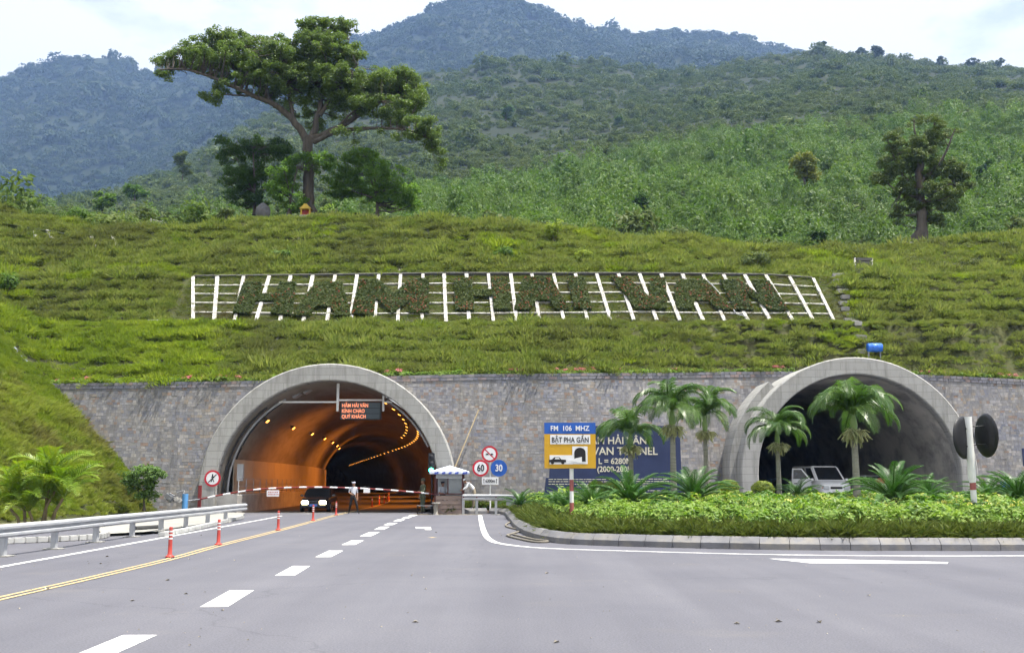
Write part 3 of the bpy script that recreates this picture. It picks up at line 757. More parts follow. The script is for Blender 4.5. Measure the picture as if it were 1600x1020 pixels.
P_red = leafmat('red_petal', [(0.20, 0.04, 0.02), (0.27, 0.06, 0.03), (0.16, 0.05, 0.025)], trans=0.2)
P_pink = leafmat('pink_petal', [(0.55, 0.16, 0.20), (0.62, 0.25, 0.26)], trans=0.3)
P_yellow = leafmat('yellow_petal', [(0.62, 0.58, 0.08), (0.72, 0.66, 0.22)], trans=0.3)
P_cream = leafmat('cream_flower', [(0.48, 0.49, 0.24), (0.60, 0.59, 0.36), (0.40, 0.45, 0.20)], trans=0.35)
M_bark = mat('bark', (0.115, 0.098, 0.08), (0.06, 0.052, 0.043), scale=1.2, rough=0.95, bump=0.9, bscale=6, stretch=(3, 3, 0.5))
M_trunk = mat('palm_trunk', (0.30, 0.29, 0.25), (0.20, 0.19, 0.16), scale=3, rough=0.9, bump=0.6, bscale=14, stretch=(0.4, 0.4, 5))
M_shaft = mat('palm_crownshaft', (0.14, 0.23, 0.06), (0.20, 0.28, 0.09), scale=4, rough=0.45, spec=0.4)

def hidden_obj(name, V, F, m): return bpy.data.objects.new(name, meshnp(name, V, F, m))
def tuft(name, nb, rad, h, w, m, lean=0.6):
    a = rng.uniform(0, 2 * math.pi, nb); r = rad * np.sqrt(rng.random(nb)) * 0.55
    base = np.stack([r * np.cos(a), r * np.sin(a), -0.03 * np.ones(nb)], 1)
    d = np.stack([np.cos(a), np.sin(a), np.zeros(nb)], 1) * (lean * rng.random(nb))[:, None]; d[:, 2] = 1; d /= np.linalg.norm(d, axis=1, keepdims=True)
    hh = (h * rng.uniform(0.5, 1.1, nb))[:, None]
    side = rand_unit(nb); side[:, 2] = 0; side /= np.linalg.norm(side, axis=1, keepdims=True) + 1e-9; side *= w / 2
    mid = base + d * hh * 0.6; tip = base + d * hh + np.stack([np.cos(a), np.sin(a), np.full(nb, -0.35)], 1) * hh * 0.35 * lean
    V = np.stack([base - side, base + side, mid + side * 1.1, tip, mid - side * 1.1], 1).reshape(-1, 3)
    F = [tuple(range(5 * i, 5 * i + 5)) for i in range(nb)]
    return hidden_obj(name, V, np.array(F), m)
def puff(name, nb, m, w=0.05, l=0.30, flat=0.62):
    """rounded grass clump of unit radius: short blades standing out of a low dome"""
    d = rand_unit(nb); d[:, 2] = np.abs(d[:, 2]); p = d * (rng.uniform(0.15, 0.95, nb) ** 0.5)[:, None] * np.array([0.75, 0.75, flat * 0.7])
    tg = d * np.array([0.8, 0.8, 0.5]) + np.array([0, 0, 0.75]) + rand_unit(nb) * 0.35; tg /= np.linalg.norm(tg, axis=1, keepdims=True)
    nr = np.cross(tg, rand_unit(nb)); nr /= np.linalg.norm(nr, axis=1, keepdims=True) + 1e-9
    V, F = quads_leaf(p + tg * l * 0.4, nr, tg, w * rng.uniform(0.6, 1.4, nb), l * rng.uniform(0.6, 1.3, nb), 0.2)
    return hidden_obj(name, V, F, m)
def clump(name, nl, m, leaf=0.16, flat=0.8, lobes=5, up=0.4, asp=0.55):
    """leaf clump of unit radius: leaves near the surface of a few lobes"""
    lc = rand_unit(lobes) * 0.45; lc[:, 2] = np.abs(lc[:, 2]) * flat + 0.25; lr = rng.uniform(0.38, 0.62, lobes)
    k = rng.integers(0, lobes, nl); d = rand_unit(nl)
    d[:, 2] = np.where(d[:, 2] < -0.5, -d[:, 2], d[:, 2])
    p = lc[k] + d * (lr[k] * rng.uniform(0.55, 1.05, nl) ** 0.7)[:, None]; p[:, 2] *= flat; p[:, 2] = np.maximum(p[:, 2], -0.05)
    nrm = d * 0.8 + rand_unit(nl) * 0.6 + np.array([0, 0, up]); nrm /= np.linalg.norm(nrm, axis=1, keepdims=True)
    V, F = quads_leaf(p, nrm, rand_unit(nl), leaf * asp * rng.uniform(0.7, 1.3, nl), leaf * rng.uniform(0.7, 1.3, nl), 0.3)
    return hidden_obj(name, V, F, m)
C_olive = proto_collection('tufts_olive', [puff('tuft', 240, G_olive) for _ in range(3)] + [tuft('tuft', 170, 0.9, 0.48, 0.035, G_olive, 1.0)] + [puff('tuft', 200, G_olive, 0.055, 0.42, 0.75) for _ in range(2)])
C_brightg = proto_collection('tufts_bright', [puff('tuft', 260, G_bright) for _ in range(4)])
C_bank = proto_collection('tufts_bank', [puff('tuft', 260, G_bank, 0.045, 0.40)] + [tuft('tuft', 170, 0.9, 0.85, 0.032, G_bank, 1.0) for _ in range(3)])
C_short = proto_collection('tufts_short', [tuft('tuft', 45, 0.5, 0.07, 0.04, G_short, 1.0) for _ in range(3)])
C_scrub = proto_collection('scrub_bushes', [clump('bush', 220, L_scrub, 0.24, 0.95) for _ in range(6)])
C_plant = proto_collection('plantation_trees', [clump('bush', 260, L_plant, 0.20, 1.35, 6) for _ in range(6)])
C_weed = proto_collection('weed_clumps', [clump('weed', 150, leafmat('weed_leaf', [(0.065, 0.085, 0.026), (0.095, 0.115, 0.034), (0.135, 0.14, 0.05)], trans=0.3, spec=0.1), 0.2, 0.8, 5, 0.5, 0.35) for _ in range(4)])
C_weed2 = proto_collection('hilltop_bushes', [clump('weed', 170, leafmat('hilltop_leaf', [(0.070, 0.115, 0.026), (0.11, 0.165, 0.036), (0.17, 0.215, 0.06)], trans=0.38, spec=0.1), 0.22, 1.0, 5) for _ in range(5)])
C_forest = proto_collection('forest_crowns', [clump('bush', 120, L_forest, 0.34, 0.9, 4) for _ in range(5)])
C_lime = proto_collection('lime_sprigs', [clump('sprig', 60, L_lime, 0.36, 0.9, 4, 0.8) for _ in range(5)])
C_mix = proto_collection('croton_sprigs', [clump('sprig', 50, L_mix, 0.44, 0.9, 4, 0.8) for _ in range(5)])
C_jun = proto_collection('juniper_sprigs', [tuft('sprig', 80, 0.9, 1.0, 0.09, L_jun, 1.4) for _ in range(4)])
C_pink = proto_collection('pink_sprigs', [clump('sprig', 30, P_pink, 0.40, 0.9, 4, 0.8) for _ in range(3)])
C_yel = proto_collection('yellow_sprigs', [clump('sprig', 14, P_yellow, 0.42, 0.7, 3, 0.8) for _ in range(3)])

def rots_z(n, tilt=0.15): return np.stack([rng.normal(0, tilt, n), rng.normal(0, tilt, n), rng.uniform(0, 6.283, n)], 1)

# ---- grass on the terraced slope (in puffs, row by row, as it grows out of the buried grid)
n = 46000
X = rng.uniform(-48, 44, n); Y = 58 + 22.2 * rng.random(n)
ok = (Y > wall_y(X) + BATTER * wall_top(X) + 0.32) & (grid_mask(X, Y) < 0.5) & (np.abs(X) < 0.62 * Y)
bench = ((Y > 64.9) & (Y < 65.8)) | ((Y > 70.6) & (Y < 71.3))
X, Y = X[ok], Y[ok]; Z = slope_z(X, Y)
row = np.abs(((Z + 0.25 * fbm(X * 0.2, Y * 0.2, 31)) / 0.86) % 1 - 0.5) * 2
colm = np.abs((X / 1.62) % 1 - 0.5) * 2
puff = np.clip(1.25 - 0.95 * row ** 3 - 0.8 * colm ** 8, 0.22, 1.3) * (0.65 + 0.8 * fbm(X * 0.5, Y * 0.9, 40))
keep = (rng.random(len(X)) < np.clip(puff, 0.25, 1)) & ~((colm > 0.80) & (rng.random(len(X)) < 0.62))
X, Y, Z, puff = X[keep], Y[keep], Z[keep], puff[keep]
brightm = (fbm(X * 0.13, Y * 0.25, 77) > 0.60) | ((X < -19.5 - (Z - 6) * 0.9) & (Z < 12.2) & (X > -40))
s = np.clip(puff, 0.4, 1.4) * rng.gamma(9, 0.11, len(X)) * (0.7 + 0.6 * fbm(X * 1.1, Y * 1.6, 44))
s = s * np.where(((Y > 64.3) & (Y < 66.2)) | ((Y > 70.3) & (Y < 71.6)), 0.55, 1.0)
S3 = np.stack([s * 0.52, s * 0.52, s * 0.44], 1)
near_bright = (X < -17.0 - (Z - 8) * 0.5) & (Z < 11.9)
patch = (~near_bright) & (fbm(X * 0.35 + 9, Y * 0.5, 90) > 0.70)
sel = near_bright | patch
scatter('slope_grass', np.stack([X, Y, Z], 1)[~sel], rots_z((~sel).sum(), 0.2), S3[~sel], C_olive, 'olive green grass growing in puffy rows on the terraced slope', 'grass', 6)
scatter('bright_grass', np.stack([X, Y, Z], 1)[sel], rots_z(sel.sum(), 0.2), S3[sel], C_brightg, 'bright yellow green grass low on the slope left of the wall', 'grass', 4)
# short grass inside the letter grid
n = 9000
X = rng.uniform(-22.3, 22.2, n); Y = rng.uniform(65.8, 70.5, n); Z = slope_z(X, Y)
scatter('lawn_grass', np.stack([X, Y, Z], 1), rots_z(n, 0.1), rng.uniform(0.6, 1.1, n), C_short, 'short mown grass between the white beams of the letter grid', 'grass', 3)
# bank by the road
n = 13000
Y = rng.uniform(30, 57.9, n); D = rng.uniform(0.0, 14, n); X = toe_x(Y) - D
Z = side_z(X, Y) + (fbm(X * 0.4, Y * 0.4, 9) - 0.5) * 0.6 * np.clip(D / 2, 0, 1)
s = 0.62 * rng.uniform(0.5, 1.1, n) * (0.5 + fbm(X * 0.6, Y * 0.6, 51)) * np.clip(0.45 + D * 0.3, 0, 1)
br = (Z > 6.6 + 1.5 * fbm(X * 0.3, Y * 0.3, 55)) | (fbm(X * 0.5, Y * 0.5, 57) > 0.66)
P = np.stack([X, Y, Z], 1)
scatter('bank_grass', P[~br], rots_z((~br).sum(), 0.25), s[~br], C_bank, 'long green grass on the steep roadside bank', 'grass', 4)
scatter('bank_top_grass', P[br], rots_z(br.sum(), 0.25), s[br], C_brightg, 'bright lime grass along the top of the roadside bank', 'grass', 4)
# planted border on the wall top
n = 1900
X = rng.uniform(-27, 42, n); Yb = wall_y(X) + BATTER * wall_top(X)
Y = Yb + rng.uniform(0.1, 0.55, n); Z = wall_top(X) - 0.1 + 0.1 * rng.random(n)
up = (~in_portal(X, Z, 0.0))
P = np.stack([X, Y, Z], 1)[up]; s = (rng.uniform(0.16, 0.32, n) * (0.6 + 0.8 * fbm(X * 0.9, X * 0, 61)))[up]
scatter('wall_top_border', P, rots_z(len(P)), s, C_lime, 'low bright green plants along the top of the stone wall', 'ground cover', 5)
fl = (fbm(P[:, 0] * 0.55, P[:, 0] * 0, 66) > 0.52) & (rng.random(len(P)) < 0.22)
scatter('wall_top_flowers', P[fl] + np.array([0, 0, 0.22]), rots_z(fl.sum()), s[fl] * 0.75, C_pink, 'pink flowers dotted along the top of the stone wall', 'flowers', 3)

# ---- scrub, plantation and forest on the hills
def sample_hill(n, ya, yb, amin=-0.62, amax=0.62):
    A = rng.uniform(amin, amax, n); Y = np.exp(rng.uniform(math.log(ya), math.log(yb), n)); return A, Y, hill_z(A, Y)
A, Y, Z = sample_hill(12500, 100, 300)
plant = np.interp(A, [-0.55, -0.2, -0.1, 0.02, 0.1, 0.62], [0.03, 0.05, 0.30, 0.85, 1, 1])
keep = rng.random(len(A)) < plant * np.where(Y > 262, 0.35, 1)
A, Y, Z = A[keep], Y[keep], Z[keep]
s = rng.gamma(6.0, 0.22, len(A)) * np.interp(Y, [100, 300], [0.85, 1.6])
scatter('young_plantation', np.stack([A * Y, Y, Z - 0.2], 1), rots_z(len(A), 0.1), np.stack([s * 0.9, s * 0.9, s * rng.uniform(0.9, 1.5, len(A))], 1), C_plant, 'fresh green young trees covering the hill foot on the right', 'plantation', 6)
A, Y, Z = sample_hill(62000, 82, 1000)
den = np.clip(0.78 + (fbm(A * Y / 60, Y / 90, 101) - 0.45) * 1.6, 0.5, 1) * np.interp(Y, [82, 110, 250, 300, 1000], [0.6, 0.35, 0.45, 1, 1])
clearing = np.exp(-(((A - 0.10) / 0.09) ** 2 + ((np.log(Y) - np.log(430)) / 0.16) ** 2)); den *= 1 - 0.45 * clearing
keep = rng.random(len(A)) < den
A, Y, Z = A[keep], Y[keep], Z[keep]
s = rng.gamma(1.9, 0.46, len(A)) * np.interp(Y, [82, 120, 300, 700, 1000], [0.7, 0.8, 1.35, 2.6, 3.7])
scatter('hill_scrub', np.stack([A * Y, Y, Z - 0.15 * s], 1), rots_z(len(A), 0.1), np.stack([s, s, s * rng.uniform(0.7, 1.15, len(A))], 1), C_scrub, 'grey green scrub and bushes scattered over the hills', 'scrub', 6)
A, Y, Z = sample_hill(26000, 1100, 2080)
s = rng.gamma(5.0, 0.2, len(A)) * np.interp(Y, [1150, 2000], [6, 9.5])
scatter('mountain_forest', np.stack([A * Y, Y, Z - 0.3 * s], 1), rots_z(len(A), 0.1), np.stack([s, s, s * rng.uniform(0.8, 1.3, len(A))], 1), C_forest, 'dark forest canopy covering the far mountains', 'forest', 5)

# rough growth along the hilltop edge
n = 1100; px = np.concatenate([rng.uniform(-60, 340, 520), rng.uniform(640, 1660, 580)]); Yc_ = rng.uniform(78.3, 86, n); P = np.array([at(a, 350, c)[:] for a, c in zip(px, Yc_)])
P[:, 2] = np.where(Yc_ < 80.4, slope_z(P[:, 0], P[:, 1]), hill_z(P[:, 0] / P[:, 1], P[:, 1])) - 0.1; s = rng.gamma(3.2, 0.14, n) * np.where(px < 340, 1.35, 0.9)
scatter('hilltop_growth', P, rots_z(n, 0.15), np.stack([s, s, s * rng.uniform(.7, 1.3, n)], 1), C_weed2, 'rough low bushes along the hilltop edge', 'undergrowth', 5)
# darker weeds on parts of the slope
n = 900; px = np.concatenate([rng.uniform(480, 660, 420), rng.uniform(1330, 1640, 480)]); py = np.concatenate([rng.normal(400, 14, 420), rng.uniform(372, 432, 480)])
Yw_ = np.interp(py, [360, 430], [79, 72]); P = np.array([at(a, b, c)[:] for a, b, c in zip(px, py, Yw_)]); P[:, 2] = slope_z(P[:, 0], P[:, 1]) - 0.05
s = rng.gamma(4, 0.11, n); scatter('dark_weeds', P, rots_z(n, 0.2), np.stack([s, s, s * 0.8], 1), C_weed, 'dark weedy patches on the upper slope above the letters and far right', 'weeds', 4)

# ---- trees
def tree(name, base, limbs, blobs, depth, leafm, leaf, nleaf, label, cat='tree', group=None, dz=1.0, twigs=True, barkm=None):
    """limbs: (pixel polyline, r0, r1, depth drift); blobs: (cx, cy, rx, ry, weight, depth offset) in photo pixels at the tree's own distance"""
    k = depth / 1600
    root = empty(name, base, 0, label, cat, group)
    B = Vector(base)
    mb = MB(); limb_pts = []
    for li, (pl, r0, r1, dy) in enumerate(limbs):
        pts = smooth_line([at(x, y, depth) + Vector((0, dy * i / max(1, len(pl) - 1), 0)) - B for i, (x, y) in enumerate(pl)], 5)
        rr = [r0 + (r1 - r0) * (i / (len(pts) - 1)) ** 0.8 for i in range(len(pts))]
        if li == 0: rr = [r * (1 + 0.8 * max(0, 1 - i / 4) ** 2) for i, r in enumerate(rr)]
        pts = [p + Vector(rng.normal(0, 0.25 * r, 3)) * (0.6 if i else 0) for i, (p, r) in enumerate(zip(pts, rr))]
        mb.tube(pts, rr, 9 if r0 > 0.2 else 6); limb_pts += [(p, r) for p, r in zip(pts, rr)]
    LP = np.array([p[:] for p, r in limb_pts]); LR = np.array([r for p, r in limb_pts])
    C, Wt, Rd = [], [], []
    for (cx, cy, rx, ry, w, dyo) in blobs:
        c = at(cx, cy, depth + dyo) - B; n = max(4, int(rx * ry / 20 * w))
        for _ in range(n):
            d = rand_unit(1)[0] * rng.random() ** 0.4
            p = np.array(c) + d * np.array([rx * k, rx * k * dz, ry * k])
            C.append(p); Rd.append(min(max(rx * 0.5, ry), 12) * k * rng.uniform(0.40, 0.85)); Wt.append(w)
    C = np.array(C); Rd = np.array(Rd)
    if twigs:
        for c in C:
            j = int(np.argmin(np.linalg.norm(LP - c, axis=1) + 0.4 * (LP[:, 2] > c[2] + 0.5)))
            a = Vector(LP[j]); b = Vector(c); mid = a.lerp(b, 0.5) + Vector(rng.normal(0, 0.12 * (b - a).length + 0.01, 3)) + Vector((0, 0, -0.06 * (b - a).length))
            r0 = min(LR[j] * 0.6, 0.02 + 0.022 * (b - a).length)
            mb.tube([a, mid, b], [r0, r0 * 0.65, r0 * 0.25], 4, 0, False)
    mb.build('trunk', barkm or M_bark, root, recalc=False)
    per = rng.choice(len(C), nleaf, p=Rd ** 2 / np.sum(Rd ** 2))
    d = rand_unit(nleaf); p = C[per] + d * (Rd[per] * rng.random(nleaf) ** 0.45)[:, None] * np.array([1.15, 1.15, 0.75])
    nrm = d * 0.35 + rand_unit(nleaf) * 0.65 + np.array([0, 0, 0.55]); nrm /= np.linalg.norm(nrm, axis=1, keepdims=True)
    V, F = quads_leaf(p, nrm, rand_unit(nleaf), leaf * 0.6 * rng.uniform(0.7, 1.3, nleaf), leaf * rng.uniform(0.7, 1.3, nleaf), 0.35)
    obj('crown', meshnp('crown', V, F, leafm), root)
    return root
TY = 83.0
big_limbs = [
    ([(484, 342), (482, 300), (483, 250), (481, 214)], 0.50, 0.42, 0),
    ([(481, 222), (458, 188), (428, 166), (388, 150), (342, 130), (296, 118), (258, 120)], 0.36, 0.05, -1.5),
    ([(430, 167), (402, 132), (362, 102), (322, 82)], 0.20, 0.04, 1.5),
    ([(458, 188), (452, 142), (442, 102), (424, 74)], 0.22, 0.04, -1.0),
    ([(483, 220), (496, 182), (501, 132), (500, 84), (506, 42)], 0.34, 0.05, 1.0),
    ([(485, 218), (530, 197), (572, 166), (612, 142), (652, 134)], 0.34, 0.05, 1.5),
    ([(490, 222), (532, 208), (590, 207), (642, 213), (676, 232)], 0.24, 0.04, -2.0),
    ([(500, 180), (532, 142), (562, 112)], 0.20, 0.04, -1.5),
    ([(388, 150), (352, 150), (318, 152)], 0.10, 0.03, -0.5),
    ([(500, 130), (528, 96), (544, 60)], 0.15, 0.03, 0.5),
    ([(530, 197), (560, 178), (600, 172)], 0.13, 0.03, -2.0),
]
big_blobs = [(400, 98, 84, 30, 0.65, 0), (500, 96, 70, 50, 0.6, 0), (592, 148, 78, 28, 0.6, 0), (335, 92, 70, 24, 0.6, 0), (450, 130, 70, 26, 0.5, 0.5), (540, 150, 60, 26, 0.6, 0), (262, 98, 22, 14, 1, 0), (254, 118, 16, 10, 1, -1), (290, 92, 24, 16, 1, 0), (318, 78, 34, 20, 1.2, 1), (352, 62, 36, 18, 1.3, 1), (345, 105, 44, 18, 1, 0), (390, 82, 42, 26, 1.3, 1.5),
    (404, 118, 40, 22, 1, -1), (440, 82, 38, 26, 1.3, 0), (448, 122, 40, 24, 1.1, -1), (328, 150, 26, 9, 0.8, -1), (362, 136, 30, 12, 0.8, 0), (486, 46, 30, 20, 1.2, 0), (528, 44, 34, 15, 1.2, 1),
    (505, 78, 46, 28, 1.3, 0), (545, 86, 24, 24, 1.2, 0), (478, 122, 46, 26, 1.2, 1), (528, 124, 40, 26, 1.3, -1), (566, 140, 42, 24, 1.3, 1), (606, 124, 44, 20, 1.4, 0), (636, 132, 34, 22, 1.4, 1),
    (655, 156, 20, 18, 1.2, 0), (594, 162, 46, 16, 1.2, -2), (540, 168, 36, 16, 0.9, 1), (618, 186, 36, 9, 1.1, -1), (658, 198, 32, 13, 1.3, -2), (678, 222, 14, 20, 1.2, -2), (688, 246, 7, 18, 0.9, -2), (640, 214, 28, 9, 1, -2),
    (468, 168, 34, 18, 0.7, 1), (430, 150, 26, 12, 0.6, 1), (560, 208, 40, 7, 0.5, -2), (490, 196, 30, 12, 0.6, 1.5)]
tree('great_tree', at(484, 342, TY), big_limbs, big_blobs, TY, L_big, 0.20, 135000, 'tall spreading tree with twisting limbs above a yellow shrine on the hilltop', 'tree')
def bushy(name, bx, by, depth, blobs, leafm, leaf, nleaf, label, group=None, tr=0.14):
    cx = sum(b[0] for b in blobs) / len(blobs); cy = min(b[1] for b in blobs)
    limbs = [([(bx, by), (bx * 0.7 + cx * 0.3, by * 0.6 + cy * 0.4), (cx, cy + 8)], tr, tr * 0.3, 0)]
    for b in blobs[::2]: limbs.append(([(bx * 0.8 + cx * 0.2, by * 0.7 + cy * 0.3), (b[0], b[1])], tr * 0.6, tr * 0.15, b[5]))
    return tree(name, at(bx, by, depth), limbs, blobs, depth, leafm, leaf, nleaf, label, 'tree', group)
L_dk2 = leafmat('deep_green_leaf', [(0.048, 0.095, 0.020), (0.075, 0.140, 0.028), (0.11, 0.19, 0.04)], trans=0.45)  # deep green leaf tone for the bushy tree left of the trunk
L_md2 = leafmat('fresh_green_leaf', [(0.085, 0.165, 0.024), (0.13, 0.235, 0.036), (0.19, 0.30, 0.06)], trans=0.5)  # fresher green leaf tone for the right-hand and young trees
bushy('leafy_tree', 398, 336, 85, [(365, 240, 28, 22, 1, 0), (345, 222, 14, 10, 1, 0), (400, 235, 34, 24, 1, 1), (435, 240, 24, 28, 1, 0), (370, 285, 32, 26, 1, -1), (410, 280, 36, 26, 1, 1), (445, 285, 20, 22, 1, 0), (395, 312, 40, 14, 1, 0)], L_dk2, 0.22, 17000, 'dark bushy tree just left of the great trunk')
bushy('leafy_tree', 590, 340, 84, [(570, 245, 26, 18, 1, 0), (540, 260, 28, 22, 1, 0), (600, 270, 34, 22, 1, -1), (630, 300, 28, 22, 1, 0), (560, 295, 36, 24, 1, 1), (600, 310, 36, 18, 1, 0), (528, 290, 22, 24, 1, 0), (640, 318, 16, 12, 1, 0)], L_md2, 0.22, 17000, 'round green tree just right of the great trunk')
bushy('leafy_tree', 452, 336, 81.5, [(445, 268, 24, 16, 1, 0), (470, 255, 20, 14, 0.8, 0), (440, 300, 24, 20, 1, 0), (505, 255, 22, 18, 1, 0), (462, 318, 26, 12, 1, 0)], L_md2, 0.22, 6000, 'light green creeper-like young tree against the great trunk')
RT = 84.0
rl = [([(1438, 378), (1440, 335), (1437, 290), (1440, 245)], 0.50, 0.26, 0), ([(1440, 300), (1410, 270), (1390, 215)], 0.22, 0.04, 0.5), ([(1438, 285), (1470, 250), (1488, 205)], 0.22, 0.04, -0.5),
      ([(1440, 250), (1432, 215), (1430, 185)], 0.20, 0.03, 0.3), ([(1440, 250), (1458, 215), (1462, 186)], 0.16, 0.03, 0.3), ([(1438, 310), (1400, 300), (1375, 280)], 0.14, 0.03, -0.5), ([(1440, 305), (1480, 290), (1502, 270)], 0.14, 0.03, 0.5)]
rb = [(1395, 205, 16, 10, 0.6, 0), (1385, 215, 14, 8, 0.6, 0), (1430, 190, 18, 10, 0.6, 0), (1465, 190, 20, 12, 0.6, 0), (1485, 208, 14, 10, 0.6, 0), (1410, 225, 28, 18, 0.8, 0), (1450, 225, 30, 20, 0.8, 0),
      (1432, 240, 30, 16, 1, -1), (1395, 262, 28, 18, 1, 0), (1440, 265, 32, 20, 1, 0.5), (1485, 268, 26, 20, 1, 0), (1375, 278, 18, 12, 1, 0), (1420, 295, 32, 18, 1, 0), (1470, 300, 34, 20, 1, -1), (1505, 285, 16, 16, 1, 0), (1450, 325, 30, 12, 0.8, 0), (1415, 320, 20, 10, 0.8, 0), (1462, 342, 22, 12, 0.8, 0), (1400, 340, 18, 10, 0.7, 0), (1490, 320, 20, 12, 0.8, 0)]
L_rt = leafmat('thin_tree_leaf', [(0.058, 0.092, 0.022), (0.088, 0.128, 0.032), (0.13, 0.16, 0.045)], trans=0.35)
tree('old_tree', at(1438, 378, RT), rl, rb, RT, L_rt, 0.21, 28000, 'old ragged dark tree with thick trunk alone on the right hilltop', 'tree')
# lone trees that stand out of the hillside
def hill_tree(x, y_base, w, h, Y, leafm, n, label, name='hill_tree', leaf=None):
    """crown of w x h photo pixels standing with its foot at pixel (x, y_base), Y metres away"""
    bl = [(x + rng.uniform(-.28, .28) * w, y_base - h * f + rng.uniform(-.08, .08) * h, w * rng.uniform(.24, .38), h * rng.uniform(.17, .26), 1.6, 0) for f in (0.22, 0.34, 0.5, 0.58, 0.66, 0.74, 0.84)]
    k = Y / 1600
    return tree(name, at(x, y_base, Y), [([(x, y_base + 3), (x + 1, y_base - h * 0.4), (x, y_base - h * 0.75)], 0.03 * w * k, 0.012 * w * k, 0)], bl, Y, leafm, leaf or max(0.35, 5.5 * k), n, label, 'tree', 'lone trees on the hills')
L_yel = leafmat('yellowish_leaf', [(0.11, 0.14, 0.022), (0.16, 0.18, 0.03), (0.19, 0.20, 0.05)], trans=0.35)
for a in [(1256, 285, 58, 42, 150, L_yel, 1600, 'yellowish round tree in the plantation left of the old ragged tree'),
          (1242, 232, 24, 30, 262, L_dark, 700, 'small dark tree on the plantation edge above the yellowish tree'),
          (1325, 232, 22, 36, 258, L_rt, 700, 'slim pale tree beside the upper palm on the hill'),
          (1536, 285, 34, 34, 150, L_dark, 1000, 'dark compact tree right of the old ragged tree'),
          (1000, 340, 30, 36, 130, L_dark, 1000, 'dark small tree low in the plantation below the lone palm'),
          (1275, 392, 40, 34, 90, L_dark, 1500, 'dark bush tree at the crest left of the old ragged tree'),
          (966, 196, 16, 14, 430, L_dark, 500, 'single dark bush in the pale clearing on the hill'),
          (790, 186, 26, 24, 450, L_dark, 600, 'dark tree on the hill left of the pale clearing'),
          (1110, 188, 36, 26, 450, L_dark, 700, 'pair-like dark tree mass right of the pale clearing'),
          (1371, 92, 17, 20, 810, L_forest, 500, 'tallest tree standing on the right skyline ridge'),
          (1345, 88, 18, 12, 812, L_forest, 400, 'low tree on the skyline left of the tallest ridge tree'),
          (1283, 78, 14, 12, 812, L_forest, 350, 'small tree on the top of the right ridge hump'),
          (1469, 104, 14, 14, 812, L_forest, 350, 'small skyline tree midway along the right ridge'),
          (1520, 108, 22, 14, 812, L_forest, 400, 'broad skyline tree left of the rightmost ridge tree'),
          (1560, 112, 22, 18, 812, L_forest, 400, 'rightmost tree on the skyline ridge'),
          (285, 278, 22, 40, 300, L_scrub, 700, 'tall pale-stemmed tree on the spur left of the dark bushy tree'),
          (160, 330, 40, 30, 170, L_mid, 900, 'rounded green tree at the foot of the left spur'),
          (210, 310, 44, 22, 260, L_mid, 800, 'low wide tree on the left spur')]:
    hill_tree(*a)
# shrubs on the hilltop edge
for i, (x, y, w, h, m, lb) in enumerate([(55, 352, 40, 34, L_mid, 'bright shrub at the far left end of the hilltop'), (125, 352, 52, 34, L_mid, 'leafy shrub left of the timber frame on the hilltop'), (178, 364, 26, 24, L_dark, 'dark shrub close to the left of the timber frame'),
        (305, 352, 44, 34, L_mid, 'green shrub between the timber frame and the dark bushy tree'), (352, 348, 40, 26, L_scrub, 'grey green shrub left of the big grey rock'), (512, 342, 30, 30, L_lime, 'yellow green shrub right beside the shrine'), (780, 424, 46, 30, L_mid, 'green shrub on the slope above the middle letters'),
        (438, 408, 44, 18, L_mid, 'low green shrub on the slope above the first letters'), (8, 476, 40, 50, L_mid, 'dark green shrub at the left edge halfway up the slope'), (1180, 408, 60, 30, L_scrub, 'grey green shrub on the slope above the last letter'), (866, 402, 34, 44, G_bright, 'tall yellow green grass clump above the gap in the letters'),
        (910, 428, 36, 22, G_bright, 'small yellow green grass clump right above the letters')]):
    Yd = 79.5 if y < 366 else (76 if y < 404 else (73.5 if y < 440 else 66))
    if i == 8: Yd = 68
    b_ = at(x, y, Yd); b_.z = float(slope_z(np.array(b_.x), np.array(b_.y))) if y > 366 else b_.z
    k = Yd / 1600
    root = empty('shrub', b_, 0, lb, 'shrub', 'shrubs on the slope and hilltop')
    nl = 700; lob = np.array([[rng.uniform(-.32, .32) * w * k, rng.uniform(-.2, .2) * w * k, h * k * rng.uniform(0.25, 0.7)] for _ in range(7)])
    j = rng.integers(0, 7, nl); d = rand_unit(nl); p = lob[j] + d * (rng.random(nl)[:, None] ** 0.5) * np.array([w * k * .24, w * k * .24, h * k * .28])
    p[:, 2] = np.maximum(p[:, 2], 0.02); nrm = d + rand_unit(nl) * .5 + np.array([0, 0, .4]); nrm /= np.linalg.norm(nrm, axis=1, keepdims=True)
    V, F = quads_leaf(p, nrm, rand_unit(nl), 0.12, 0.2, 0.3); obj('foliage', meshnp('foliage', V, F, m), root)
    mb = MB()
    for q in lob: mb.tube([(0, 0, -0.1), Vector(q) * 0.5 + Vector((0, 0, .05)), q], [0.04, 0.03, 0.01], 5)
    mb.build('stems', M_bark, root, recalc=False)
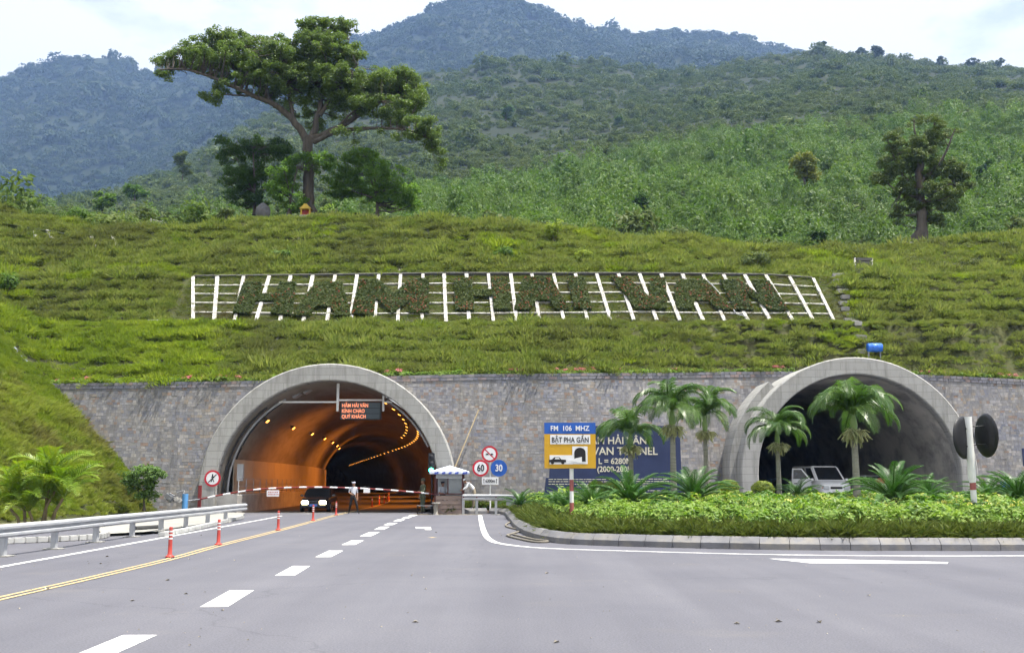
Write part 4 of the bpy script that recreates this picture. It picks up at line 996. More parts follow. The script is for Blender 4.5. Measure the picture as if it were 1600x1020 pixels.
# ================================================================== ROAD MARKINGS AND PLANTED ISLAND
front = smooth_line([gnd(x, y) for x, y in [(722, 803), (781, 803), (794, 812), (803, 824), (817, 834), (842, 843), (885, 849.5), (1000, 854), (1200, 858.5), (1400, 860), (1600, 860), (1900, 858), (2300, 852)]], 10)
FP = np.array([(p.x, p.y) for p in front])
seg = np.linalg.norm(np.diff(FP, axis=0), axis=1); cum = np.concatenate([[0], np.cumsum(seg)])
def along(s):
    x = np.interp(s, cum, FP[:, 0]); y = np.interp(s, cum, FP[:, 1]); return x, y
M_kerb = mat('kerb_granite', (0.185, 0.185, 0.195), (0.135, 0.135, 0.145), scale=1.5, rough=0.85, bump=0.2, bscale=25, c3=(0.28, 0.25, 0.19), scale3=2.5, amt3=0.45)
kerb = empty('planter_kerb', (FP[0][0], FP[0][1], 0), 0, 'grey granite kerb round the planted island', 'kerb')
KL = 0.74
prof = [(0.0, 0.0), (0.0, 0.15), (0.015, 0.165), (0.15, 0.30), (0.165, 0.305), (0.27, 0.305), (0.27, 0.0)]      # (inward, up)
mb = MB(); kl = KL / 2 - 0.008
k = len(prof)
mb.add([(-kl, p[0], p[1]) for p in prof] + [(kl, p[0], p[1]) for p in prof], [(i, (i + 1) % k, k + (i + 1) % k, k + i) for i in range(k)] + [tuple(range(k))[::-1], tuple(range(k, 2 * k))])
k0 = mb.build('kerb_stone', M_kerb, kerb); kme = k0.data; bpy.data.objects.remove(k0)
ns = int(min(cum[-1], 62) / KL)
for i in range(ns):
    s = (i + 0.5) * KL; x, y = along(s); x1, y1 = along(s + 0.2); x0, y0 = along(s - 0.2)
    obj('kerb_stone', kme, kerb, (x - FP[0][0], y - FP[0][1], rng.uniform(-0.006, 0.006)), (0, 0, math.atan2(y1 - y0, x1 - x0) + rng.uniform(-0.006, 0.006)))
def bed_d(X, Y):
    """distance inside the kerb line (negative outside)"""
    best = np.full(X.shape, 1e9); side = np.zeros(X.shape)
    for i in range(len(FP) - 1):
        a = FP[i]; d = FP[i + 1] - a; L2 = d @ d + 1e-12
        t = np.clip(((X - a[0]) * d[0] + (Y - a[1]) * d[1]) / L2, 0, 1); px = a[0] + t * d[0]; py = a[1] + t * d[1]
        ds_ = np.hypot(X - px, Y - py); c = d[0] * (Y - a[1]) - d[1] * (X - a[0])
        u = ds_ < best - 1e-9; best = np.where(u, ds_, best); side = np.where(u, np.sign(c), side)
    return best * side
def bed_z(d): return np.clip(0.20 + 0.14 * d, 0.1, 0.80)
xs = np.arange(-3.6, 34, 0.35); ys = np.arange(25.6, 57.01, 0.35)
XX, YY = np.meshgrid(xs, ys); DD = bed_d(XX, YY); okb = (DD > 0.08) & ((YY < 46.5) | (XX < 3.0)); ZB = bed_z(DD)
nx = len(xs); F = [(j * nx + i, j * nx + i + 1, (j + 1) * nx + i + 1, (j + 1) * nx + i) for j in range(len(ys) - 1) for i in range(nx - 1) if okb[j, i] and okb[j, i + 1] and okb[j + 1, i] and okb[j + 1, i + 1]]
tag(obj('planting_bed', meshnp('planting_bed', np.stack([XX, YY, ZB], -1).reshape(-1, 3), np.array(F), M_soil, True)), kind='structure', label='raised soil bed inside the kerb')
n = 75000
X = rng.uniform(-3.4, 27, n); Y = rng.uniform(25.7, 56.8, n); D = bed_d(X, Y)
ok = (D > 0.3) & ((Y < 45) | (X < 2.5)) & (X < 0.56 * Y); X, Y, D = X[ok], Y[ok], D[ok]
def pick(mask, cap):
    i = np.flatnonzero(mask); rng.shuffle(i); return i[:cap]
i = pick((D > 0.5) & (D < 1.75), 7500)
s = rng.uniform(0.20, 0.31, len(i)) * (0.75 + 0.5 * fbm(X[i] * 1.3, Y[i] * 1.3, 12))
scatter('low_juniper_hedge', np.stack([X[i], Y[i], bed_z(D[i]) - 0.02], 1), rots_z(len(i), 0.3), np.stack([s * 1.2, s * 1.2, s * 1.05], 1), C_jun, 'low olive juniper hedge directly behind the kerb', 'hedge', 4)
i = pick((D > 1.6) & (D < 3.6) & ~((X > 4) & (D > 3.2)), 4200)
s = rng.gamma(7, 0.03, len(i)) * (0.8 + 0.5 * fbm(X[i] * 1.1, Y[i] * 1.1, 14))
top = np.where(D[i] < 1.8, 0.10, 0.26)
scatter('lime_hedge', np.stack([X[i], Y[i], bed_z(D[i]) + rng.random(len(i)) * top * (0.3 + 1.4 * fbm(X[i] * 0.8, Y[i] * 0.8, 19))], 1), rots_z(len(i), 0.3), s, C_lime, 'bright lime green leafy hedge behind the juniper strip', 'hedge', 5)
i = pick((D > 3.2) & (X > 1.5), 3600)
s = rng.gamma(7, 0.03, len(i))
scatter('croton_bed', np.stack([X[i], Y[i], bed_z(D[i]) + rng.random(len(i)) * 0.42 * fbm(X[i] * 0.7, Y[i] * 0.7, 23)], 1), rots_z(len(i), 0.3), s, C_mix, 'mixed green and yellow leafy plants filling the island', 'ground cover', 5)
j = i[(rng.random(len(i)) < 0.17) & (X[i] > 6.0) & (fbm(X[i] * 0.4, Y[i] * 0.4, 16) > 0.42)]
scatter('yellow_flowers', np.stack([X[j], Y[j], bed_z(D[j]) + 0.24], 1), rots_z(len(j), 0.3), rng.uniform(0.10, 0.17, len(j)), C_yel, 'pale yellow flowers among the island plants', 'flowers', 3)
i = pick((D > 0.4) & (D < 3.5) & (X < 2.2) & (X > -2.15) & (Y > 44), 900)
scatter('guardrail_hedge', np.stack([X[i], Y[i], bed_z(D[i])], 1), rots_z(len(i), 0.3), rng.uniform(0.16, 0.26, len(i)), C_mix, 'dark green plants behind the short guardrail', 'hedge', 5)

# ---- palms
def frond_mesh(name, L, rise, droop, leaflet, n, m, width=0.035, vee=0.55, hang=0.5, stiff=False):
    """pinnate frond growing along +x from the origin"""
    P = []; a = rise; p = Vector((0, 0, 0)); N = n
    for i in range(N + 1):
        P.append(p.copy()); a = rise - droop * (i / N) ** 1.25; p = p + Vector((math.cos(a), 0, math.sin(a))) * (L / N)
    mb = MB(); mb.tube(P[::2] if N % 2 == 0 else P, [0.022 * L * (1 - 0.85 * i / len(P[::2])) * 0.6 + 0.004 for i in range(len(P[::2] if N % 2 == 0 else P))], 4, 0, False)
    for i in range(max(2, int(N * 0.14)), N + 1):
        f = i / N; t = (P[min(i + 1, N)] - P[max(i - 1, 0)]).normalized(); nrm = Vector((0, 1, 0)).cross(t) * -1
        up = t.cross(Vector((0, 1, 0))); up = -up if up.z < 0 else up
        ll = leaflet * (math.sin(math.pi * min(1, 0.12 + 0.86 * f)) ** 0.55) * rng.uniform(0.85, 1.1)
        for sd in (-1, 1):
            d = (Vector((0, sd, 0)) * (1 - 0.35 * f) + t * (0.45 + 0.5 * f) + up * (vee * rng.uniform(0.7, 1.2))).normalized()
            w = width * rng.uniform(0.8, 1.2); q0 = P[i]; q1 = q0 + d * ll * 0.5
            d2 = (d + Vector((0, 0, -hang * rng.uniform(0.6, 1.3)))).normalized(); q2 = q1 + d2 * ll * 0.5
            ws = t * w
            mb.add([q0 - ws * 0.5, q0 + ws * 0.5, q1 + ws, q1 - ws, q2], [(0, 1, 2, 3), (3, 2, 4)])
    o = mb.build(name, m, None, recalc=False); me = o.data; bpy.data.objects.remove(o); return me
FR = [frond_mesh('frond', 2.05, 1.35, 2.75, 0.56, 46, L_palm, 0.020, 0.15, 1.1), frond_mesh('frond', 1.9, 1.05, 2.55, 0.55, 46, L_palm, 0.020, 0.1, 1.3), frond_mesh('frond', 1.95, 1.52, 2.2, 0.52, 44, L_palm, 0.020, 0.25, 0.8), frond_mesh('frond', 1.85, 0.7, 2.3, 0.50, 42, L_palm, 0.020, 0.1, 1.3)]
def infl_mesh():
    mb = MB()
    for i in range(90):
        d = rand_unit(1)[0]; d[2] = d[2] * 0.7 - 0.15; d = Vector(d); L = rng.uniform(0.15, 0.42)
        mb.tube([d * 0.05, d * L * 0.6 + Vector((0, 0, 0.04)), d * L + Vector((0, 0, -0.08))], [0.012, 0.016, 0.012], 3, 0, False)
    o = mb.build('flower_cluster', P_cream, None, recalc=False); me = o.data; bpy.data.objects.remove(o); return me
INF = [infl_mesh(), infl_mesh()]
def palm(x, ytop, Y, h_px_crown, label, sc=1.0, infl=True, lean=0.0, zb=0.7):
    """x, ytop: photo pixel of the crown centre (where fronds spring)"""
    c = at(x, ytop, Y); root = empty('island_palm', (c.x - lean, Y, zb), 0, label, 'palm tree', 'palms on the island')
    H = c.z - zb; mb = MB()
    mb.tube([(0, 0, -0.3), (lean * 0.2, 0, H * 0.2), (lean * 0.55, 0, H * 0.55), (lean * 0.9, 0, H * 0.82)], [0.15 * sc, 0.11 * sc, 0.095 * sc, 0.085 * sc], 10)
    for i in range(14):
        z = H * (0.05 + 0.055 * i); mb.tube([(lean * z / H, 0, z), (lean * z / H, 0, z + 0.018)], 0.112 * sc - 0.0018 * i, 10, 0, False)
    mb.build('trunk', M_trunk, root, recalc=False)
    mb = MB(); mb.tube([(lean * 0.9, 0, H * 0.80), (lean * 0.95, 0, H * 0.9), (lean, 0, H + 0.05)], [0.095 * sc, 0.115 * sc, 0.05 * sc], 10); mb.build('crownshaft', M_shaft, root, recalc=False)
    nf = int(rng.integers(18, 22)); a0 = rng.uniform(0, 6)
    for i in range(nf):
        me = FR[int(rng.integers(0, 4))]; a = a0 + i * 2.399
        obj('frond', me, root, (lean, 0, H - 0.02), (rng.uniform(-.3, .3), rng.uniform(-0.22, 0.22), a), (sc * rng.uniform(0.8, 1.08),) * 3)
    if infl:
        for j in range(2): obj('flower_cluster', INF[j], root, (lean * 0.88 + 0.14 * (1 if j else -1), -0.1, H * 0.80), (0, 0, rng.uniform(0, 6)), (sc * 1.0,) * 3)
    return root
palm(985, 678, 41, 0, 'shorter palm just right of the yellow radio sign', 1.02)
palm(1050, 640, 39, 0, 'tallest palm of the three before the dark blue board', 1.12)
palm(1101, 650, 43, 0, 'palm at the right edge of the dark blue board', 1.0)
palm(1214, 673, 41, 0, 'smaller palm at the left side of the right arch', 0.96)
palm(1333, 648, 38, 0, 'biggest palm in the middle of the right arch', 1.28)

# ---- cycads
CF = [frond_mesh('leaf', 1.25, 0.95, 1.2, 0.20, 36, L_cycad, 0.012, 0.35, 0.2), frond_mesh('leaf', 1.2, 0.6, 1.1, 0.19, 36, L_cycad, 0.012, 0.35, 0.2), frond_mesh('leaf', 1.1, 1.35, 1.1, 0.18, 32, L_cycad, 0.012, 0.35, 0.2)]
M_cyt = mat('cycad_trunk', (0.10, 0.07, 0.045), (0.06, 0.045, 0.03), scale=8, rough=1, bump=1, bscale=20)
def cycad(x, ybase, Y, sc, nl, label):
    c = at(x, ybase, Y); c.z = max(0.0, float(bed_z(bed_d(np.array(c.x), np.array(c.y))))) + 0.05; root = empty('cycad', c, 0, label, 'cycad', 'cycads on the island')
    mb = MB(); mb.lathe([(0.0, 0.32), (0.10, 0.30), (0.16, 0.18), (0.17, 0.0), (0.14, -0.5)], 10); mb.build('trunk', M_cyt, root)
    for i in range(nl):
        t = i / nl; me = CF[2] if t < 0.25 else (CF[0] if t < 0.62 else CF[1])
        obj('leaf', me, root, (0, 0, 0.26), (rng.uniform(-.12, .12), rng.uniform(-0.15, 0.15), i * 2.399 + rng.uniform(-.2, .2)), (sc * rng.uniform(0.88, 1.1),) * 3)
for a in [(984, 797, 33, 1.30, 30, 'large dark cycad below the palm right of the yellow radio sign'), (926, 793, 34.5, 1.05, 26, 'cycad between the yellow sign post and the first palm'), (884, 788, 37, 0.95, 24, 'cycad behind the yellow sign post'),
          (1086, 797, 32.5, 1.25, 30, 'large cycad right of the tallest palm trunk'), (1396, 793, 32, 1.38, 30, 'large glossy cycad before the right end of the right arch'), (1452, 780, 38, 1.0, 24, 'cycad behind and right of the large glossy one'),
          (1246, 775, 40, 0.85, 22, 'small cycad in front of the open van door'), (1545, 790, 36, 1.0, 24, 'dark cycad just right of the mirror post'), (1592, 788, 33, 1.25, 28, 'cycad cut off by the right edge of the picture'), (812, 773, 48, 0.95, 22, 'small cycad behind the short guardrail'),
          (866, 782, 42, 0.8, 20, 'small cycad at the left end of the dark blue board')]:
    cycad(*a)
# ---- clipped shrubs
def topiary(x, y, rpx, Y, label, shape='ball', ry=None):
    c = at(x, y, Y); r = rpx * Y / 1600; rz = (ry or rpx) * Y / 1600
    root = empty('clipped_shrub', c - Vector((0, 0, rz)), 0, label, 'shrub', 'clipped shrubs on the island')
    n = 1500; d = rand_unit(n); d[:, 2] = np.where(d[:, 2] < -0.6, -d[:, 2], d[:, 2])
    rad = rng.uniform(0.86, 1.03, n)[:, None] * (0.93 + 0.14 * fbm(d[:, 0] * 3 + 5, d[:, 2] * 3 + d[:, 1], 71))[:, None]
    if shape == 'cone': tz = rng.random(n); p = np.stack([d[:, 0] * (1 - tz) ** 0.8, d[:, 1] * (1 - tz) ** 0.8, tz * 2], 1) * np.array([r, r, rz])
    else: p = d * rad * np.array([r, r, rz]) + np.array([0, 0, rz])
    nrm = d + rand_unit(n) * 0.5; nrm /= np.linalg.norm(nrm, axis=1, keepdims=True)
    V, F = quads_leaf(p, nrm, rand_unit(n), 0.045, 0.075, 0.2); obj('foliage', meshnp('foliage', V, F, L_top), root)
    mb = MB()
    bm = bmesh.new(); bmesh.ops.create_icosphere(bm, subdivisions=2, radius=1)
    for v in bm.verts: v.co = Vector((v.co.x * r * 0.82, v.co.y * r * 0.82, v.co.z * rz * 0.82 + rz)) if shape == 'ball' else Vector((v.co.x * r * 0.5, v.co.y * r * 0.5, v.co.z * rz * 0.6 + rz * 0.7))
    mb.frombm(bm, 0, None, True); bm.free(); mb.tube([(0, 0, -0.5), (0, 0, rz)], 0.05, 6); mb.build('inner_twigs', L_dark, root)
topiary(932, 765, 16, 42, 'round clipped shrub left of its twin before the blue board', ry=14)
topiary(960, 766, 22, 41, 'wider round clipped shrub left of the first palm trunk', ry=15)
topiary(1138, 762, 17, 44, 'round clipped shrub between the blue board and right arch', ry=13)
topiary(1192, 764, 18, 43, 'round clipped shrub at the left foot of the right arch', ry=13)
topiary(1537, 762, 11, 46, 'small pointed clipped shrub right of the mirror post', 'cone', 13)

# ---- painted lines
marks = empty('road_markings', (0, 0, 0), 0, None, None); marks['kind'] = 'structure'; marks['label'] = 'white and yellow painted road lines'
for (x0, y0, x1, y1, w) in [(100, 1043, 219, 992, .38), (334, 948, 378, 922, .38), (445, 899, 471, 884, .36), (505, 870, 525, 860, .36), (544, 851, 559, 844, .36), (571, 837.5, 585, 831, .36), (592, 827, 602, 822.5, .36), (606, 820, 615, 816.5, .36), (620, 814, 628, 811, .34), (632, 809.5, 639, 807, .34), (642, 806, 648, 804, .34)]:
    strip([gnd(x0, y0), gnd(x1, y1)], w, 0.005, 'lane_dash', M_paint, marks)
strip(smooth_line([gnd(-300, 940), gnd(0, 885.5), gnd(206, 848.5), gnd(412, 811), gnd(440, 805.5)]), 0.16, 0.005, 'edge_line', M_paint, marks)
yl = [gnd(-330, 1012), gnd(0, 935), gnd(150, 901), gnd(265, 873.5), gnd(341, 852.5), gnd(434, 829), gnd(490, 814), gnd(525, 804.5)]
yl += [Vector((axis1(s)[0] + 1.0, axis1(s)[1], 0)) for s in (4, 12, 22, 34, 48, 64, 80)]
ys_ = smooth_line(yl, 6)
for off in (-0.09, 0.09):
    pts = []
    for i, p in enumerate(ys_):
        t = (ys_[min(i + 1, len(ys_) - 1)] - ys_[max(i - 1, 0)]).normalized(); pts.append(p + Vector((-t.y, t.x, 0)) * off)
    strip(pts, 0.085, 0.009, 'centre_line', M_ypaint, marks)
wl = smooth_line([gnd(750, 804.5), gnd(752, 815), gnd(757, 832), gnd(766, 843), gnd(786, 849.5), gnd(850, 856), gnd(1000, 861), gnd(1200, 866), gnd(1400, 868), gnd(1600, 868), gnd(1950, 866)], 8)
strip(wl, 0.19, 0.005, 'edge_line', M_paint, marks)
sheet('island_marking', [gnd(x, y)[:2] for x, y in [(1200, 872.5), (1265, 879.5), (1480, 880.5), (1482, 878), (1300, 873.5)]], 0.005, M_paint, marks)
sheet('arrow', [gnd(x, y)[:2] for x, y in [(649, 823), (673, 823), (674, 827.5), (664, 827.5), (664, 825.5), (650, 825.5)]], 0.005, M_paint, marks)
strip([gnd(672, 839), gnd(679, 839.5)], 0.2, 0.005, 'paint_patch', M_ypaint, marks)
strip([gnd(640, 803.6), gnd(755, 803.8)], 0.25, 0.005, 'stop_line', M_ypaint, marks)
axs = [axis1(s) for s in np.arange(1, 75, 3)]
strip([(x + 4.9, y) for x, y in axs], 0.15, 0.010, 'edge_line', M_ypaint, marks)
strip([(x - 4.6, y) for x, y in axs], 0.15, 0.010, 'edge_line', M_ypaint, marks)
# litter and loose grit on the road
n = 420; px = rng.uniform(-100, 1700, n); Yl = rng.uniform(6, 40, n); V = []; Fq = []
for i in range(n):
    x = (px[i] - 800) / 1600 * Yl[i]; r = rng.uniform(0.006, 0.022) if i > 40 else rng.uniform(0.03, 0.06); a = rng.uniform(0, 6.28); b_ = len(V)
    V += [(x + r * math.cos(a), Yl[i] + r * math.sin(a), 0.006), (x - r * math.sin(a) * .6, Yl[i] + r * math.cos(a) * .6, 0.012 + r * .4), (x - r * math.cos(a), Yl[i] - r * math.sin(a), 0.006), (x + r * math.sin(a) * .6, Yl[i] - r * math.cos(a) * .6, 0.010 + r * .4)]; Fq.append((b_, b_ + 1, b_ + 2, b_ + 3))
tag(obj('road_grit', meshnp('road_grit', V, np.array(Fq), mat('grit', (0.32, 0.29, 0.24), (0.10, 0.085, 0.06), scale=3, island=0.6))), 'tiny stones and dry leaf bits scattered on the asphalt', 'litter', None, 'stuff')
# left roadside apron and kerbs
apron = sheet('pavement', [gnd(x, y)[:2] for x, y in [(158, 838.5), (250, 833.5), (330, 818.5), (378, 808), (383, 803.5), (330, 802), (262, 806), (150, 824)]], 0.09, M_pave)
tag(apron, kind='structure', label='pale concrete apron behind the left guardrail')
lk = empty('roadside_kerb', gnd(80, 848), 0, 'whitewashed low kerb behind the left guardrail', 'kerb')
def kerb_run(pts, h, w, parent):
    pts = smooth_line(pts, 5); o = parent.location
    for i in range(len(pts) - 1):
        a, b = pts[i], pts[i + 1]; L = (b - a).length
        mb = MB(); mb.box((0, 0, h / 2), (L - 0.012, w, h), 0, None, 0.02)
        mb.build('kerb_stone', M_white_kerb, parent, ((a + b) / 2 - Vector(o)), (0, 0, math.atan2(b.y - a.y, b.x - a.x)))
kerb_run([gnd(-90, 858), gnd(0, 850), gnd(90, 846), gnd(152, 842), gnd(166, 838)], 0.16, 0.22, lk)
kerb_run([gnd(252, 838.5), gnd(300, 829), gnd(345, 818), gnd(378, 809.5)], 0.15, 0.22, lk)
# ================================================================== LETTER GRID, RAILS, SIGNS, TUNNEL FITTINGS
M_white = mat('white_paint', (0.78, 0.78, 0.77), (0.66, 0.66, 0.65), scale=2, rough=0.5)
M_whitewash = mat('whitewash', (0.50, 0.49, 0.47), (0.37, 0.36, 0.33), scale=2.2, rough=0.9, bump=0.3, c3=(0.22, 0.20, 0.17), scale3=2.2, amt3=0.75)
M_redp = mat('red_paint', (0.52, 0.06, 0.05), (0.40, 0.05, 0.045), scale=3, rough=0.5)
M_darkred = mat('dark_red_paint', (0.20, 0.03, 0.03), (0.15, 0.025, 0.025), scale=3, rough=0.6)
M_black = mat('black_plastic', (0.015, 0.015, 0.017), (0.02, 0.02, 0.022), rough=0.45)
M_steel = mat('galvanised_steel', (0.43, 0.44, 0.46), (0.35, 0.36, 0.38), scale=1.4, rough=0.5, metal=0.15, spec=0.5, c3=(0.33, 0.33, 0.34), scale3=6, amt3=0.4)
M_steeld = mat('dull_steel', (0.30, 0.31, 0.33), (0.22, 0.23, 0.25), rough=0.6, metal=0.4)
M_blue = mat('sign_blue', (0.02, 0.10, 0.42), (0.018, 0.09, 0.38), rough=0.4)
M_navy = mat('navy_stone', (0.020, 0.030, 0.085), (0.026, 0.038, 0.10), scale=1.5, rough=0.35, spec=0.4)
M_yellow = mat('sign_yellow', (0.58, 0.33, 0.02), (0.54, 0.30, 0.02), rough=0.45)
M_gold = mat('cream_letters', (0.62, 0.58, 0.46), (0.55, 0.52, 0.42), rough=0.6)
M_ink = mat('black_ink', (0.012, 0.012, 0.016), (0.014, 0.014, 0.018), rough=0.6)
M_conc = mat('plain_concrete', (0.36, 0.35, 0.33), (0.25, 0.24, 0.23), scale=1.2, rough=0.9, bump=0.3, bscale=12)
M_rib = mat('mossy_concrete', (0.15, 0.15, 0.11), (0.07, 0.08, 0.045), scale=1.5, rough=1, bump=0.3, c3=(0.26, 0.25, 0.22), scale3=1.1, amt3=0.5)
M_steelk = mat('dark_concrete', (0.12, 0.118, 0.11), (0.08, 0.078, 0.072), scale=2, rough=0.95)
GP0, GN = (0, 66.0, 11.65), Vector((0, -1, 1)).normalized()
grid = empty('letter_grid', (0, 66, 11.65), 0, 'white concrete beam grid laid on the slope round the plant letters', 'concrete grid')
GO = Vector((0, 66, 11.65))
TOPX = [302, 340, 381, 421, 454.5, 489, 524, 558, 592, 626, 661, 694, 729, 763, 798, 831, 865, 899, 932, 966, 999, 1033, 1066, 1098, 1130, 1163, 1196, 1233, 1270]
BOTX = [302, 335, 367, 400.5, 437.6, 474, 511, 548, 585, 621.5, 659.5, 697, 733, 771, 807, 843, 881, 918, 954, 990, 1026, 1062, 1098.5, 1132, 1169, 1204, 1239, 1271, 1303]
def gtop(x): return np.interp(x, [300, 450, 694, 1000, 1200, 1270], [434.5, 433, 430, 430, 432, 437])
def gbot(x): return np.interp(x, [300, 450, 694, 990, 1200, 1303], [497, 500, 501, 498, 500, 500])
def beam(a, b, w, h, m, parent, name, n=GN, jit=0.0):
    """bar from a to b lying on the slope, w wide and h proud"""
    a, b = Vector(a), Vector(b); t = (b - a); L = t.length; t.normalize(); s = n.cross(t).normalized(); nn_ = t.cross(s)
    Mx = Matrix((t, s, nn_)).transposed().to_4x4(); Mx.translation = (a + b) / 2
    mb = MB(); mb.box((0, 0, h / 2 - 0.06), (L, w, h + 0.12), 0, None, 0.012)
    o = mb.build(name, m, parent); o.matrix_local = Matrix.Translation(-GO) @ Mx if parent is grid else Mx
    return o
vt = []
for i, (xt, xb) in enumerate(zip(TOPX, BOTX)):
    a = onplane(xt, gtop(xt), GP0, GN); b = onplane(xb, gbot(xb) + 4, GP0, GN); vt.append((a, b))
    beam(b, a, 0.23 + rng.uniform(-.02, .03), 0.16, M_conc if i == 15 else M_whitewash, grid, 'upright_beam')
for r, f in enumerate((0.215, 0.435, 0.655, 0.885)):
    for i in range(len(vt) - 1):
        a = vt[i][0].lerp(vt[i][1], f * 0.935 + rng.uniform(-.004, .004)); b = vt[i + 1][0].lerp(vt[i + 1][1], f * 0.935 + rng.uniform(-.004, .004)); t = (b - a).normalized()
        beam(a + t * 0.13, b - t * 0.13, 0.105, 0.12, M_whitewash, grid, 'cross_beam')
for i in range(len(vt) - 1):
    beam(vt[i][0] + Vector((0.02, 0.08, 0.08)), vt[i + 1][0] + Vector((-0.02, 0.08, 0.08)), 0.10, 0.16, M_steelk, grid, 'top_beam')
for (x0, y0, x1, y1) in [(75, 372, 82, 392), (46, 377, 55, 398), (140, 366, 148, 384), (174, 364, 181, 382), (152, 392, 158, 400), (183, 392, 188, 402), (160, 410, 165, 424)]:
    pass
# exposed pieces of the overgrown grid on the left
for lb, x0, y0, x1, y1 in [('pale concrete beam showing through grass at the upper left, longest piece', 72, 366, 84, 388), ('short pale concrete beam left of the longest exposed piece', 49, 378, 56, 392), ('pale concrete beam on the upper left slope below the leafy shrub', 141, 366, 148, 384), ('rightmost pale concrete beam on the upper left slope', 175, 366, 182, 386)]:
    P0 = at(x0, y0, 76.5); P1 = at(x1, y1, 75.2); 
    for q in (P0, P1): q.z = float(slope_z(np.array(q.x), np.array(q.y))) + 0.12
    mb = MB(); d = (P1 - P0); Mx = Matrix.Translation((P0 + P1) / 2) @ d.to_track_quat('X', 'Z').to_matrix().to_4x4(); mb.box((0, 0, 0), (d.length, 0.22, 0.5), 0, Mx, 0.02)
    tag(mb.build('exposed_beam', M_whitewash), lb, 'concrete beam', 'exposed beams of the overgrown grid')
mb = MB(); a = at(236, 499, 66); b = at(268, 499, 66); mb.box(((a.x + b.x) / 2, 65.5, 11.9), (b.x - a.x, 0.3, 0.3), 0, None, 0.03)
tag(mb.build('exposed_beam', M_whitewash), 'horizontal pale concrete strip left of the letter grid', 'concrete beam', 'exposed beams of the overgrown grid')
# ribs of the overgrown grid above and below the letters
og = empty('overgrown_grid', (0, 62, 9), 0, 'faint concrete ribs half buried in the grass above and below the letters', 'concrete grid')
for k in range(-18, 14):
    x = 1.62 * k
    for ya, yb3 in ((float(wall_y(x) + BATTER * wall_top(x)) + 0.6, 64.4), (71.7, 77.8)):
        if (x < -17 or x > 4) and ya < 70: continue
        pa_, pb_ = Vector((x, ya, float(main_z(np.array(x), np.array(ya))) - 0.15)), Vector((x, yb3, float(main_z(np.array(x), np.array(yb3))) - 0.15))
        d_ = pb_ - pa_; mb = MB(); mb.box((0, 0, 0), (d_.length, 0.14, 0.22), 0, Matrix.Translation((pa_ + pb_) / 2 - Vector((0, 62, 9))) @ d_.to_track_quat('X', 'Z').to_matrix().to_4x4()); mb.build('rib', M_rib, og)
# plant letters
LET = {
 'h1': ('first letter H', [[(382, 445), (410, 446), (392, 495), (365, 493)], [(438, 445), (464, 445), (456, 496), (424, 494)], [(404, 463), (440, 463), (438, 474), (400, 474)]]),
 'a1': ('first letter A', [[(495, 445), (535, 445), (548, 497), (524, 497), (518, 483), (493, 483), (483, 497), (457, 497), (466, 484), (476, 468)]]),
 'm': ('letter M', [[(562, 442), (591, 441), (616, 463), (641, 440), (670, 440), (670, 492), (640, 492), (640, 474), (613, 493), (592, 473), (586, 473), (584, 496), (550, 494)]]),
 'h2': ('second letter H', [[(710, 439.5), (737, 438.5), (741, 489), (712, 488)], [(768, 438.5), (793, 438.5), (798, 488), (772, 488)], [(736, 457), (771, 457), (773, 467), (738, 467)]]),
 'a2': ('second letter A', [[(818, 437), (859, 437), (890, 487), (869, 487.5), (859, 474), (837, 473), (827, 488), (804, 488), (811, 460)]]),
 'i': ('letter I', [[(886, 437), (912, 437), (925, 488), (898, 484)]]),
 'v': ('letter V', [[(954, 437), (979, 437), (1014, 468), (1016, 438.5), (1039, 438.5), (1041, 487), (994, 487), (974, 461)]]),
 'a3': ('third letter A', [[(1057, 441), (1101, 441), (1146, 488), (1120, 487), (1107, 474), (1084, 474), (1081, 487), (1058, 486), (1054, 462)]]),
 'n': ('letter N', [[(1124, 441), (1155, 442), (1188, 468), (1175, 442), (1200, 443), (1232, 489), (1202, 489), (1164, 460), (1177, 488), (1148, 488)]]),
}
def inpoly(px, py, poly):
    c = np.zeros(len(px), bool); j = len(poly) - 1
    for i in range(len(poly)):
        xi, yi = poly[i]; xj, yj = poly[j]
        c ^= ((yi > py) != (yj > py)) & (px < (xj - xi) * (py - yi) / (yj - yi + 1e-9) + xi); j = i
    return c
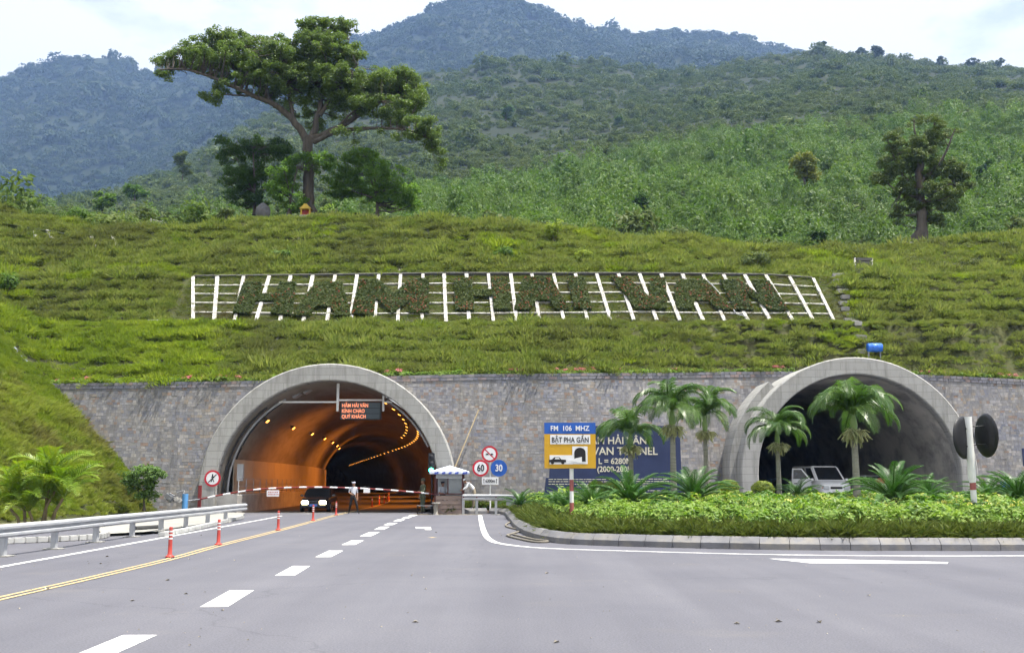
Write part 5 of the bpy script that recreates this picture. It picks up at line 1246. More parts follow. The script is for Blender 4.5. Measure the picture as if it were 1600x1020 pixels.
for key, (nm, polys) in LET.items():
    allp = [p for q in polys for p in q]; x0, x1 = min(p[0] for p in allp), max(p[0] for p in allp); y0, y1 = min(p[1] for p in allp), max(p[1] for p in allp)
    n = int(5.5 * (x1 - x0) * (y1 - y0)); px = rng.uniform(x0, x1, n); py = rng.uniform(y0, y1, n); ins = np.zeros(n, bool)
    for q in polys: ins |= inpoly(px, py, q)
    px, py = px[ins], py[ins]
    P = np.array([onplane(a, b, GP0, GN)[:] for a, b in zip(px, py)]); n = len(P)
    hgt = 0.08 + 0.22 * rng.random(n) ** 0.6 * (0.7 + 0.6 * fbm(P[:, 0] * 2.5, P[:, 2] * 3.5, 81))
    P = P + np.array(GN)[None] * hgt[:, None]
    base = onplane((x0 + x1) / 2, y1, GP0, GN)
    root = empty('plant_letter', base, 0, f'{nm} clipped from dark plants with red flowers in the hillside writing' if key not in ('h1', 'a1') else f'{nm} clipped from dark green plants in the hillside writing', 'plant letter', 'plant letters on the slope')
    nrm = rand_unit(n) * 0.7 + np.array([0, -0.4, 0.7]); nrm /= np.linalg.norm(nrm, axis=1, keepdims=True)
    fl = (rng.random(n) < (0.015 if key in ('h1', 'a1') else 0.035)) & (hgt > 0.17) & (fbm(P[:, 0] * 1.2, P[:, 2] * 1.6, 83) > 0.45)
    V, F = quads_leaf(P[~fl] - np.array(base), nrm[~fl], rand_unit((~fl).sum()), 0.10, 0.16, 0.3); obj('foliage', meshnp('foliage', V, F, L_flower), root)
    V, F = quads_leaf(P[fl] + np.array(GN) * 0.05 - np.array(base), nrm[fl], rand_unit(fl.sum()), 0.09, 0.10, 0.2); obj('flowers', meshnp('flowers', V, F, P_red), root)
# hose lying on the slope
hp = smooth_line([onplane(x, y, GP0, GN) + GN * 0.22 for x, y in [(1104, 442), (1118, 456), (1132, 474), (1144, 486), (1150, 494), (1166, 499)]], 5)
mb = MB(); mb.tube(hp, 0.035, 6); tag(mb.build('garden_hose', M_steeld, recalc=False), 'thin grey hose lying across the letters near the right end', 'hose')
# drain steps on the right of the slope
ds_ = empty('drain_steps', at(1330, 545, 62.5), 0, 'rough stone drain steps running down right of the letter grid', 'steps')
for i in range(16):
    f = i / 15; x = 1306 + 36 * f + rng.uniform(-3, 3); Yq = 70.5 - 6.9 * f; b_ = at(x, 470, Yq); z = float(slope_z(np.array(b_.x), np.array(Yq)))
    mb = MB(); mb.box((0, 0, 0), (rng.uniform(.4, .8), 0.35, 0.30), 0, None, 0.03); mb.build('step', M_conc, ds_, Vector((b_.x, Yq, z + 0.12)) - ds_.location, (rng.uniform(-.1, .1), rng.uniform(-.1, .1), rng.uniform(-.3, .3)))
us = empty('concrete_steps', at(1349, 430, 72), 0, 'short flight of grey concrete steps high on the right slope', 'steps')
for i in range(5):
    q = at(1349, 428 - 5.5 * i, 71.8 + 0.55 * i); mb = MB(); mb.box((0, 0, 0), (1.15, 0.5, 0.22), 0, None, 0.02); mb.build('step', M_steelk, us, q - us.location)
for sx in (-1, 1):
    a = at(1349 + 14 * sx, 428, 71.8); b = at(1349 + 13 * sx, 404, 74.3); mb = MB(); mb.tube([a - us.location, b - us.location], 0.09, 4); mb.build('side_wall', M_conc, us)
# blue drum on a post
b_ = at(1358, 556, 62.9); dr = empty('blue_drum', b_, 0, 'blue plastic drum lying on a post above the right arch', 'drum')
mb = MB(); mb.cyl((-0.02, 0, -0.5), (-0.02, 0, 0.35), 0.05, 8); mb.cyl((0.7, 0, -0.3), (0.7, 0, 0.35), 0.04, 8); mb.build('post', M_steeld, dr)
M_drum = mat('blue_plastic', (0.02, 0.13, 0.55), (0.018, 0.11, 0.48), rough=0.4, spec=0.5)
mb = MB(); Mx = Matrix.Translation((0.36, 0, 0.52)) @ Matrix.Rotation(math.pi / 2, 4, 'Y'); mb.lathe([(0, -.44), (.25, -.44), (.27, -.40), (.27, -.16), (.285, -.14), (.27, -.12), (.27, .12), (.285, .14), (.27, .16), (.27, .40), (.25, .44), (0, .44)], 20, 0, Mx); mb.build('barrel', M_drum, dr)

# ---- guardrails
def guardrail(name, posts, zt, label, rail_ext=None, m=None):
    o0 = Vector((posts[1].x, posts[1].y, 0)); root = empty(name, o0, 0, label, 'guardrail')
    for p in posts:
        mb = MB(); mb.box((0, 0, zt * 0.5 - 0.05), (0.13, 0.16, zt + 0.05), 0, None, 0.012); mb.build('post', M_steel, root, Vector((p.x, p.y, 0)) - o0)
        mb = MB(); mb.box((0, 0, 0.012), (0.42, 0.42, 0.024), 0, None, 0.008); mb.build('foot_plate', M_pave, root, Vector((p.x, p.y, 0)) - o0)
    line = smooth_line((rail_ext or posts), 6)
    prof = [(0.02, -0.155), (0.035, -0.14), (0.095, -0.105), (0.095, -0.055), (0.02, -0.012), (0.02, 0.012), (0.095, 0.055), (0.095, 0.105), (0.035, 0.14), (0.02, 0.155)]
    vs = []; k = len(prof)
    for i, p in enumerate(line):
        t = (line[min(i + 1, len(line) - 1)] - line[max(i - 1, 0)]).normalized(); nrm = Vector((t.y, -t.x, 0))
        if nrm.dot(Vector((0, 0, 0)) - p) < 0: nrm = -nrm
        q = Vector((p.x, p.y, 0)) + nrm * 0.075 - o0
        vs += [q + nrm * a + Vector((0, 0, zt - 0.16 + b)) for a, b in prof] + [q + nrm * (a - 0.012) + Vector((0, 0, zt - 0.16 + b)) for a, b in prof[::-1]]
    kk = 2 * k
    fs = [(i * kk + j, i * kk + (j + 1) % kk, (i + 1) * kk + (j + 1) % kk, (i + 1) * kk + j) for i in range(len(line) - 1) for j in range(kk)]
    mb = MB(); mb.add(vs, fs, 0, False); rl_ = mb.build('rail', M_steel, root)
    for p in posts:
        mb = MB(); mb.cyl((0, 0, 0), (0, -0.03, 0), 0.035, 8); d = (Vector((0, 0, 0)) - Vector((p.x, p.y, 0))).normalized()
        mb.build('bolt', M_darkred, rl_, Vector((p.x, p.y, 0)) - o0 + d * 0.11 + Vector((0, 0, zt - 0.16)))
    return root
gp = [gnd(x, y) for x, y in [(-85, 884), (4, 869), (84, 857.5), (149, 847), (206, 838.5), (251, 832), (290, 826), (324, 821), (352, 816)]]
guardrail('guardrail', gp, 0.74, 'long galvanised guardrail along the left roadside', [gnd(-300, 935)] + gp + [gnd(380, 812)])
gp2 = [at(724, 772, 54.3), at(745, 772, 54.2), at(775, 772, 54.0), at(797, 772, 53.4)]
g2 = guardrail('guardrail', [Vector((p.x, p.y, 0)) for p in gp2], 1.05, 'short grey guardrail beside the guard booth', [Vector((p.x, p.y, 0)) for p in gp2 + [at(813, 772, 51.5)]])
mb = MB(); q = at(805, 783, 52.4); mb.box((0, 0, 0), (0.95, 0.06, 0.5), 0, None, 0.02); mb.box((0.46, -0.03, -0.02), (0.18, 0.12, 0.6), 0, None, 0.02)
mb.build('end_plate', M_steeld, g2, Vector((q.x, q.y, 0.75)) - g2.location, (0, 0, -0.35))

# ---- flexible lane posts
M_orange = mat('lane_post_red', (0.42, 0.055, 0.045), (0.36, 0.05, 0.04), rough=0.5)
def lane_post(x, y, label, sc=1.0):
    p = gnd(x, y); root = empty('lane_post', p, 0, label, 'lane post', 'red flexible lane posts')
    mb = MB(); mb.lathe([(0.0, 0.012), (0.10, 0.012), (0.11, 0.03), (0.075, 0.05), (0.05, 0.08), (0.045, 0.30), (0.04, 0.68), (0.035, 0.70), (0.0, 0.705)], 14); mb.build('post', M_orange, root)
    for z in (0.42, 0.50, 0.58):
        mb = MB(); mb.lathe([(0.0455, z), (0.0455, z + 0.035)], 14); mb.build('white_band', M_white, root)
    root.scale = (sc, sc, sc * 0.98)
for a in [(265, 871, 'red lane post with white bands nearest the camera'), (341, 851.5, 'second nearest red lane post on the yellow line'), (434.5, 828.5, 'third red lane post from the camera'), (489, 813.5, 'red lane post in front of the dark car'), (525, 804.8, 'red lane post right of the dark car')]: lane_post(*a)
ORD5 = ['nearest', 'second', 'third', 'fourth', 'farthest']
for i, s in enumerate((13, 19, 25, 31, 38)):
    x, y = axis1(s); mb = None; root = empty('lane_post', (x + 1.0, y, 0.01), 0, f'dim red lane post inside the tunnel, {ORD5[i]} on the yellow line', 'lane post', 'lane posts inside the tunnel')
    q = MB(); q.lathe([(0.10, 0.012), (0.11, 0.03), (0.05, 0.08), (0.04, 0.68), (0.0, 0.705)], 10); q.build('post', M_orange, root)
    q = MB(); q.lathe([(0.0455, .45), (0.0455, .56)], 10); q.build('white_band', M_white, root)

# ---- signs
def disc(mb, r, y, mi=0, n=36, r0=0.0, cx=0, cz=0):
    if r0 == 0: mb.add([(cx + r * math.cos(2 * math.pi * i / n), y, cz + r * math.sin(2 * math.pi * i / n)) for i in range(n)], [tuple(range(n))], mi)
    else: mb.add([(cx + r * math.cos(2 * math.pi * i / n), y, cz + r * math.sin(2 * math.pi * i / n)) for i in range(n)] + [(cx + r0 * math.cos(2 * math.pi * i / n), y, cz + r0 * math.sin(2 * math.pi * i / n)) for i in range(n)], [(i, (i + 1) % n, n + (i + 1) % n, n + i) for i in range(n)], mi)
M_signred = mat('sign_red', (0.50, 0.02, 0.04), (0.46, 0.02, 0.035), rough=0.4)
M_signwhite = mat('sign_white', (0.74, 0.74, 0.76), (0.70, 0.70, 0.72), rough=0.4)
def roundel(parent, loc, r, face, ring=None, name='round_plate'):
    mb = MB(); n = 36
    mb.add([(r * math.cos(2 * math.pi * i / n), 0.0, r * math.sin(2 * math.pi * i / n)) for i in range(n)] + [(r * math.cos(2 * math.pi * i / n), 0.02, r * math.sin(2 * math.pi * i / n)) for i in range(n)], [(i, (i + 1) % n, n + (i + 1) % n, n + i) for i in range(n)] + [tuple(range(n)), tuple(range(n, 2 * n))[::-1]], 0)
    o = mb.build(name, ring or face, parent, loc)
    if ring:
        mb = MB(); disc(mb, r * 0.76, -0.004); mb.build('face', face, o)
    return o
Ysg = 55.6
c = at(766, 731, Ysg); sp_ = empty('speed_sign', (c.x, Ysg, 0), 0, 'post with three round traffic signs 60 and 30 right of the booth', 'traffic sign')
mb = MB(); mb.cyl((0, 0.05, 0), (0, 0.05, at(766, 706, Ysg).z), 0.045, 10); mb.build('post', M_white, sp_)
def rel(x, y, Y, root): return at(x, y, Y) - Vector(root.location)
kpx = Ysg / 1600
a = roundel(sp_, rel(765, 709, Ysg - 0.06, sp_), 12.6 * kpx, M_signwhite, M_signred); a['label'] = 'red ringed no overtaking plate at the top'
mb = MB(); mb.add([(-.27, -.006, .22), (-.23, -.006, .27), (.27, -.006, -.22), (.23, -.006, -.27)], [(0, 1, 2, 3)]); mb.build('slash', M_signred, a)
for dx, m_ in ((-0.13, M_ink), (0.12, M_ink)):
    mb = MB(); mb.box((dx, -0.008, -0.03), (0.16, 0.004, 0.045)); mb.box((dx, -0.008, 0.01), (0.09, 0.004, 0.04)); mb.build('car_symbol', m_, a)
b = roundel(sp_, rel(751, 731, Ysg - 0.06, sp_), 12.8 * kpx, M_signwhite, M_signred); b['label'] = 'red ringed plate reading 60'
text('digits', '60', 0.50, M_ink, b, (0, -0.012, -0.01), sx=0.78, bold=0.012)
d = roundel(sp_, rel(779.5, 731, Ysg - 0.06, sp_), 12.8 * kpx, M_blue, None); d['label'] = 'blue plate reading 30'
text('digits', '30', 0.50, M_signwhite, d, (0, -0.012, -0.01), sx=0.78, bold=0.012)
e = rel(766, 751, Ysg - 0.06, sp_); mb = MB(); mb.box((0, 0, 0), (25.5 * kpx, 0.02, 11.5 * kpx), 0, None, 0.005); pl = mb.build('length_plate', M_signwhite, sp_, e)
text('digits', '6300m', 0.24, M_ink, pl, (0, -0.016, -0.005), sx=0.8, bold=0.006)
for sx in (-1, 1):
    mb = MB(); mb.add([(sx * .34 - .015, -.014, -.13), (sx * .34 + .015, -.014, -.13), (sx * .34 + .015, -.014, .06), (sx * .34 - .015, -.014, .06), (sx * .34 - .04, -.014, .05), (sx * .34 + .04, -.014, .05), (sx * .34, -.014, .14)], [(0, 1, 2, 3), (4, 5, 6)]); mb.build('arrow', M_ink, pl)
# no-pedestrian plate on the left arch
q = at(332, 747, T1Y - 0.03); r_ = 12.6 * 57 / 1600
np_ = empty('no_walking_sign', q, 0, 'round red ringed no pedestrians sign on the left foot of the lit arch', 'traffic sign')
pn = roundel(np_, (0, 0, 0), r_, M_signwhite, M_signred)
mb = MB()
def bar2(p, q_, w, y=-0.007):
    p, q_ = Vector((p[0], 0, p[1])), Vector((q_[0], 0, q_[1])); t = (q_ - p).normalized(); s = Vector((-t.z, 0, t.x)) * w / 2
    mb.add([p - s + Vector((0, y, 0)), p + s + Vector((0, y, 0)), q_ + s + Vector((0, y, 0)), q_ - s + Vector((0, y, 0))], [(0, 1, 2, 3)])
disc(mb, 0.04, -0.007, 0, 14, 0, 0.0, 0.20)
bar2((0, .16), (0.01, -.02), .075); bar2((0, 0), (-.07, -.20), .05); bar2((0.01, 0), (.04, -.10), .05); bar2((.04, -.09), (.09, -.20), .045); bar2((0, .13), (-.08, .02), .035); bar2((0.01, .13), (.09, .03), .035)
mb.build('walker', M_ink, pn)
mb = MB(); bar2((-.22, -.22), (.22, .22), .05, -0.010); mb.build('slash', M_ink, pn)
# yellow radio sign
Yf = 33.0; c = at(893, 731, Yf); fs_ = empty('radio_sign', (c.x, Yf, 0.5), -0.03, 'yellow and blue FM 106 MHZ radio sign on striped post', 'road sign'); kf = Yf / 1600
def relf(x, y, dy=0.0): return at(x, y, Yf + dy) - Vector(fs_.location)
mb = MB(); mb.cyl((0, 0.03, -0.4), (0, 0.03, relf(893, 670).z), 0.065, 12); mb.build('post', M_white, fs_)
for y0, y1 in ((749, 767), (785, 803)):
    mb = MB(); mb.cyl((0, 0.03, relf(893, y1).z), (0, 0.03, relf(893, y0).z), 0.0675, 12); mb.build('red_band', M_darkred if False else mat('faded_red', (0.34, 0.10, 0.09), (0.28, 0.09, 0.085), rough=0.6), fs_)
z0, z1, z2 = relf(890, 731.5).z, relf(890, 678).z, relf(890, 660.5).z; wid = 79.5 * kf; xo = relf(890.5, 700).x
mb = MB(); mb.box((xo, -0.06, (z0 + z1) / 2), (wid, 0.04, z1 - z0), 0, None, 0.006); yb = mb.build('yellow_panel', M_yellow, fs_)
mb = MB(); mb.box((xo, -0.06, (z1 + z2) / 2 + 0.004), (wid, 0.04, z2 - z1), 0, None, 0.006); bb = mb.build('blue_panel', M_blue, fs_)
text('lettering', 'FM  106  MHZ', 0.225, M_signwhite, bb, (xo, -0.088, (z1 + z2) / 2 - 0.005), sx=0.92, bold=0.004)
mb = MB(); mb.box((xo + 0.01, -0.084, relf(890, 686.5).z), (62 * kf, 0.008, 14.5 * kf)); wp = mb.build('white_panel', M_signwhite, yb)
text('lettering', 'BẬT PHA GẦN', 0.235, M_ink, wp, (xo + 0.01, -0.092, relf(890, 687.5).z), sx=0.78, bold=0.004)
mb = MB(); x_, y_ = relf(906, 711).x, relf(906, 711).z; mb.box((x_, -0.084, y_), (23.5 * kf, 0.008, 27 * kf)); mb.box((relf(877, 718).x, -0.085, relf(877, 718).z), (36 * kf, 0.008, 14 * kf)); pp = mb.build('picture_panel', M_signwhite, yb)
mb = MB()
pts = [(x_ - .18, y_ - .20), (x_ - .18, y_ + .08)] + [(x_ - .18 * math.cos(math.pi * i / 12), y_ + .08 + .16 * math.sin(math.pi * i / 12)) for i in range(1, 12)] + [(x_ + .18, y_ + .08), (x_ + .18, y_ - .20)]
mb.prism(pts, -0.096, -0.089); mb.build('tunnel_symbol', M_ink, pp)
mb = MB(); cx_, cz_ = relf(871, 719).x, relf(871, 719).z
mb.prism([(cx_ - .27, cz_ - .06), (cx_ - .27, cz_ + .02), (cx_ - .17, cz_ + .035), (cx_ - .10, cz_ + .10), (cx_ + .06, cz_ + .10), (cx_ + .12, cz_ + .03), (cx_ + .27, cz_ + .02), (cx_ + .28, cz_ - .06)], -0.096, -0.089)
for dx in (-.16, .17): mb.prism([(cx_ + dx + .055 * math.cos(i * .5236), cz_ - .065 + .055 * math.sin(i * .5236)) for i in range(12)], -0.099, -0.0965)
cr = mb.build('car_symbol', M_ink, pp)
mb = MB(); mb.prism([(cx_ - .09, cz_ + .04), (cx_ - .07, cz_ + .08), (cx_ + .04, cz_ + .08), (cx_ + .08, cz_ + .04)], -0.101, -0.0975); mb.build('window_symbol', M_signwhite, pp)
mb = MB(); mb.prism([(cx_ + .30, cz_), (x_ + .06, cz_ + .11), (x_ + .06, cz_ - .09)], -0.104, -0.0985); mb.build('beam_symbol', M_signwhite, pp)

# dark blue dedication board
Yb = 54.0; c = at(961, 775, Yb); bd = empty('dedication_board', (c.x, Yb, 0.3), 0, 'large dark blue dedication board with cream lettering behind the palms', 'board'); kb = Yb / 1600
def relb(x, y): return at(x, y, Yb) - Vector(bd.location)
mb = MB(); mb.prism([(relb(x, y).x, relb(x, y).z) for x, y in [(862, 665), (1062, 665), (1065, 746), (858, 746)]], 0, 0.35); pa = mb.build('panel', M_navy, bd)
mb = MB(); mb.prism([(relb(x, y).x, relb(x, y).z) for x, y in [(853, 746), (1071, 746), (1078, 776), (850, 776)]], -0.15, 0.5); mb.prism([(relb(x, y).x, relb(x, y).z) for x, y in [(850, 776.3), (1078, 776.3), (1078, 792), (850, 792)]], -0.14, 0.5); pb = mb.build('plinth', M_navy, bd)
for s_, x, y, sz, sx in (('HẦM HẢI VÂN', 961, 688.5, 0.52, 1.0), ('HAI VAN TUNNEL', 961, 705, 0.56, 0.98), ('L = 6280M', 961, 720.5, 0.42, 0.95), ('(2000-2005)', 961, 733, 0.40, 0.95)):
    q = relb(x, y); text('lettering', s_, sz, M_gold, pa, (q.x, -0.012, q.z), sx=sx, bold=0.008)
mb = MB()
for x0, x1, yy in [(857, 955, 748.5), (971, 981, 748.5), (857, 981, 752), (857, 950, 756), (900, 981, 760), (993, 1052, 748), (993, 1060, 751.5), (993, 1050, 755), (993, 1012, 758.5), (1006, 1070, 766), (990, 1072, 770), (857, 980, 768), (870, 975, 772)]:
    x = x0
    while x < x1 - 1:
        w = rng.uniform(2.5, 9); p0 = relb(x, yy); p1 = relb(min(x + w, x1), yy); mb.box(((p0.x + p1.x) / 2, -0.156, p0.z), (p1.x - p0.x, 0.01, 0.035)); x += w + 1.3
mb.build('small_lettering', M_gold, pb)
# convex mirrors on a post
Ym = 30.5; c = at(1523, 800, Ym); mm = empty('mirror_post', (c.x, Ym, 0.5), 0, 'two black backed traffic mirrors on a striped white post', 'traffic mirror'); km = Ym / 1600
ztop = at(1519, 651, Ym).z - 0.5
mb = MB(); mb.tube([(0, 0, -0.3), (0, 0, 1.0), (0.0, 0, 1.15), (-0.01, 0, 1.3), (-0.02, 0, ztop)], [0.085, 0.085, 0.085, 0.11, 0.11], 14); mb.build('post', M_white, mm)
for y0, y1 in ((742, 765), (789, 805)):
    za, zb_ = at(1523, y1, Ym).z - 0.5, at(1523, y0, Ym).z - 0.5; mb = MB(); mb.cyl((0, 0, za), (0, 0, zb_), 0.088, 14); mb.build('red_band', MATS['faded_red'], mm)
M_mirror = mat('mirror_glass', (0.8, 0.82, 0.85), (0.78, 0.8, 0.83), rough=0.05, metal=1.0)
def mirror(x, y, rpx, yaw, lb):
    q = at(x, y, Ym) - Vector(mm.location); r = rpx * km
    Mx = Matrix.Rotation(-math.pi / 2, 4, 'X')          # lathe axis -> +y (mirror faces away from the camera)
    mb = MB(); mb.lathe([(0, -0.07), (r * .5, -0.06), (r * .85, -0.03), (r * .98, -0.005), (r, 0.02), (r * 1.02, 0.03), (r * 1.0, 0.045)], 32, 0, Mx); o = mb.build('back_shell', M_black, mm, q, (0, 0, yaw)); o['label'] = lb
    mb = MB(); mb.lathe([(r * .99, 0.036), (r * .7, 0.07), (r * .35, 0.09), (0, 0.095)], 32, 0, Mx); mb.build('mirror_glass', M_mirror, o)
    for dz in (-.42, .42):
        mb = MB(); a_ = Vector((0, -0.12, dz * r)); mb.tube([a_, Vector((-q.x * 0.5, 0.0, dz * r)), Vector((-q.x, 0, dz * r))], 0.022, 6); mb.build('bracket', M_black, mm, q)
mirror(1507, 683.5, 32.5, R(40), 'left mirror, seen nearly edge on')
mirror(1540, 680, 33.5, R(-86), 'right mirror, black back towards the camera')
q = at(1569, 762, 44); mb = MB(); mb.box((0, 0, 0.55), (0.22, 0.2, 1.1), 0, None, 0.02); mb.box((0.2, 0.02, 0.5), (0.15, 0.16, 1.0), 0, None, 0.02); tag(mb.build('blue_pole_bundle', M_drum, None, (q.x, q.y, 0.6)), 'small upright blue plastic bin near the right edge', 'bin')
q = at(1606, 714, 58); mb = MB(); mb.box((0, 0, 0), (0.6, 0.08, 1.0), 0, None, 0.01); mb.cyl((0, 0.06, -3.6), (0, 0.06, 0.3), 0.05, 8); tag(mb.build('blue_board', M_navy, None, q), 'edge of a dark blue board cut by the right picture border', 'board')

# ---- message display in the lit tunnel
Yd = 58.3; c = at(564, 642, Yd); dp = empty('message_display', c, 0, 'electronic message display with orange text hanging in the lit arch', 'display'); kd = Yd / 1600
def reld(x, y, dy=0): return at(x, y, Yd + dy) - Vector(dp.location)
def seg_box(mb, x0, y0, x1, y1, t=0.10):
    a, b = reld(x0, y0), reld(x1, y1); mb.box(((a.x + b.x) / 2, 0, (a.z + b.z) / 2), (abs(b.x - a.x) + t, t, abs(b.z - a.z) + t), 0, None, 0.01)
mb = MB(); seg_box(mb, 437, 628, 526, 628, 0.09); seg_box(mb, 530, 625, 597, 625, 0.10); seg_box(mb, 601, 628, 612, 628, 0.09); mb.build('crossbar', M_white, dp)
mb = MB(); seg_box(mb, 528, 597, 528, 641, 0.10); mb.build('hanger', M_white, dp)
mb = MB(); seg_box(mb, 599, 618, 599, 641, 0.10); mb.build('hanger', M_white, dp)
mb = MB(); mb.box((0, -0.05, 0), (64 * kd, 0.3, 27.5 * kd), 0, None, 0.03); fr = mb.build('frame', M_black, dp)
M_led = mat('display_face', (0.06, 0.075, 0.085), (0.05, 0.065, 0.075), scale=20, rough=0.5)
mb = MB()
for i in range(3): mb.box((0, -0.206, (1 - i) * 8.6 * kd), (60 * kd, 0.012, 7.6 * kd))
mb.build('screen', M_led, fr)
M_ledtxt = emitmat('led_orange', (1.0, 0.30, 0.14), 0.55)
for i, s_ in enumerate(('HẦM HẢI VÂN', 'KÍNH CHÀO', 'QUÝ KHÁCH')): text('led_text', s_, 0.29, M_ledtxt, fr, (-29 * kd, -0.22, (1 - i) * 8.6 * kd - 0.02), align='LEFT', sx=0.80, bold=0.004)

# ---- tunnel fittings
M_clad = mat('wall_cladding', (0.50, 0.44, 0.36), (0.42, 0.37, 0.30), scale=0.6, rough=0.55, bump=0.05)
M_dark = mat('dark_cable', (0.03, 0.03, 0.03), (0.04, 0.04, 0.04), rough=0.7)
path_l = [axis1(s) for s in np.arange(1.8, 112, 2.2)]
for i in range(len(path_l) - 1):          # cladding panels along the left side, one by one
    (xa, ya), (xb, yb2) = path_l[i], path_l[i + 1]; mb = MB(); g = 0.02; h = 2.95
    dx = (xb - xa) / (yb2 - ya)
    v = [(xa - 5.62 + dx * g, ya + g, 0.9), (xb - 5.62 - dx * g, yb2 - g, 0.9), (xb - 5.62 - dx * g, yb2 - g, h), (xa - 5.62 + dx * g, ya + g, h)]
    v2 = [(p[0] - 0.05, p[1], p[2]) for p in v]
    mb.add(v + v2, [(0, 1, 2, 3), (7, 6, 5, 4), (0, 4, 5, 1), (1, 5, 6, 2), (2, 6, 7, 3), (3, 7, 4, 0)]); mb.build('wall_panel', M_clad, tl)
sweep('walkway_wall', [(-5.9, 1.0), (-4.85, 1.0), (-4.80, 0.96), (-4.80, 0.0)], [axis1(s) for s in np.arange(-0.4, 112, 2.2)], M_conc, tl, False)
mb = MB(); x_, y_ = axis1(-0.4); mb.add([(x_ - 5.9, y_, 0), (x_ - 4.8, y_, 0), (x_ - 4.8, y_, 0.96), (x_ - 4.85, y_, 1.0), (x_ - 5.9, y_, 1.0)], [(0, 1, 2, 3, 4)]); mb.build('walkway_end', M_conc, tl)
sweep('kerb_right', [(4.9 + 0.3, 0.0), (5.2, 0.22), (6.0, 0.22)], [axis1(s) for s in np.arange(0.3, 112, 2.2)], M_conc, tl, False)
rr = empty('walkway_railing', (axis1(0)[0] - 4.95, 57, 1.0), 0, 'thin steel railing on the left walkway of the lit tunnel', 'railing')
for i in range(14):
    x, y = axis1(0.3 + 1.7 * i); mb = MB(); mb.cyl((0, 0, 0), (0, 0, 0.85), 0.025, 6); mb.build('baluster', M_steel, rr, Vector((x - 4.95, y, 1.0)) - rr.location)
for z in (0.45, 0.85):
    mb = MB(); mb.tube([Vector((axis1(s)[0] - 4.95, axis1(s)[1], 1.0 + z)) - rr.location for s in np.arange(0.3, 23, 1.7)], 0.022, 6); mb.build('rail', M_steel, rr)
# pipes following the left of the arch
for i, (rr_, yy, m_, a0, a1, rad) in enumerate([(5.98, 58.0, M_dark, 181, 128, 0.06), (5.90, 58.6, M_steel, 181, 118, 0.07), (5.97, 59.4, M_dark, 181, 120, 0.05)]):
    pts = [(T1X + rr_ * math.cos(R(a)), yy, T1ZC + rr_ * math.sin(R(a))) for a in np.linspace(a0, a1, 22)]; pts = [(pts[0][0], yy, 0.9)] + pts
    mb = MB(); mb.tube(pts, rad, 6); mb.build('conduit', m_, tl, recalc=False)
pts = [(T1X + 5.95 * math.cos(R(a)), 58.8, T1ZC + 5.95 * math.sin(R(a))) for a in np.linspace(60, 25, 14)]; mb = MB(); mb.tube(pts, 0.07, 6); mb.build('conduit', M_steel, tl, recalc=False)
mb = MB(); q = at(376, 738, 58.6); mb.box((0, 0, 0), (0.35, 0.3, 0.95), 0, None, 0.02); tag(mb.build('control_cabinet', M_steel, None, q), 'narrow grey control cabinet on the left tunnel wall', 'cabinet')
# lamps
M_lens = emitmat('sodium_lens', (1.0, 0.36, 0.05), 3.2)
M_house = mat('lamp_housing', (0.10, 0.09, 0.08), (0.08, 0.07, 0.06), rough=0.6)
LAMP_HOUSE = None
def lamp(s, d, h, label, group, watts, big=1.0):
    x, y = axis1(s); tilt = math.atan2(d, 4.5)
    root = empty('tunnel_lamp', (x + d, y, h), 0, label, 'lamp', group); root.rotation_euler = (0, tilt, 0)
    mb = MB(); mb.box((0, 0, 0.06), (0.42 * big, 0.62 * big, 0.16), 0, None, 0.02); mb.box((0, 0, 0.24), (0.06, 0.3, 0.24)); mb.build('housing', M_house, root)
    mb = MB(); mb.box((-0.09 * big, 0, -0.035), (0.14 * big, 0.50 * big, 0.03)); mb.box((0.09 * big, 0, -0.035), (0.14 * big, 0.50 * big, 0.03)); mb.build('lens', M_lens, root)
    if watts:
        ld = bpy.data.lights.new('lamp_light', 'SPOT'); ld.energy = watts; ld.color = (1.0, 0.30, 0.03); ld.spot_size = R(140); ld.spot_blend = 0.6; ld.shadow_soft_size = 0.2
        lo = bpy.data.objects.new('lamp_light', ld); COL.objects.link(lo); lo.parent = root; lo.location = (0, 0, -0.12)
ORD = ['nearest the portal', 'second from the portal', 'third from the portal', 'fourth from the portal', 'fifth from the portal', 'sixth from the portal', 'farthest from the portal']
for i, s in enumerate((3.4, 11.5, 20, 28.5, 37, 45.5, 54)): lamp(s, -4.2, 5.22, f'amber twin floodlight on the left vault, {ORD[i]}', 'left vault floodlights', 0, 0.6)
for i, s in enumerate(np.concatenate([np.arange(12, 80, 4.0), np.arange(81, 210, 7.0)])): lamp(s, 3.55, 5.80, 'small amber lamp in the long glowing row on the right vault', 'glowing lamp row on the right vault', 1700 if s in (16, 36, 60) else (1200 if s == 95 else 0), 0.55)
for i, s in enumerate(np.arange(5, 60, 5.5)): lamp(s, 2.55, 6.42, 'dim amber lamp in the upper short row on the right vault', 'upper lamp row on the right vault', 0, 0.6)
# jet fan boxes at the crown
for i, (x, y) in enumerate([(464, 617), (481, 610)]):
    mb = MB(); mb.box((0, 0, 0), (0.5, 0.7, 0.22), 0, None, 0.02); tag(mb.build('ceiling_box', M_steel, None, at(x, y, 60.2), (0, R(-35), 0)), ('lower' if i == 0 else 'upper') + ' grey junction box under the left arch vault', 'junction box')
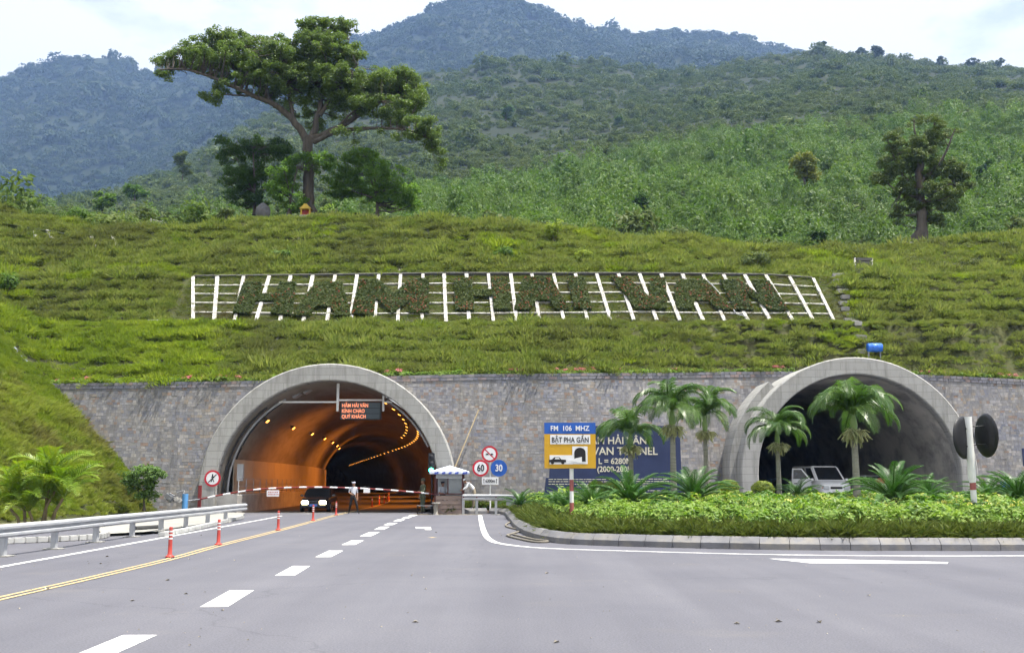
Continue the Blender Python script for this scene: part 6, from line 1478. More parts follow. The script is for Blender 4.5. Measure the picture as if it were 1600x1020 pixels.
# traffic light
q = at(674, 745, 56.2); tf = empty('traffic_light', (q.x, 56.2, 0), 0, 'green traffic light at the right foot of the lit arch', 'traffic light')
mb = MB(); zt = at(674, 735, 56.2).z; mb.cyl((0.02, 0.1, 0), (0.02, 0.1, zt), 0.05, 8); mb.build('post', M_black, tf)
mb = MB(); mb.box((0, 0, zt + 0.38), (0.34, 0.25, 1.15), 0, None, 0.03); mb.build('housing', M_black, tf)
for i, (m_, nm) in enumerate([(emitmat('green_signal', (0.05, 1.0, 0.55), 6.0), 'green_lens'), (M_ink, 'amber_lens'), (M_ink, 'red_lens')]):
    Mx = Matrix.Translation((0, -0.13, zt + 0.02 + 0.36 * i)) @ Matrix.Rotation(math.pi / 2, 4, 'X'); mb = MB(); mb.lathe([(0.13, 0), (0.10, 0.03), (0, 0.045)], 18, 0, Mx); mb.build(nm, m_, tf)

# ---- barrier
Yr = 55.6; BP = [(313, 779.5), (350, 772), (400, 764.5), (450, 761.5), (490, 760.8), (530, 761.5), (580, 763.5), (630, 767), (682, 772)]
bl = smooth_line([at(x, y, Yr) for x, y in BP], 12); L_ = [0]
for i in range(1, len(bl)): L_.append(L_[-1] + (bl[i] - bl[i - 1]).length)
ba = empty('road_barrier', (bl[0].x - 0.75, Yr, 0), 0, 'long red and white barrier pole across the lit tunnel mouth', 'barrier')
def bpos(s): return Vector([np.interp(s, L_, [p[k] for p in bl]) for k in range(3)])
N = 31
for i in range(N):
    a, b_ = L_[-1] * i / N, L_[-1] * (i + 1) / N
    mb = MB(); mb.tube([bpos(a + (b_ - a) * t) - Vector(ba.location) for t in (0, .5, 1)], 0.042 if i % 2 else 0.040, 8); mb.build('white_stripe' if i % 2 else 'red_stripe', M_signwhite if i % 2 else M_darkred, ba, recalc=False)
q = at(311, 780, Yr); mb = MB(); mb.box((q.x, Yr + 0.1, 0.75), (0.16, 0.16, 1.5), 0, None, 0.01); mb.build('fork_post', M_darkred, ba, -Vector(ba.location))
q = at(289, 785, Yr); mb = MB(); mb.cyl((q.x, Yr, 0), (q.x, Yr, 1.05), 0.16, 12); mb.build('pivot_post', mat('light_blue_paint', (0.10, 0.28, 0.55), (0.08, 0.24, 0.48), rough=0.5), ba, -Vector(ba.location))
q1 = at(266, 778, Yr); mb = MB(); mb.tube([at(312, 779.5, Yr), at(287, 783, Yr), at(268, 781, Yr)], 0.04, 6); mb.tube([at(285, 780, Yr), at(288, 766, Yr), at(276, 769, Yr)], 0.03, 5); mb.build('tail_pole', M_steeld, ba, -Vector(ba.location))
for i, (x, y, sz) in enumerate([(266, 777, .55), (276, 780, .38), (283, 782, .3)]):
    bm = bmesh.new(); bmesh.ops.create_cube(bm, size=1); bmesh.ops.bevel(bm, geom=bm.edges[:], offset=0.22, segments=2, affect='EDGES')
    mb = MB(); mb.frombm(bm, 0, Matrix.Translation(at(x, y, Yr)) @ Matrix.Rotation(0.5 - 0.6 * i, 4, 'Y') @ Matrix.Diagonal((sz, 0.3, sz * 0.75, 1))); bm.free(); mb.build('counterweight', M_steeld if i == 0 else M_whitewash, ba, -Vector(ba.location))
for i, (x, y, w, h) in enumerate([(426.5, 770.5, 19, 9.5), (573, 766, 10, 7)]):
    q = at(x, y, Yr - 0.12); mb = MB(); mb.box((0, 0, 0), (w * Yr / 1600, 0.02, h * Yr / 1600), 0, None, 0.004); o = mb.build('notice_board', M_signwhite, None, q)
    tag(o, 'white notice with faint red writing hung on the barrier' if i == 0 else 'small blank white notice hung on the barrier right of centre', 'notice')
    mb = MB(); mb.cyl((-.1, 0.03, h * Yr / 3200), (-.1, 0.06, h * Yr / 3200 + 0.12), 0.008, 5); mb.cyl((.1, 0.03, h * Yr / 3200), (.1, 0.06, h * Yr / 3200 + 0.12), 0.008, 5); mb.build('hanger', M_steeld, o)
    if i == 0:
        mb = MB()
        for r in range(2):
            x_ = -0.26
            while x_ < 0.24: w_ = rng.uniform(.04, .10); mb.box((x_ + w_ / 2, -0.013, 0.07 - 0.12 * r), (w_, 0.004, 0.06)); x_ += w_ + 0.025
        mb.build('faint_writing', mat('faint_red', (0.55, 0.25, 0.25), (0.5, 0.22, 0.22)), o)

# ---- guard booth
Yk = 54.6; c = at(701, 800, Yk); bo = empty('guard_booth', (c.x, Yk, 0), 0, 'small guard booth with scalloped canopy beside the barrier', 'booth'); kk_ = Yk / 1600
M_brown = mat('booth_boards', (0.30, 0.23, 0.20), (0.24, 0.185, 0.165), scale=2, rough=0.7, stretch=(0.4, 0.4, 5))
M_maroon = mat('booth_frame', (0.10, 0.035, 0.035), (0.08, 0.03, 0.03), rough=0.6)
M_alu = mat('booth_alu', (0.42, 0.44, 0.46), (0.36, 0.38, 0.40), rough=0.45, metal=0.3)
M_glass = mat('booth_glass', (0.20, 0.22, 0.23), (0.16, 0.18, 0.19), rough=0.12, spec=0.6)
w2 = 0.72; dp_ = 1.3
for i in range(4): mb = MB(); mb.box((0, 0, 0.13 + 0.245 * i), (2 * w2 - 0.08, 0.05, 0.225), 0, None, 0.008); mb.build('board', M_brown, bo)
for sx in (-1, 1):
    for yy in (0, dp_): mb = MB(); mb.box((sx * w2, yy, 1.05), (0.08, 0.08, 2.1), 0, None, 0.006); mb.build('corner_post', M_maroon, bo)
    for i in range(4): mb = MB(); mb.box((sx * w2, dp_ / 2, 0.13 + 0.245 * i), (0.05, dp_ - 0.1, 0.225), 0, None, 0.008); mb.build('board', M_brown, bo)
mb = MB(); mb.box((0, dp_, 1.05), (2 * w2 - 0.09, 0.04, 2.0)); mb.build('back_wall', M_alu, bo)
mb = MB(); mb.box((0, -0.04, 1.06), (2 * w2 + 0.1, 0.2, 0.05), 0, None, 0.005); mb.build('counter', M_maroon, bo)
mb = MB(); mb.box((0.33, 0.0, 1.5), (0.70, 0.02, 0.84), 0, None, 0.004); mb.build('window_pane', M_glass, bo)
mb = MB(); mb.box((-0.05, 0.0, 1.5), (0.05, 0.05, 0.86)); mb.build('mullion', M_maroon, bo)
mb = MB(); mb.box((0, 0.0, 1.99), (2 * w2 + 0.06, 0.07, 0.26)); mb.build('fascia', M_alu, bo)
# ribbed canopy: pyramid with scalloped edge
n = 40; vs = [(0, dp_ / 2, 2.55)]; ex, ey = 1.05, 1.05
for i in range(n):
    a = 2 * math.pi * i / n; r = 1 / max(abs(math.cos(a)), abs(math.sin(a))) ** 0.85; sc = 0.03 * (i % 2)
    vs.append((ex * r * math.cos(a), dp_ / 2 + ey * r * math.sin(a), 2.20 + sc))
for i in range(n): v = vs[1 + i]; vs.append((v[0] * 1.0, v[1], v[2] - 0.10 - 0.04 * (i % 2)))
mb = MB(); mb.add(vs, [(0, 1 + i, 1 + (i + 1) % n) for i in range(n)] + [(1 + i, 1 + (i + 1) % n, 1 + n + (i + 1) % n, 1 + n + i) for i in range(n)])
M_canopy = mat('canopy_cloth', (0.62, 0.66, 0.76), (0.52, 0.57, 0.70), scale=3, rough=0.8); mb.build('canopy', M_canopy, bo)
mb = MB()
for i in range(0, n, 2): a = 2 * math.pi * (i + 0.5) / n; v0, v1 = Vector(vs[1 + i]), Vector(vs[1 + (i + 1) % n]); mb.add([v0 * 1.0 + Vector((0, -0.006, -0.01)), v1 + Vector((0, -0.006, -0.01)), v1 + Vector((0, -0.006, -0.13)), v0 + Vector((0, -0.006, -0.13))], [(0, 1, 2, 3)])
mb.build('blue_scallop', mat('scallop_blue', (0.08, 0.12, 0.42), (0.07, 0.10, 0.36)), bo)
# little table and white stub post by the booth
tb = empty('small_table', at(664, 799, Yk), 0, 'small dark table left of the guard booth', 'table'); tb.location.z = 0
mb = MB(); mb.box((0, 0, 0.45), (0.85, 0.5, 0.04), 0, None, 0.008); mb.build('tabletop', M_steeld, tb)
for sx in (-.38, .38):
    for sy in (-.2, .2): mb = MB(); mb.cyl((sx, sy, 0), (sx, sy, 0.43), 0.02, 6); mb.build('leg', M_black, tb)
q = at(681, 798, Yk - 0.4); mb = MB(); mb.lathe([(0.0, 0.62), (0.22, 0.62), (0.23, 0.56), (0.12, 0.54), (0.11, 0.05), (0.14, 0.0)], 14); tag(mb.build('stub_post', M_pave, None, (q.x, q.y, 0)), 'short white mushroom shaped post before the guard booth', 'bollard')
# cables on the road by the island
hp = smooth_line([gnd(x, y) + Vector((0, 0, 0.03)) for x, y in [(797, 798), (794, 808), (803, 812), (790, 821), (800, 826), (815, 829), (800, 835), (793, 838), (820, 845), (840, 848), (856, 847), (830, 843), (802, 836)]], 6)
mb = MB(); mb.tube(hp, 0.035, 6); tag(mb.build('coiled_cable', mat('grey_cable', (0.20, 0.18, 0.15), (0.16, 0.145, 0.12)), recalc=False), 'tangle of grey cable lying on the road beside the island kerb', 'cable')
# bamboo pole against the wall
a, b_ = at(711, 730, 57.2), at(748, 640, 57.9); mb = MB(); mb.tube([a, b_], 0.04, 6); tag(mb.build('bamboo_pole', mat('bamboo', (0.42, 0.34, 0.22), (0.36, 0.29, 0.18))), 'thin pale pole leaning on the wall right of the lit arch', 'pole')
# hilltop shrine, rocks, timber frame
sh = empty('shrine', at(478, 339, 81.0), 0, 'tiny yellow shrine at the foot of the great tree', 'shrine')
M_shr = mat('shrine_yellow', (0.50, 0.34, 0.05), (0.42, 0.29, 0.05), rough=0.7)
mb = MB(); mb.box((0, 0, -0.05), (0.95, 0.7, 0.3), 0, None, 0.02); mb.build('base', M_conc, sh)
for sx in (-.34, .34): mb = MB(); mb.box((sx, -0.25, 0.35), (0.12, 0.12, 0.5)); mb.build('pillar', M_shr, sh)
mb = MB(); mb.box((0, 0.2, 0.35), (0.7, 0.1, 0.5)); mb.build('back_wall', M_redp, sh)
mb = MB(); mb.prism([(-.5, .6), (.5, .6), (.42, .68), (.22, .85), (.12, 1.0), (-.12, 1.0), (-.22, .85), (-.42, .68)], -0.38, 0.38); mb.build('roof', M_shr, sh)
M_rock = mat('rock', (0.17, 0.165, 0.17), (0.10, 0.098, 0.10), scale=1.2, rough=0.95, bump=0.8, bscale=5)
def rock(x, y, Y, sx, sy, sz, label, seed):
    bm = bmesh.new(); bmesh.ops.create_icosphere(bm, subdivisions=3, radius=1)
    for v in bm.verts:
        f = 0.8 + 0.4 * float(fbm(np.array(v.co.x * 1.7 + seed), np.array(v.co.z * 1.7 + v.co.y), seed)); v.co = Vector((v.co.x * sx, v.co.y * sy, v.co.z * sz)) * f
    mb = MB(); mb.frombm(bm, 0); bm.free(); tag(mb.build('rock', M_rock, None, at(x, y, Y)), label, 'rock', 'hilltop rocks')
rock(411, 332, 81.5, .62, .6, .75, 'upright grey boulder left of the great tree', 3)
rock(525, 341, 80.8, .75, .5, .22, 'flat dark rock right of the shrine', 5)
rock(455, 342, 80.6, 1.1, .6, .14, 'low pale stone slab in front of the shrine', 8)
rock(180, 345, 82, .5, .5, .5, 'brown boulder left of the timber frame', 11)
rock(1418, 383, 80, .6, .5, .25, 'dark flat rock left of the old ragged tree', 14)
tfm = empty('timber_frame', at(238, 362, 79.5), 0, 'thin grey timber frame standing on the left hilltop', 'frame')
for x, y0, y1 in [(219, 364, 351), (236, 364, 341), (254, 362, 345)]:
    a, b_ = at(x, y0, 79.5) - tfm.location, at(x, y1, 79.5) - tfm.location; mb = MB(); mb.cyl(a, b_, 0.05, 6); mb.build('upright', M_conc, tfm)
for p, q in [((219, 352), (237, 356)), ((236, 343), (266, 350)), ((236, 357), (254, 362))]:
    mb = MB(); mb.cyl(at(*p, 79.4) - tfm.location, at(*q, 79.4) - tfm.location, 0.035, 6); mb.build('crosspiece', M_conc, tfm)
# fallen pipe and roadside palms
mb = MB(); mb.tube([gnd(210, 832) + Vector((0, 0, .12)), gnd(252, 829) + Vector((0, 0, .12))], 0.10, 10); tag(mb.build('dark_pipe', M_dark), 'dark pipe lying behind the left guardrail', 'pipe')
AF = [frond_mesh('frond', 2.3, 1.25, 1.6, 0.55, 26, L_areca, 0.030, 0.5, 0.45), frond_mesh('frond', 2.1, 0.95, 1.7, 0.50, 26, L_areca, 0.030, 0.5, 0.5), frond_mesh('frond', 2.0, 1.45, 1.2, 0.5, 26, L_areca, 0.030, 0.5, 0.4)]
M_cane = mat('areca_cane', (0.22, 0.17, 0.09), (0.15, 0.12, 0.07), scale=4, rough=0.8)
def areca(x, y, Y, label, stems, sc):
    b_ = at(x, y, Y); b_.z = max(0, float(side_z(np.array(b_.x), np.array(Y)))); root = empty('bank_palm', b_, 0, label, 'palm tree', 'palms on the roadside bank')
    for (dx, dy, h, ln) in stems:
        mb = MB(); tp = Vector((dx + ln, dy, h)); mb.tube([(dx, dy, -0.3), (dx + ln * 0.3, dy, h * .5), tp], [0.07, 0.055, 0.05], 7); mb.build('stem', M_cane, root, recalc=False)
        for i in range(11): obj('frond', AF[i % 3], root, tp - Vector((0, 0, 0.05)), (rng.uniform(-.3, .3), rng.uniform(-.25, .3), i * 2.399 + rng.uniform(-.3, .3)), (sc * rng.uniform(.8, 1.1),) * 3)
areca(62, 812, 40, 'yellow green clump palm on the bank behind the guardrail', [(-.5, 0, 1.3, -.4), (0.1, .2, 1.9, .1), (.5, -.1, 1.1, .4), (-.1, -.3, 0.6, -.2), (.3, .3, 0.8, .25), (-.6, -.2, 0.7, -.5), (0.0, 0.1, 1.4, 0.5)], 0.95)
b_ = at(222, 798, 54); b_.z = 0.2; bushl = bushy('bank_bush', 225, 798, 54, [(200, 745, 18, 12, 1, 0), (225, 735, 20, 12, 1, 0), (245, 745, 14, 12, 1, 0), (215, 762, 22, 14, 1, 0), (238, 765, 14, 14, 1, 0), (225, 780, 14, 10, .8, 0)], leafmat('bush_leaf', [(0.07, 0.13, 0.03), (0.11, 0.19, 0.045), (0.17, 0.25, 0.08)], trans=0.35), 0.17, 2600, 'pale leafy bush on the bank against the stone wall', None, 0.06)
# ================================================================== VEHICLES AND PEOPLE
M_tyre = mat('tyre', (0.018, 0.018, 0.018), (0.025, 0.025, 0.025), rough=0.9)
M_rim = mat('rim', (0.40, 0.41, 0.43), (0.34, 0.35, 0.37), rough=0.35, metal=0.7)
M_cglass = mat('car_glass', (0.012, 0.014, 0.016), (0.016, 0.018, 0.02), rough=0.06, spec=0.6)
M_head = emitmat('headlight_on', (1.0, 0.84, 0.48), 12.0)
M_headoff = mat('headlight_off', (0.55, 0.58, 0.60), (0.48, 0.5, 0.52), rough=0.15, spec=0.6)
M_amber = mat('amber_lens', (0.55, 0.22, 0.02), (0.5, 0.2, 0.02), rough=0.25)
def loft(mb, secs, mi=0, smooth=True):
    k = len(secs[0]); vs = [p for s in secs for p in s]
    mb.add(vs, [(i * k + j, i * k + (j + 1) % k, (i + 1) * k + (j + 1) % k, (i + 1) * k + j) for i in range(len(secs) - 1) for j in range(k)], mi, smooth)
    mb.add(secs[0], [tuple(range(k))], mi); mb.add(secs[-1], [tuple(range(k))[::-1]], mi)
def car(loc, rz, paint, body, cabin, L, Wd, label, cat, lights_on=False, wheel_r=0.31, axle=(0.78, 0.80), group=None, name='parked_car', cabin_w=0.80, opendoor=False, plate=None, side_split=(0.5,)):
    """nose at -y. body: (y, half-width factor, z low, z top); cabin: (windscreen base y, z), (roof front y, z), (roof rear y, z), (rear base y, z)"""
    root = empty(name, loc, rz, label, cat, group); hw = Wd / 2
    secs = []
    for (y, f, zl, zt) in body:
        w = hw * f; h = zt - zl
        half = [(w * 0.86, zl), (w * 0.97, zl + 0.10 * h), (w, zl + 0.42 * h), (w * 0.985, zl + 0.72 * h), (w * 0.93, zl + 0.93 * h), (w * 0.80, zt), (w * 0.4, zt + 0.015)]
        secs.append([(-a, y, b) for a, b in half] + [(a, y, b) for a, b in half[::-1]])
    mb = MB(); loft(mb, secs); bo_ = mb.build('body', paint, root)
    (y0, z0), (y1, z1), (y2, z2), (y3, z3) = cabin; wb = hw * 0.93; wr = hw * cabin_w
    def ring(y, w, z): return (y, w, z)
    # cabin shell: pillars and roof, with windows set 6 mm proud
    A = [(-wb, y0, z0), (wb, y0, z0), (wr, y1, z1), (-wr, y1, z1)]; Bk = [(-wb, y3, z3), (wb, y3, z3), (wr, y2, z2), (-wr, y2, z2)]
    mb = MB()
    bm = bmesh.new(); v = [bm.verts.new(p) for p in A + Bk]
    for f in ((0, 1, 2, 3), (5, 4, 7, 6), (3, 2, 6, 7), (1, 5, 6, 2), (4, 0, 3, 7), (0, 4, 5, 1)): bm.faces.new([v[i] for i in f])
    bmesh.ops.recalc_face_normals(bm, faces=bm.faces[:]); top = [e for e in bm.edges if all(q.co.z > max(z0, z3) + 0.1 for q in e.verts) or abs(e.verts[0].co.z - e.verts[1].co.z) > 0.2]
    bmesh.ops.bevel(bm, geom=top, offset=0.06, segments=3, affect='EDGES'); mb.frombm(bm, 0, None, False); bm.free(); cab = mb.build('cabin', paint, root)
    def pane(pts, ins, name, out=0.008, m=M_cglass):
        P = [Vector(p) for p in pts]; c_ = sum(P, Vector()) / len(P); nrm = (P[1] - P[0]).cross(P[2] - P[1]).normalized()
        if nrm.dot(c_ - Vector((0, (y1 + y2) / 2, (z0 + z1) / 2))) < 0: nrm = -nrm
        Q = [p + (c_ - p) * ins + nrm * out for p in P]; mb = MB(); n = len(Q); mb.add(Q + [q - nrm * 0.02 for q in Q], [tuple(range(n)), tuple(range(n, 2 * n))[::-1]] + [(i, (i + 1) % n, n + (i + 1) % n, n + i) for i in range(n)])
        return mb.build(name, m, cab)
    pane(A, 0.17, 'windscreen'); pane(Bk, 0.16, 'rear_window')
    for sx in (-1, 1):
        def S(t, u): # t along, u up
            b_ = Vector((sx * wb, y0 + (y3 - y0) * t, z0 + (z3 - z0) * t)); r_ = Vector((sx * wr, y1 + (y2 - y1) * t, z1 + (z2 - z1) * t)); return b_.lerp(r_, u)
        cuts = [0.0] + list(side_split) + [1.0]
        for a_, b_ in zip(cuts[:-1], cuts[1:]): pane([S(a_ + .03, .06), S(b_ - .02, .06), S(b_ - .03, .88), S(a_ + .05, .88)], 0.03, 'side_window')
        mb = MB(); mb.box((sx * (hw + 0.07), y0 + 0.25, z0 + 0.07), (0.18, 0.09, 0.13), 0, None, 0.03); mb.build('wing_mirror', paint, root)
        for yy in (-L / 2 + axle[0], L / 2 - axle[1]):
            Mx = Matrix.Translation((sx * (hw - 0.09), yy, wheel_r)) @ Matrix.Rotation(math.pi / 2, 4, 'Y'); mb = MB(); r = wheel_r
            mb.lathe([(r * .6, -.10), (r * .93, -.10), (r, -.07), (r, .07), (r * .93, .10), (r * .6, .10)], 22, 0, Mx); wh = mb.build('wheel', M_tyre, root)
            mb = MB(); mb.lathe([(r * .62, -.08), (r * .5, -.095), (r * .2, -.085), (0, -.085)], 18, 0, Mx); mb.lathe([(r * .62, .08), (r * .5, .095), (r * .2, .085), (0, .085)], 18, 0, Mx); mb.build('rim', M_rim, wh)
        yn, fn, zl, zt = body[0]; yn2 = body[1][0]
        mb = MB(); hz_ = zl + (zt - zl) * 0.70; mb.box((sx * hw * fn * 0.74, yn - 0.02, hz_), (hw * (0.44 if lights_on else 0.36), 0.12, 0.25 if lights_on else 0.19), 0, None, 0.035); mb.build('headlight', M_head if lights_on else M_headoff, root)
        mb = MB(); mb.box((sx * hw * fn * 0.95, yn + 0.04, hz_), (0.10, 0.10, 0.11), 0, None, 0.02); mb.build('indicator', M_amber, root)
    yn, fn, zl, zt = body[0]
    mb = MB(); mb.box((0, yn - 0.015, zl + (zt - zl) * 0.70), (hw * 0.72, 0.04, 0.12), 0, None, 0.01); mb.build('grille', M_black, root)
    mb = MB(); mb.box((0, yn - 0.05, zl + (zt - zl) * 0.30), (hw * 1.72, 0.14, 0.16), 0, None, 0.05); mb.build('bumper', paint, root)
    mb = MB(); mb.box((0, yn - 0.13, zl + (zt - zl) * 0.32), (0.44, 0.02, 0.14), 0, None, 0.004); mb.build('number_plate', plate or M_signwhite, root)
    mb = MB(); mb.box((0, 0, 0.30), (Wd * 0.86, L * 0.86, 0.16)); mb.build('underbody', M_black, root)
    return root, cab
SED = [(-2.25, .80, .30, .66), (-2.1, .93, .24, .74), (-1.6, 1, .22, .84), (-0.9, 1, .20, .92), (0, 1, .20, .94), (1.0, 1, .20, .95), (1.7, .99, .24, .94), (2.1, .94, .30, .90), (2.25, .84, .36, .80)]
SEDC = [(-1.0, .90), (-0.25, 1.40), (0.75, 1.42), (1.55, .93)]
P_dark = mat('dark_car_paint', (0.022, 0.022, 0.026), (0.028, 0.028, 0.03), rough=0.25, spec=0.5, coat=0.6)
oc, _ = car((at(487, 790, 58.0).x, 60.3, 0.004), 0.04, P_dark, SED, SEDC, 4.5, 1.74, 'dark saloon car leaving the lit tunnel with headlights on', 'car', True, name='oncoming_car', plate=mat('blue_plate', (0.10, 0.20, 0.55), (0.09, 0.18, 0.5)))
oc.scale = (0.96, 0.96, 0.94)
P_white = mat('white_car_paint', (0.84, 0.85, 0.87), (0.80, 0.81, 0.83), rough=0.3, spec=0.5, coat=0.5)
P_silver = mat('silver_car_paint', (0.60, 0.62, 0.65), (0.55, 0.57, 0.60), rough=0.3, metal=0.1, coat=0.5)
P_navy = mat('navy_car_paint', (0.03, 0.06, 0.14), (0.03, 0.05, 0.12), rough=0.3, coat=0.5)
VAN = [(-2.25, .86, .34, .92), (-2.12, .96, .28, 1.02), (-1.7, 1, .26, 1.10), (-1.1, 1, .26, 1.16), (0, 1, .26, 1.18), (1.4, 1, .26, 1.18), (2.1, .99, .28, 1.18), (2.25, .95, .34, 1.14)]
VANC = [(-1.62, 1.10), (-0.75, 1.90), (2.0, 1.93), (2.2, 1.16)]
vl = at(1297, 745, 61.5)
van, vcab = car((vl.x, 63.7, 0.5), 0.10, P_white, VAN, VANC, 4.5, 1.78, 'white minivan with its front door open under the right arch', 'van', False, 0.33, group='vehicles parked under the right arch', name='parked_van', cabin_w=0.84, side_split=(0.32, 0.66))
van.scale = (1.12, 1.12, 1.12)
# the van's open door (viewer's left)
dr = MB(); dr.box((0, 0.52, 0.70), (0.07, 1.04, 0.86), 0, None, 0.03)
do = dr.build('front_door', P_white, van, (-0.92, -1.18, 0.05), (0, 0, R(52))); do['label'] = 'open front door of the van'
do.rotation_euler = (0, 0, R(60))
mb = MB(); mb.prism([(0.02, 1.13), (1.02, 1.13), (0.98, 1.72), (0.48, 1.72)], -0.03, 0.03); o = mb.build('window_frame', P_white, do); o.rotation_euler = (0, 0, R(90))
mb = MB(); mb.prism([(0.14, 1.17), (0.94, 1.17), (0.91, 1.66), (0.52, 1.66)], -0.045, 0.045); o = mb.build('window', M_cglass, do); o.rotation_euler = (0, 0, R(90))
mb = MB(); mb.box((-0.045, 0.82, 0.92), (0.03, 0.18, 0.05), 0, None, 0.01); mb.build('handle', M_black, do)
sl = at(1372, 760, 63.5)
scar, scab = car((sl.x - 0.1, 64.0, 0.5), 0.12, P_silver, SED, SEDC, 4.5, 1.74, 'silver saloon with an orange sunshade right of the white van', 'car', False, group='vehicles parked under the right arch', name='parked_car')
scar.scale = (1.12, 1.12, 1.12)
mb = MB(); mb.prism([(-.42, .98), (.30, .98), (.30, 1.16), (.0, 1.28), (-.30, 1.20)], -0.90, -0.88); mb.build('sunshade', mat('orange_shade', (0.45, 0.17, 0.08), (0.4, 0.15, 0.07)), scab)
mb = MB()
nl = at(1236, 760, 68); ncar, _ = car((nl.x, 71, 0.5), -0.05, P_navy, SED, SEDC, 4.5, 1.74, 'dark blue car in shadow left of the white van', 'car', False, group='vehicles parked under the right arch', name='parked_car')

# ---- people
SK = mat('skin', (0.30, 0.17, 0.11), (0.27, 0.15, 0.10), rough=0.6)
HAIR = mat('hair', (0.012, 0.010, 0.009), (0.016, 0.013, 0.012), rough=0.7)
def person(loc, rz, J, mats, label, hat=None, scale=1.0):
    """J: joints (metres, figure faces -y). mats: dict upper, lower, shoe, cuff('long'/'short')"""
    root = empty('person', loc, rz, label, 'person'); root.scale = (scale,) * 3
    B = []  # bones: (a, b, ra, rb, region)
    def bone(a, b, ra, rb, reg): B.append((Vector(J[a]), Vector(J[b]), ra, rb, reg))
    bone('pelvis', 'waist', .145, .135, 'lower'); bone('waist', 'chest', .135, .155, 'upper'); bone('chest', 'neck', .15, .065, 'upper'); bone('neck', 'head0', .055, .055, 'skin')
    for s in 'lr':
        bone('chest', 'sh' + s, .12, .07, 'upper'); bone('sh' + s, 'el' + s, .062, .047, 'upper'); bone('el' + s, 'wr' + s, .044, .030, 'fore'); 
        bone('pelvis', 'hip' + s, .13, .098, 'lower'); bone('hip' + s, 'kn' + s, .095, .066, 'lower'); bone('kn' + s, 'an' + s, .062, .045, 'lower'); bone('an' + s, 'toe' + s, .045, .038, 'shoe')
    # one skinned surface
    keys = []; idx = {}
    edges = []; rad = {}
    def vid(k, r):
        if k not in idx: idx[k] = len(keys); keys.append(J[k]); rad[k] = r
        rad[k] = max(rad[k], r) if k in ('pelvis', 'chest') else r
        return idx[k]
    chain = [('pelvis', 'waist', .145, .13), ('waist', 'chest', .13, .15), ('chest', 'neck', .15, .062), ('neck', 'head0', .062, .058)]
    for s in 'lr':
        chain += [('chest', 'sh' + s, .15, .075), ('sh' + s, 'el' + s, .07, .05), ('el' + s, 'wr' + s, .05, .032), ('wr' + s, 'hd' + s, .032, .036), ('pelvis', 'hip' + s, .145, .10), ('hip' + s, 'kn' + s, .098, .068), ('kn' + s, 'an' + s, .068, .046), ('an' + s, 'toe' + s, .046, .038)]
    for a, b, ra, rb in chain: i, j = vid(a, ra), vid(b, rb); edges.append((i, j))
    for s in 'lr':      # five fingers rooted in the palm
        h = Vector(J['hd' + s]); w = Vector(J['wr' + s]); d = (h - w).normalized(); side = d.cross(Vector((0, 1, 0.3))).normalized()
        for f in range(5):
            off = side * (0.022 * (f - 1.5)) if f < 4 else side * (-0.045); L = (.075, .085, .08, .062, .05)[f]
            if f == 4: p0 = w.lerp(h, .55) + off; dd = (d * .7 - side * .7).normalized()
            else: p0 = h + off + d * .02; dd = d
            p1 = p0 + dd * L * .5; p2 = p1 + (dd + Vector((0, -.4, -.1))).normalized() * L * .5
            for nm, p, r in ((f'f{s}{f}a', p0, .011), (f'f{s}{f}b', p1, .010), (f'f{s}{f}c', p2, .008)): J[nm] = tuple(p); 
            i = vid('hd' + s, .036)
            prev = i
            for nm, r in ((f'f{s}{f}a', .011), (f'f{s}{f}b', .010), (f'f{s}{f}c', .008)): j = vid(nm, r); edges.append((prev, j)); prev = j
    me = bpy.data.meshes.new('skel'); me.from_pydata([tuple(k) for k in keys], edges, []); ob = bpy.data.objects.new('skel', me); COL.objects.link(ob)
    sm = ob.modifiers.new('skin', 'SKIN'); sm.use_smooth_shade = True
    for k, i in idx.items():
        sv = me.skin_vertices[0].data[i]; r = rad[k]
        sv.radius = (r, r * (0.72 if k in ('chest', 'waist', 'pelvis') else 1)); sv.use_root = (k == 'pelvis')
    ss = ob.modifiers.new('sub', 'SUBSURF'); ss.levels = 1; ss.render_levels = 1
    dg = bpy.context.evaluated_depsgraph_get(); em = bpy.data.meshes.new_from_object(ob.evaluated_get(dg)); bpy.data.objects.remove(ob)
    em.name = 'body'; em.materials.clear(); order = ['upper', 'lower', 'shoe', 'skin']
    for k in order: em.materials.append(mats.get(k, SK))
    segs = [(a, b, reg) for a, b, ra, rb, reg in B] + [(Vector(J['wr' + s]), Vector(J['hd' + s]) + (Vector(J['hd' + s]) - Vector(J['wr' + s])), 'skin') for s in 'lr']
    for p in em.polygons:
        c_ = p.center; best = 9; rg = 'upper'
        for a, b, reg in segs:
            t = max(0, min(1, (c_ - a).dot(b - a) / ((b - a).length_squared + 1e-9))); dd = (c_ - a.lerp(b, t)).length
            if dd < best: best = dd; rg = reg
        if rg == 'fore': rg = 'upper' if mats.get('sleeve') == 'long' else 'skin'
        p.material_index = order.index(rg); p.use_smooth = True
    obj('body', em, root)
    # head with face
    hc = Vector(J['head']); mb = MB(); bm = bmesh.new(); bmesh.ops.create_icosphere(bm, subdivisions=3, radius=1)
    for v in bm.verts:
        x, y, z = v.co; jaw = 1 - 0.28 * max(0, -z); v.co = Vector((x * .078 * jaw, y * .098 * (1 - 0.12 * max(0, -z)), z * .118))
        if y < -0.75 and abs(x) < 0.28 and -0.35 < z < 0.15: v.co.y -= 0.018
    Mh = Matrix.Translation(hc) @ Euler(J.get('headrot', (0, 0, 0))).to_matrix().to_4x4()
    mb.frombm(bm, 0, Mh, True); bm.free()
    for sx in (-1, 1): mb.box((sx * .080, .01, -.005), (.014, .035, .055), 0, Mh, 0.004)
    hd = mb.build('head', SK, root)
    mb = MB()
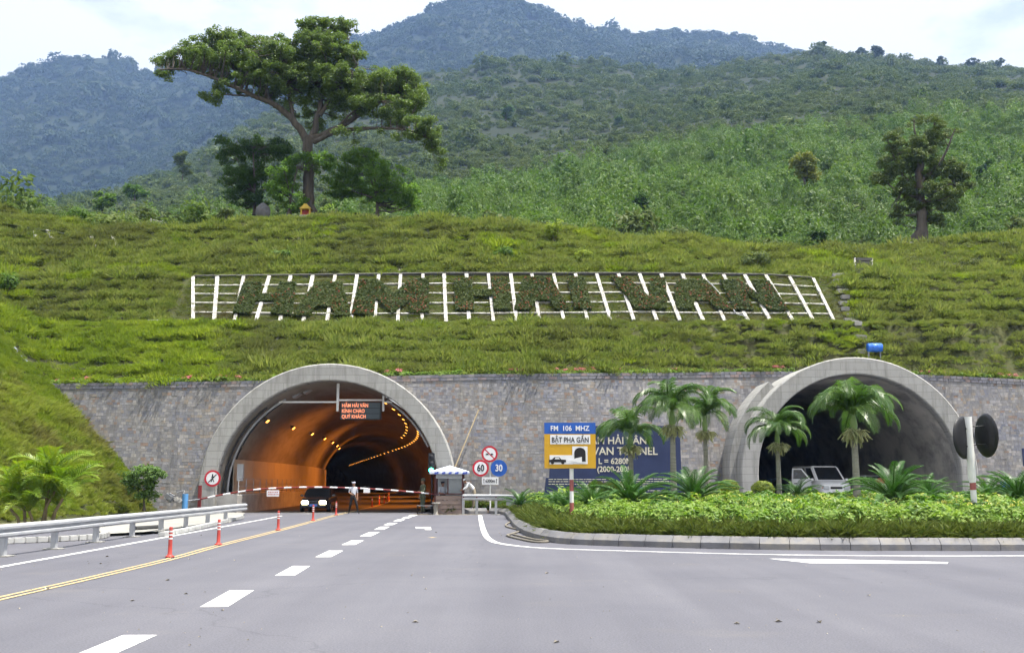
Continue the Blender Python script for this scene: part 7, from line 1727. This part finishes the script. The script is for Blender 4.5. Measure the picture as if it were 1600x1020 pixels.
    for sx in (-1, 1): mb.box((sx * .030, -.092, .012), (.022, .012, .009), 0, Mh, 0.002)
    mb.build('eyes', HAIR, hd)
    mb = MB(); mb.box((0, -.088, -.058), (.045, .012, .010), 0, Mh, 0.003); mb.build('mouth', mat('lips', (0.24, 0.09, 0.07), (0.22, 0.08, 0.06)), hd)
    mb = MB(); bm = bmesh.new(); bmesh.ops.create_icosphere(bm, subdivisions=3, radius=1)
    for v in bm.verts:
        x, y, z = v.co; v.co = Vector((x * .084, y * .102 + .010, max(z, -.25 if y > 0.1 else .38) * .122 + .006))
    mb.frombm(bm, 0, Mh, True); bm.free(); mb.build('hair', HAIR, hd)
    if hat == 'helmet':
        mb = MB(); mb.lathe([(.118, -.005), (.125, .0), (.118, .03), (.105, .08), (.07, .125), (0, .145)], 18, 0, Mh @ Matrix.Translation((0, .01, .04))); mb.build('helmet', mat('army_green', (0.07, 0.075, 0.055), (0.055, 0.06, 0.045)), hd)
    elif hat == 'cap':
        mb = MB(); mb.lathe([(.092, -.01), (.105, .03), (.11, .065), (.09, .078), (0, .082)], 18, 0, Mh @ Matrix.Translation((0, .008, .045))); mb.box((0, -.115, .05), (.11, .07, .012), 0, Mh, 0.005); mb.build('cap', mats['hat'], hd)
    return root
def stand(**kw):
    J = dict(pelvis=(0, 0, .93), waist=(0, 0, 1.08), chest=(0, 0, 1.30), neck=(0, 0.01, 1.46), head0=(0, 0, 1.53), head=(0, -.015, 1.60),
             shl=(.17, 0, 1.39), ell=(.22, .02, 1.12), wrl=(.22, -.05, .88), hdl=(.22, -.07, .81), shr=(-.17, 0, 1.39), elr=(-.22, .02, 1.12), wrr=(-.22, -.05, .88), hdr=(-.22, -.07, .81),
             hipl=(.09, 0, .88), knl=(.10, -.02, .49), anl=(.10, .02, .08), toel=(.12, -.15, .04), hipr=(-.09, 0, .88), knr=(-.10, -.02, .49), anr=(-.10, .02, .08), toer=(-.12, -.15, .04))
    J.update(kw); return J
C_shirt = mat('pale_shirt', (0.50, 0.52, 0.58), (0.44, 0.46, 0.52), rough=0.9); C_blk = mat('black_trousers', (0.018, 0.018, 0.02), (0.022, 0.022, 0.024), rough=0.9)
C_green = mat('army_cloth', (0.10, 0.115, 0.075), (0.08, 0.092, 0.06), scale=6, rough=0.95); C_white = mat('white_cloth', (0.72, 0.73, 0.76), (0.64, 0.65, 0.68), rough=0.9); C_shoe = mat('shoe_leather', (0.015, 0.013, 0.012), (0.02, 0.018, 0.016), rough=0.5)
C_tan = mat('tan_trousers', (0.30, 0.25, 0.18), (0.26, 0.22, 0.16), rough=0.9)
# man crossing the tunnel mouth
J = stand(hipl=(.09, 0, .88), knl=(.18, -.10, .50), anl=(.27, -.02, .08), toel=(.33, -.17, .04), knr=(-.14, .02, .49), anr=(-.22, .14, .09), toer=(-.25, -.02, .04), elr=(-.24, .02, 1.14), wrr=(-.10, -.20, 1.05), hdr=(-.04, -.24, 1.04))
g_ = gnd(551.5, 802.3); person((g_.x, g_.y, 0.0), 0.2, J, dict(upper=C_shirt, lower=C_blk, shoe=C_shoe, hat=C_shirt), 'person in pale shirt and black trousers walking across the tunnel mouth', 'cap', 0.98)
# soldier
J = stand(ell=(.21, -.06, 1.13), wrl=(.12, -.25, 1.06), hdl=(.07, -.30, 1.08))
g_ = gnd(660.5, 801.6); person((g_.x, g_.y, 0.0), -0.9, J, dict(upper=C_green, lower=C_green, shoe=C_shoe, sleeve='long'), 'person in olive uniform and helmet standing left of the booth', 'helmet', 1.06)
# guard seated in the booth
J = stand(hipl=(.09, -.05, .88), knl=(.11, -.44, .86), anl=(.11, -.42, .42), toel=(.12, -.56, .38), hipr=(-.09, -.05, .88), knr=(-.11, -.44, .86), anr=(-.11, -.42, .42), toer=(-.12, -.56, .38), ell=(.24, -.12, 1.14), wrl=(.16, -.32, 1.10), hdl=(.12, -.39, 1.10), elr=(-.24, -.12, 1.14), wrr=(-.16, -.32, 1.10), hdr=(-.12, -.39, 1.10), headrot=(0, 0, .5))
person((bo.location.x - 0.36, Yk + 0.58, -0.02), 0.35, J, dict(upper=C_shirt, lower=C_blk, shoe=C_shoe, hat=mat('navy_cap', (0.02, 0.025, 0.05), (0.025, 0.03, 0.055))), 'person in pale shirt seated behind the open booth window', 'cap')
mb = MB(); mb.lathe([(0.0, .80), (.19, .80), (.20, .76), (.03, .74), (.03, .05), (.20, .02), (.20, 0)], 16); tag(mb.build('stool', M_black, None, (bo.location.x - 0.36, Yk + 0.64, 0)), 'round stool under the person inside the booth', 'stool')
# figure in white bending beside the booth
J = stand(pelvis=(0, .10, .95), waist=(0, .02, 1.06), chest=(0, -.22, 1.24), neck=(0, -.36, 1.34), head0=(0, -.42, 1.38), head=(0, -.47, 1.42), headrot=(.5, 0, 0),
          shl=(.17, -.26, 1.32), ell=(.22, -.38, 1.08), wrl=(.14, -.55, .98), hdl=(.12, -.62, .96), shr=(-.17, -.26, 1.32), elr=(-.22, -.38, 1.08), wrr=(-.14, -.55, .98), hdr=(-.12, -.62, .96),
          hipl=(.09, .08, .88), hipr=(-.09, .08, .88), knl=(.10, .02, .49), knr=(-.10, .02, .49))
q = at(739, 790, 54.75); person((q.x, 54.75, 0.30), R(-80), J, dict(upper=C_white, lower=C_tan, shoe=C_shoe, sleeve='long', hat=C_white), 'person in loose white shirt bending over at the right of the booth', 'cap')
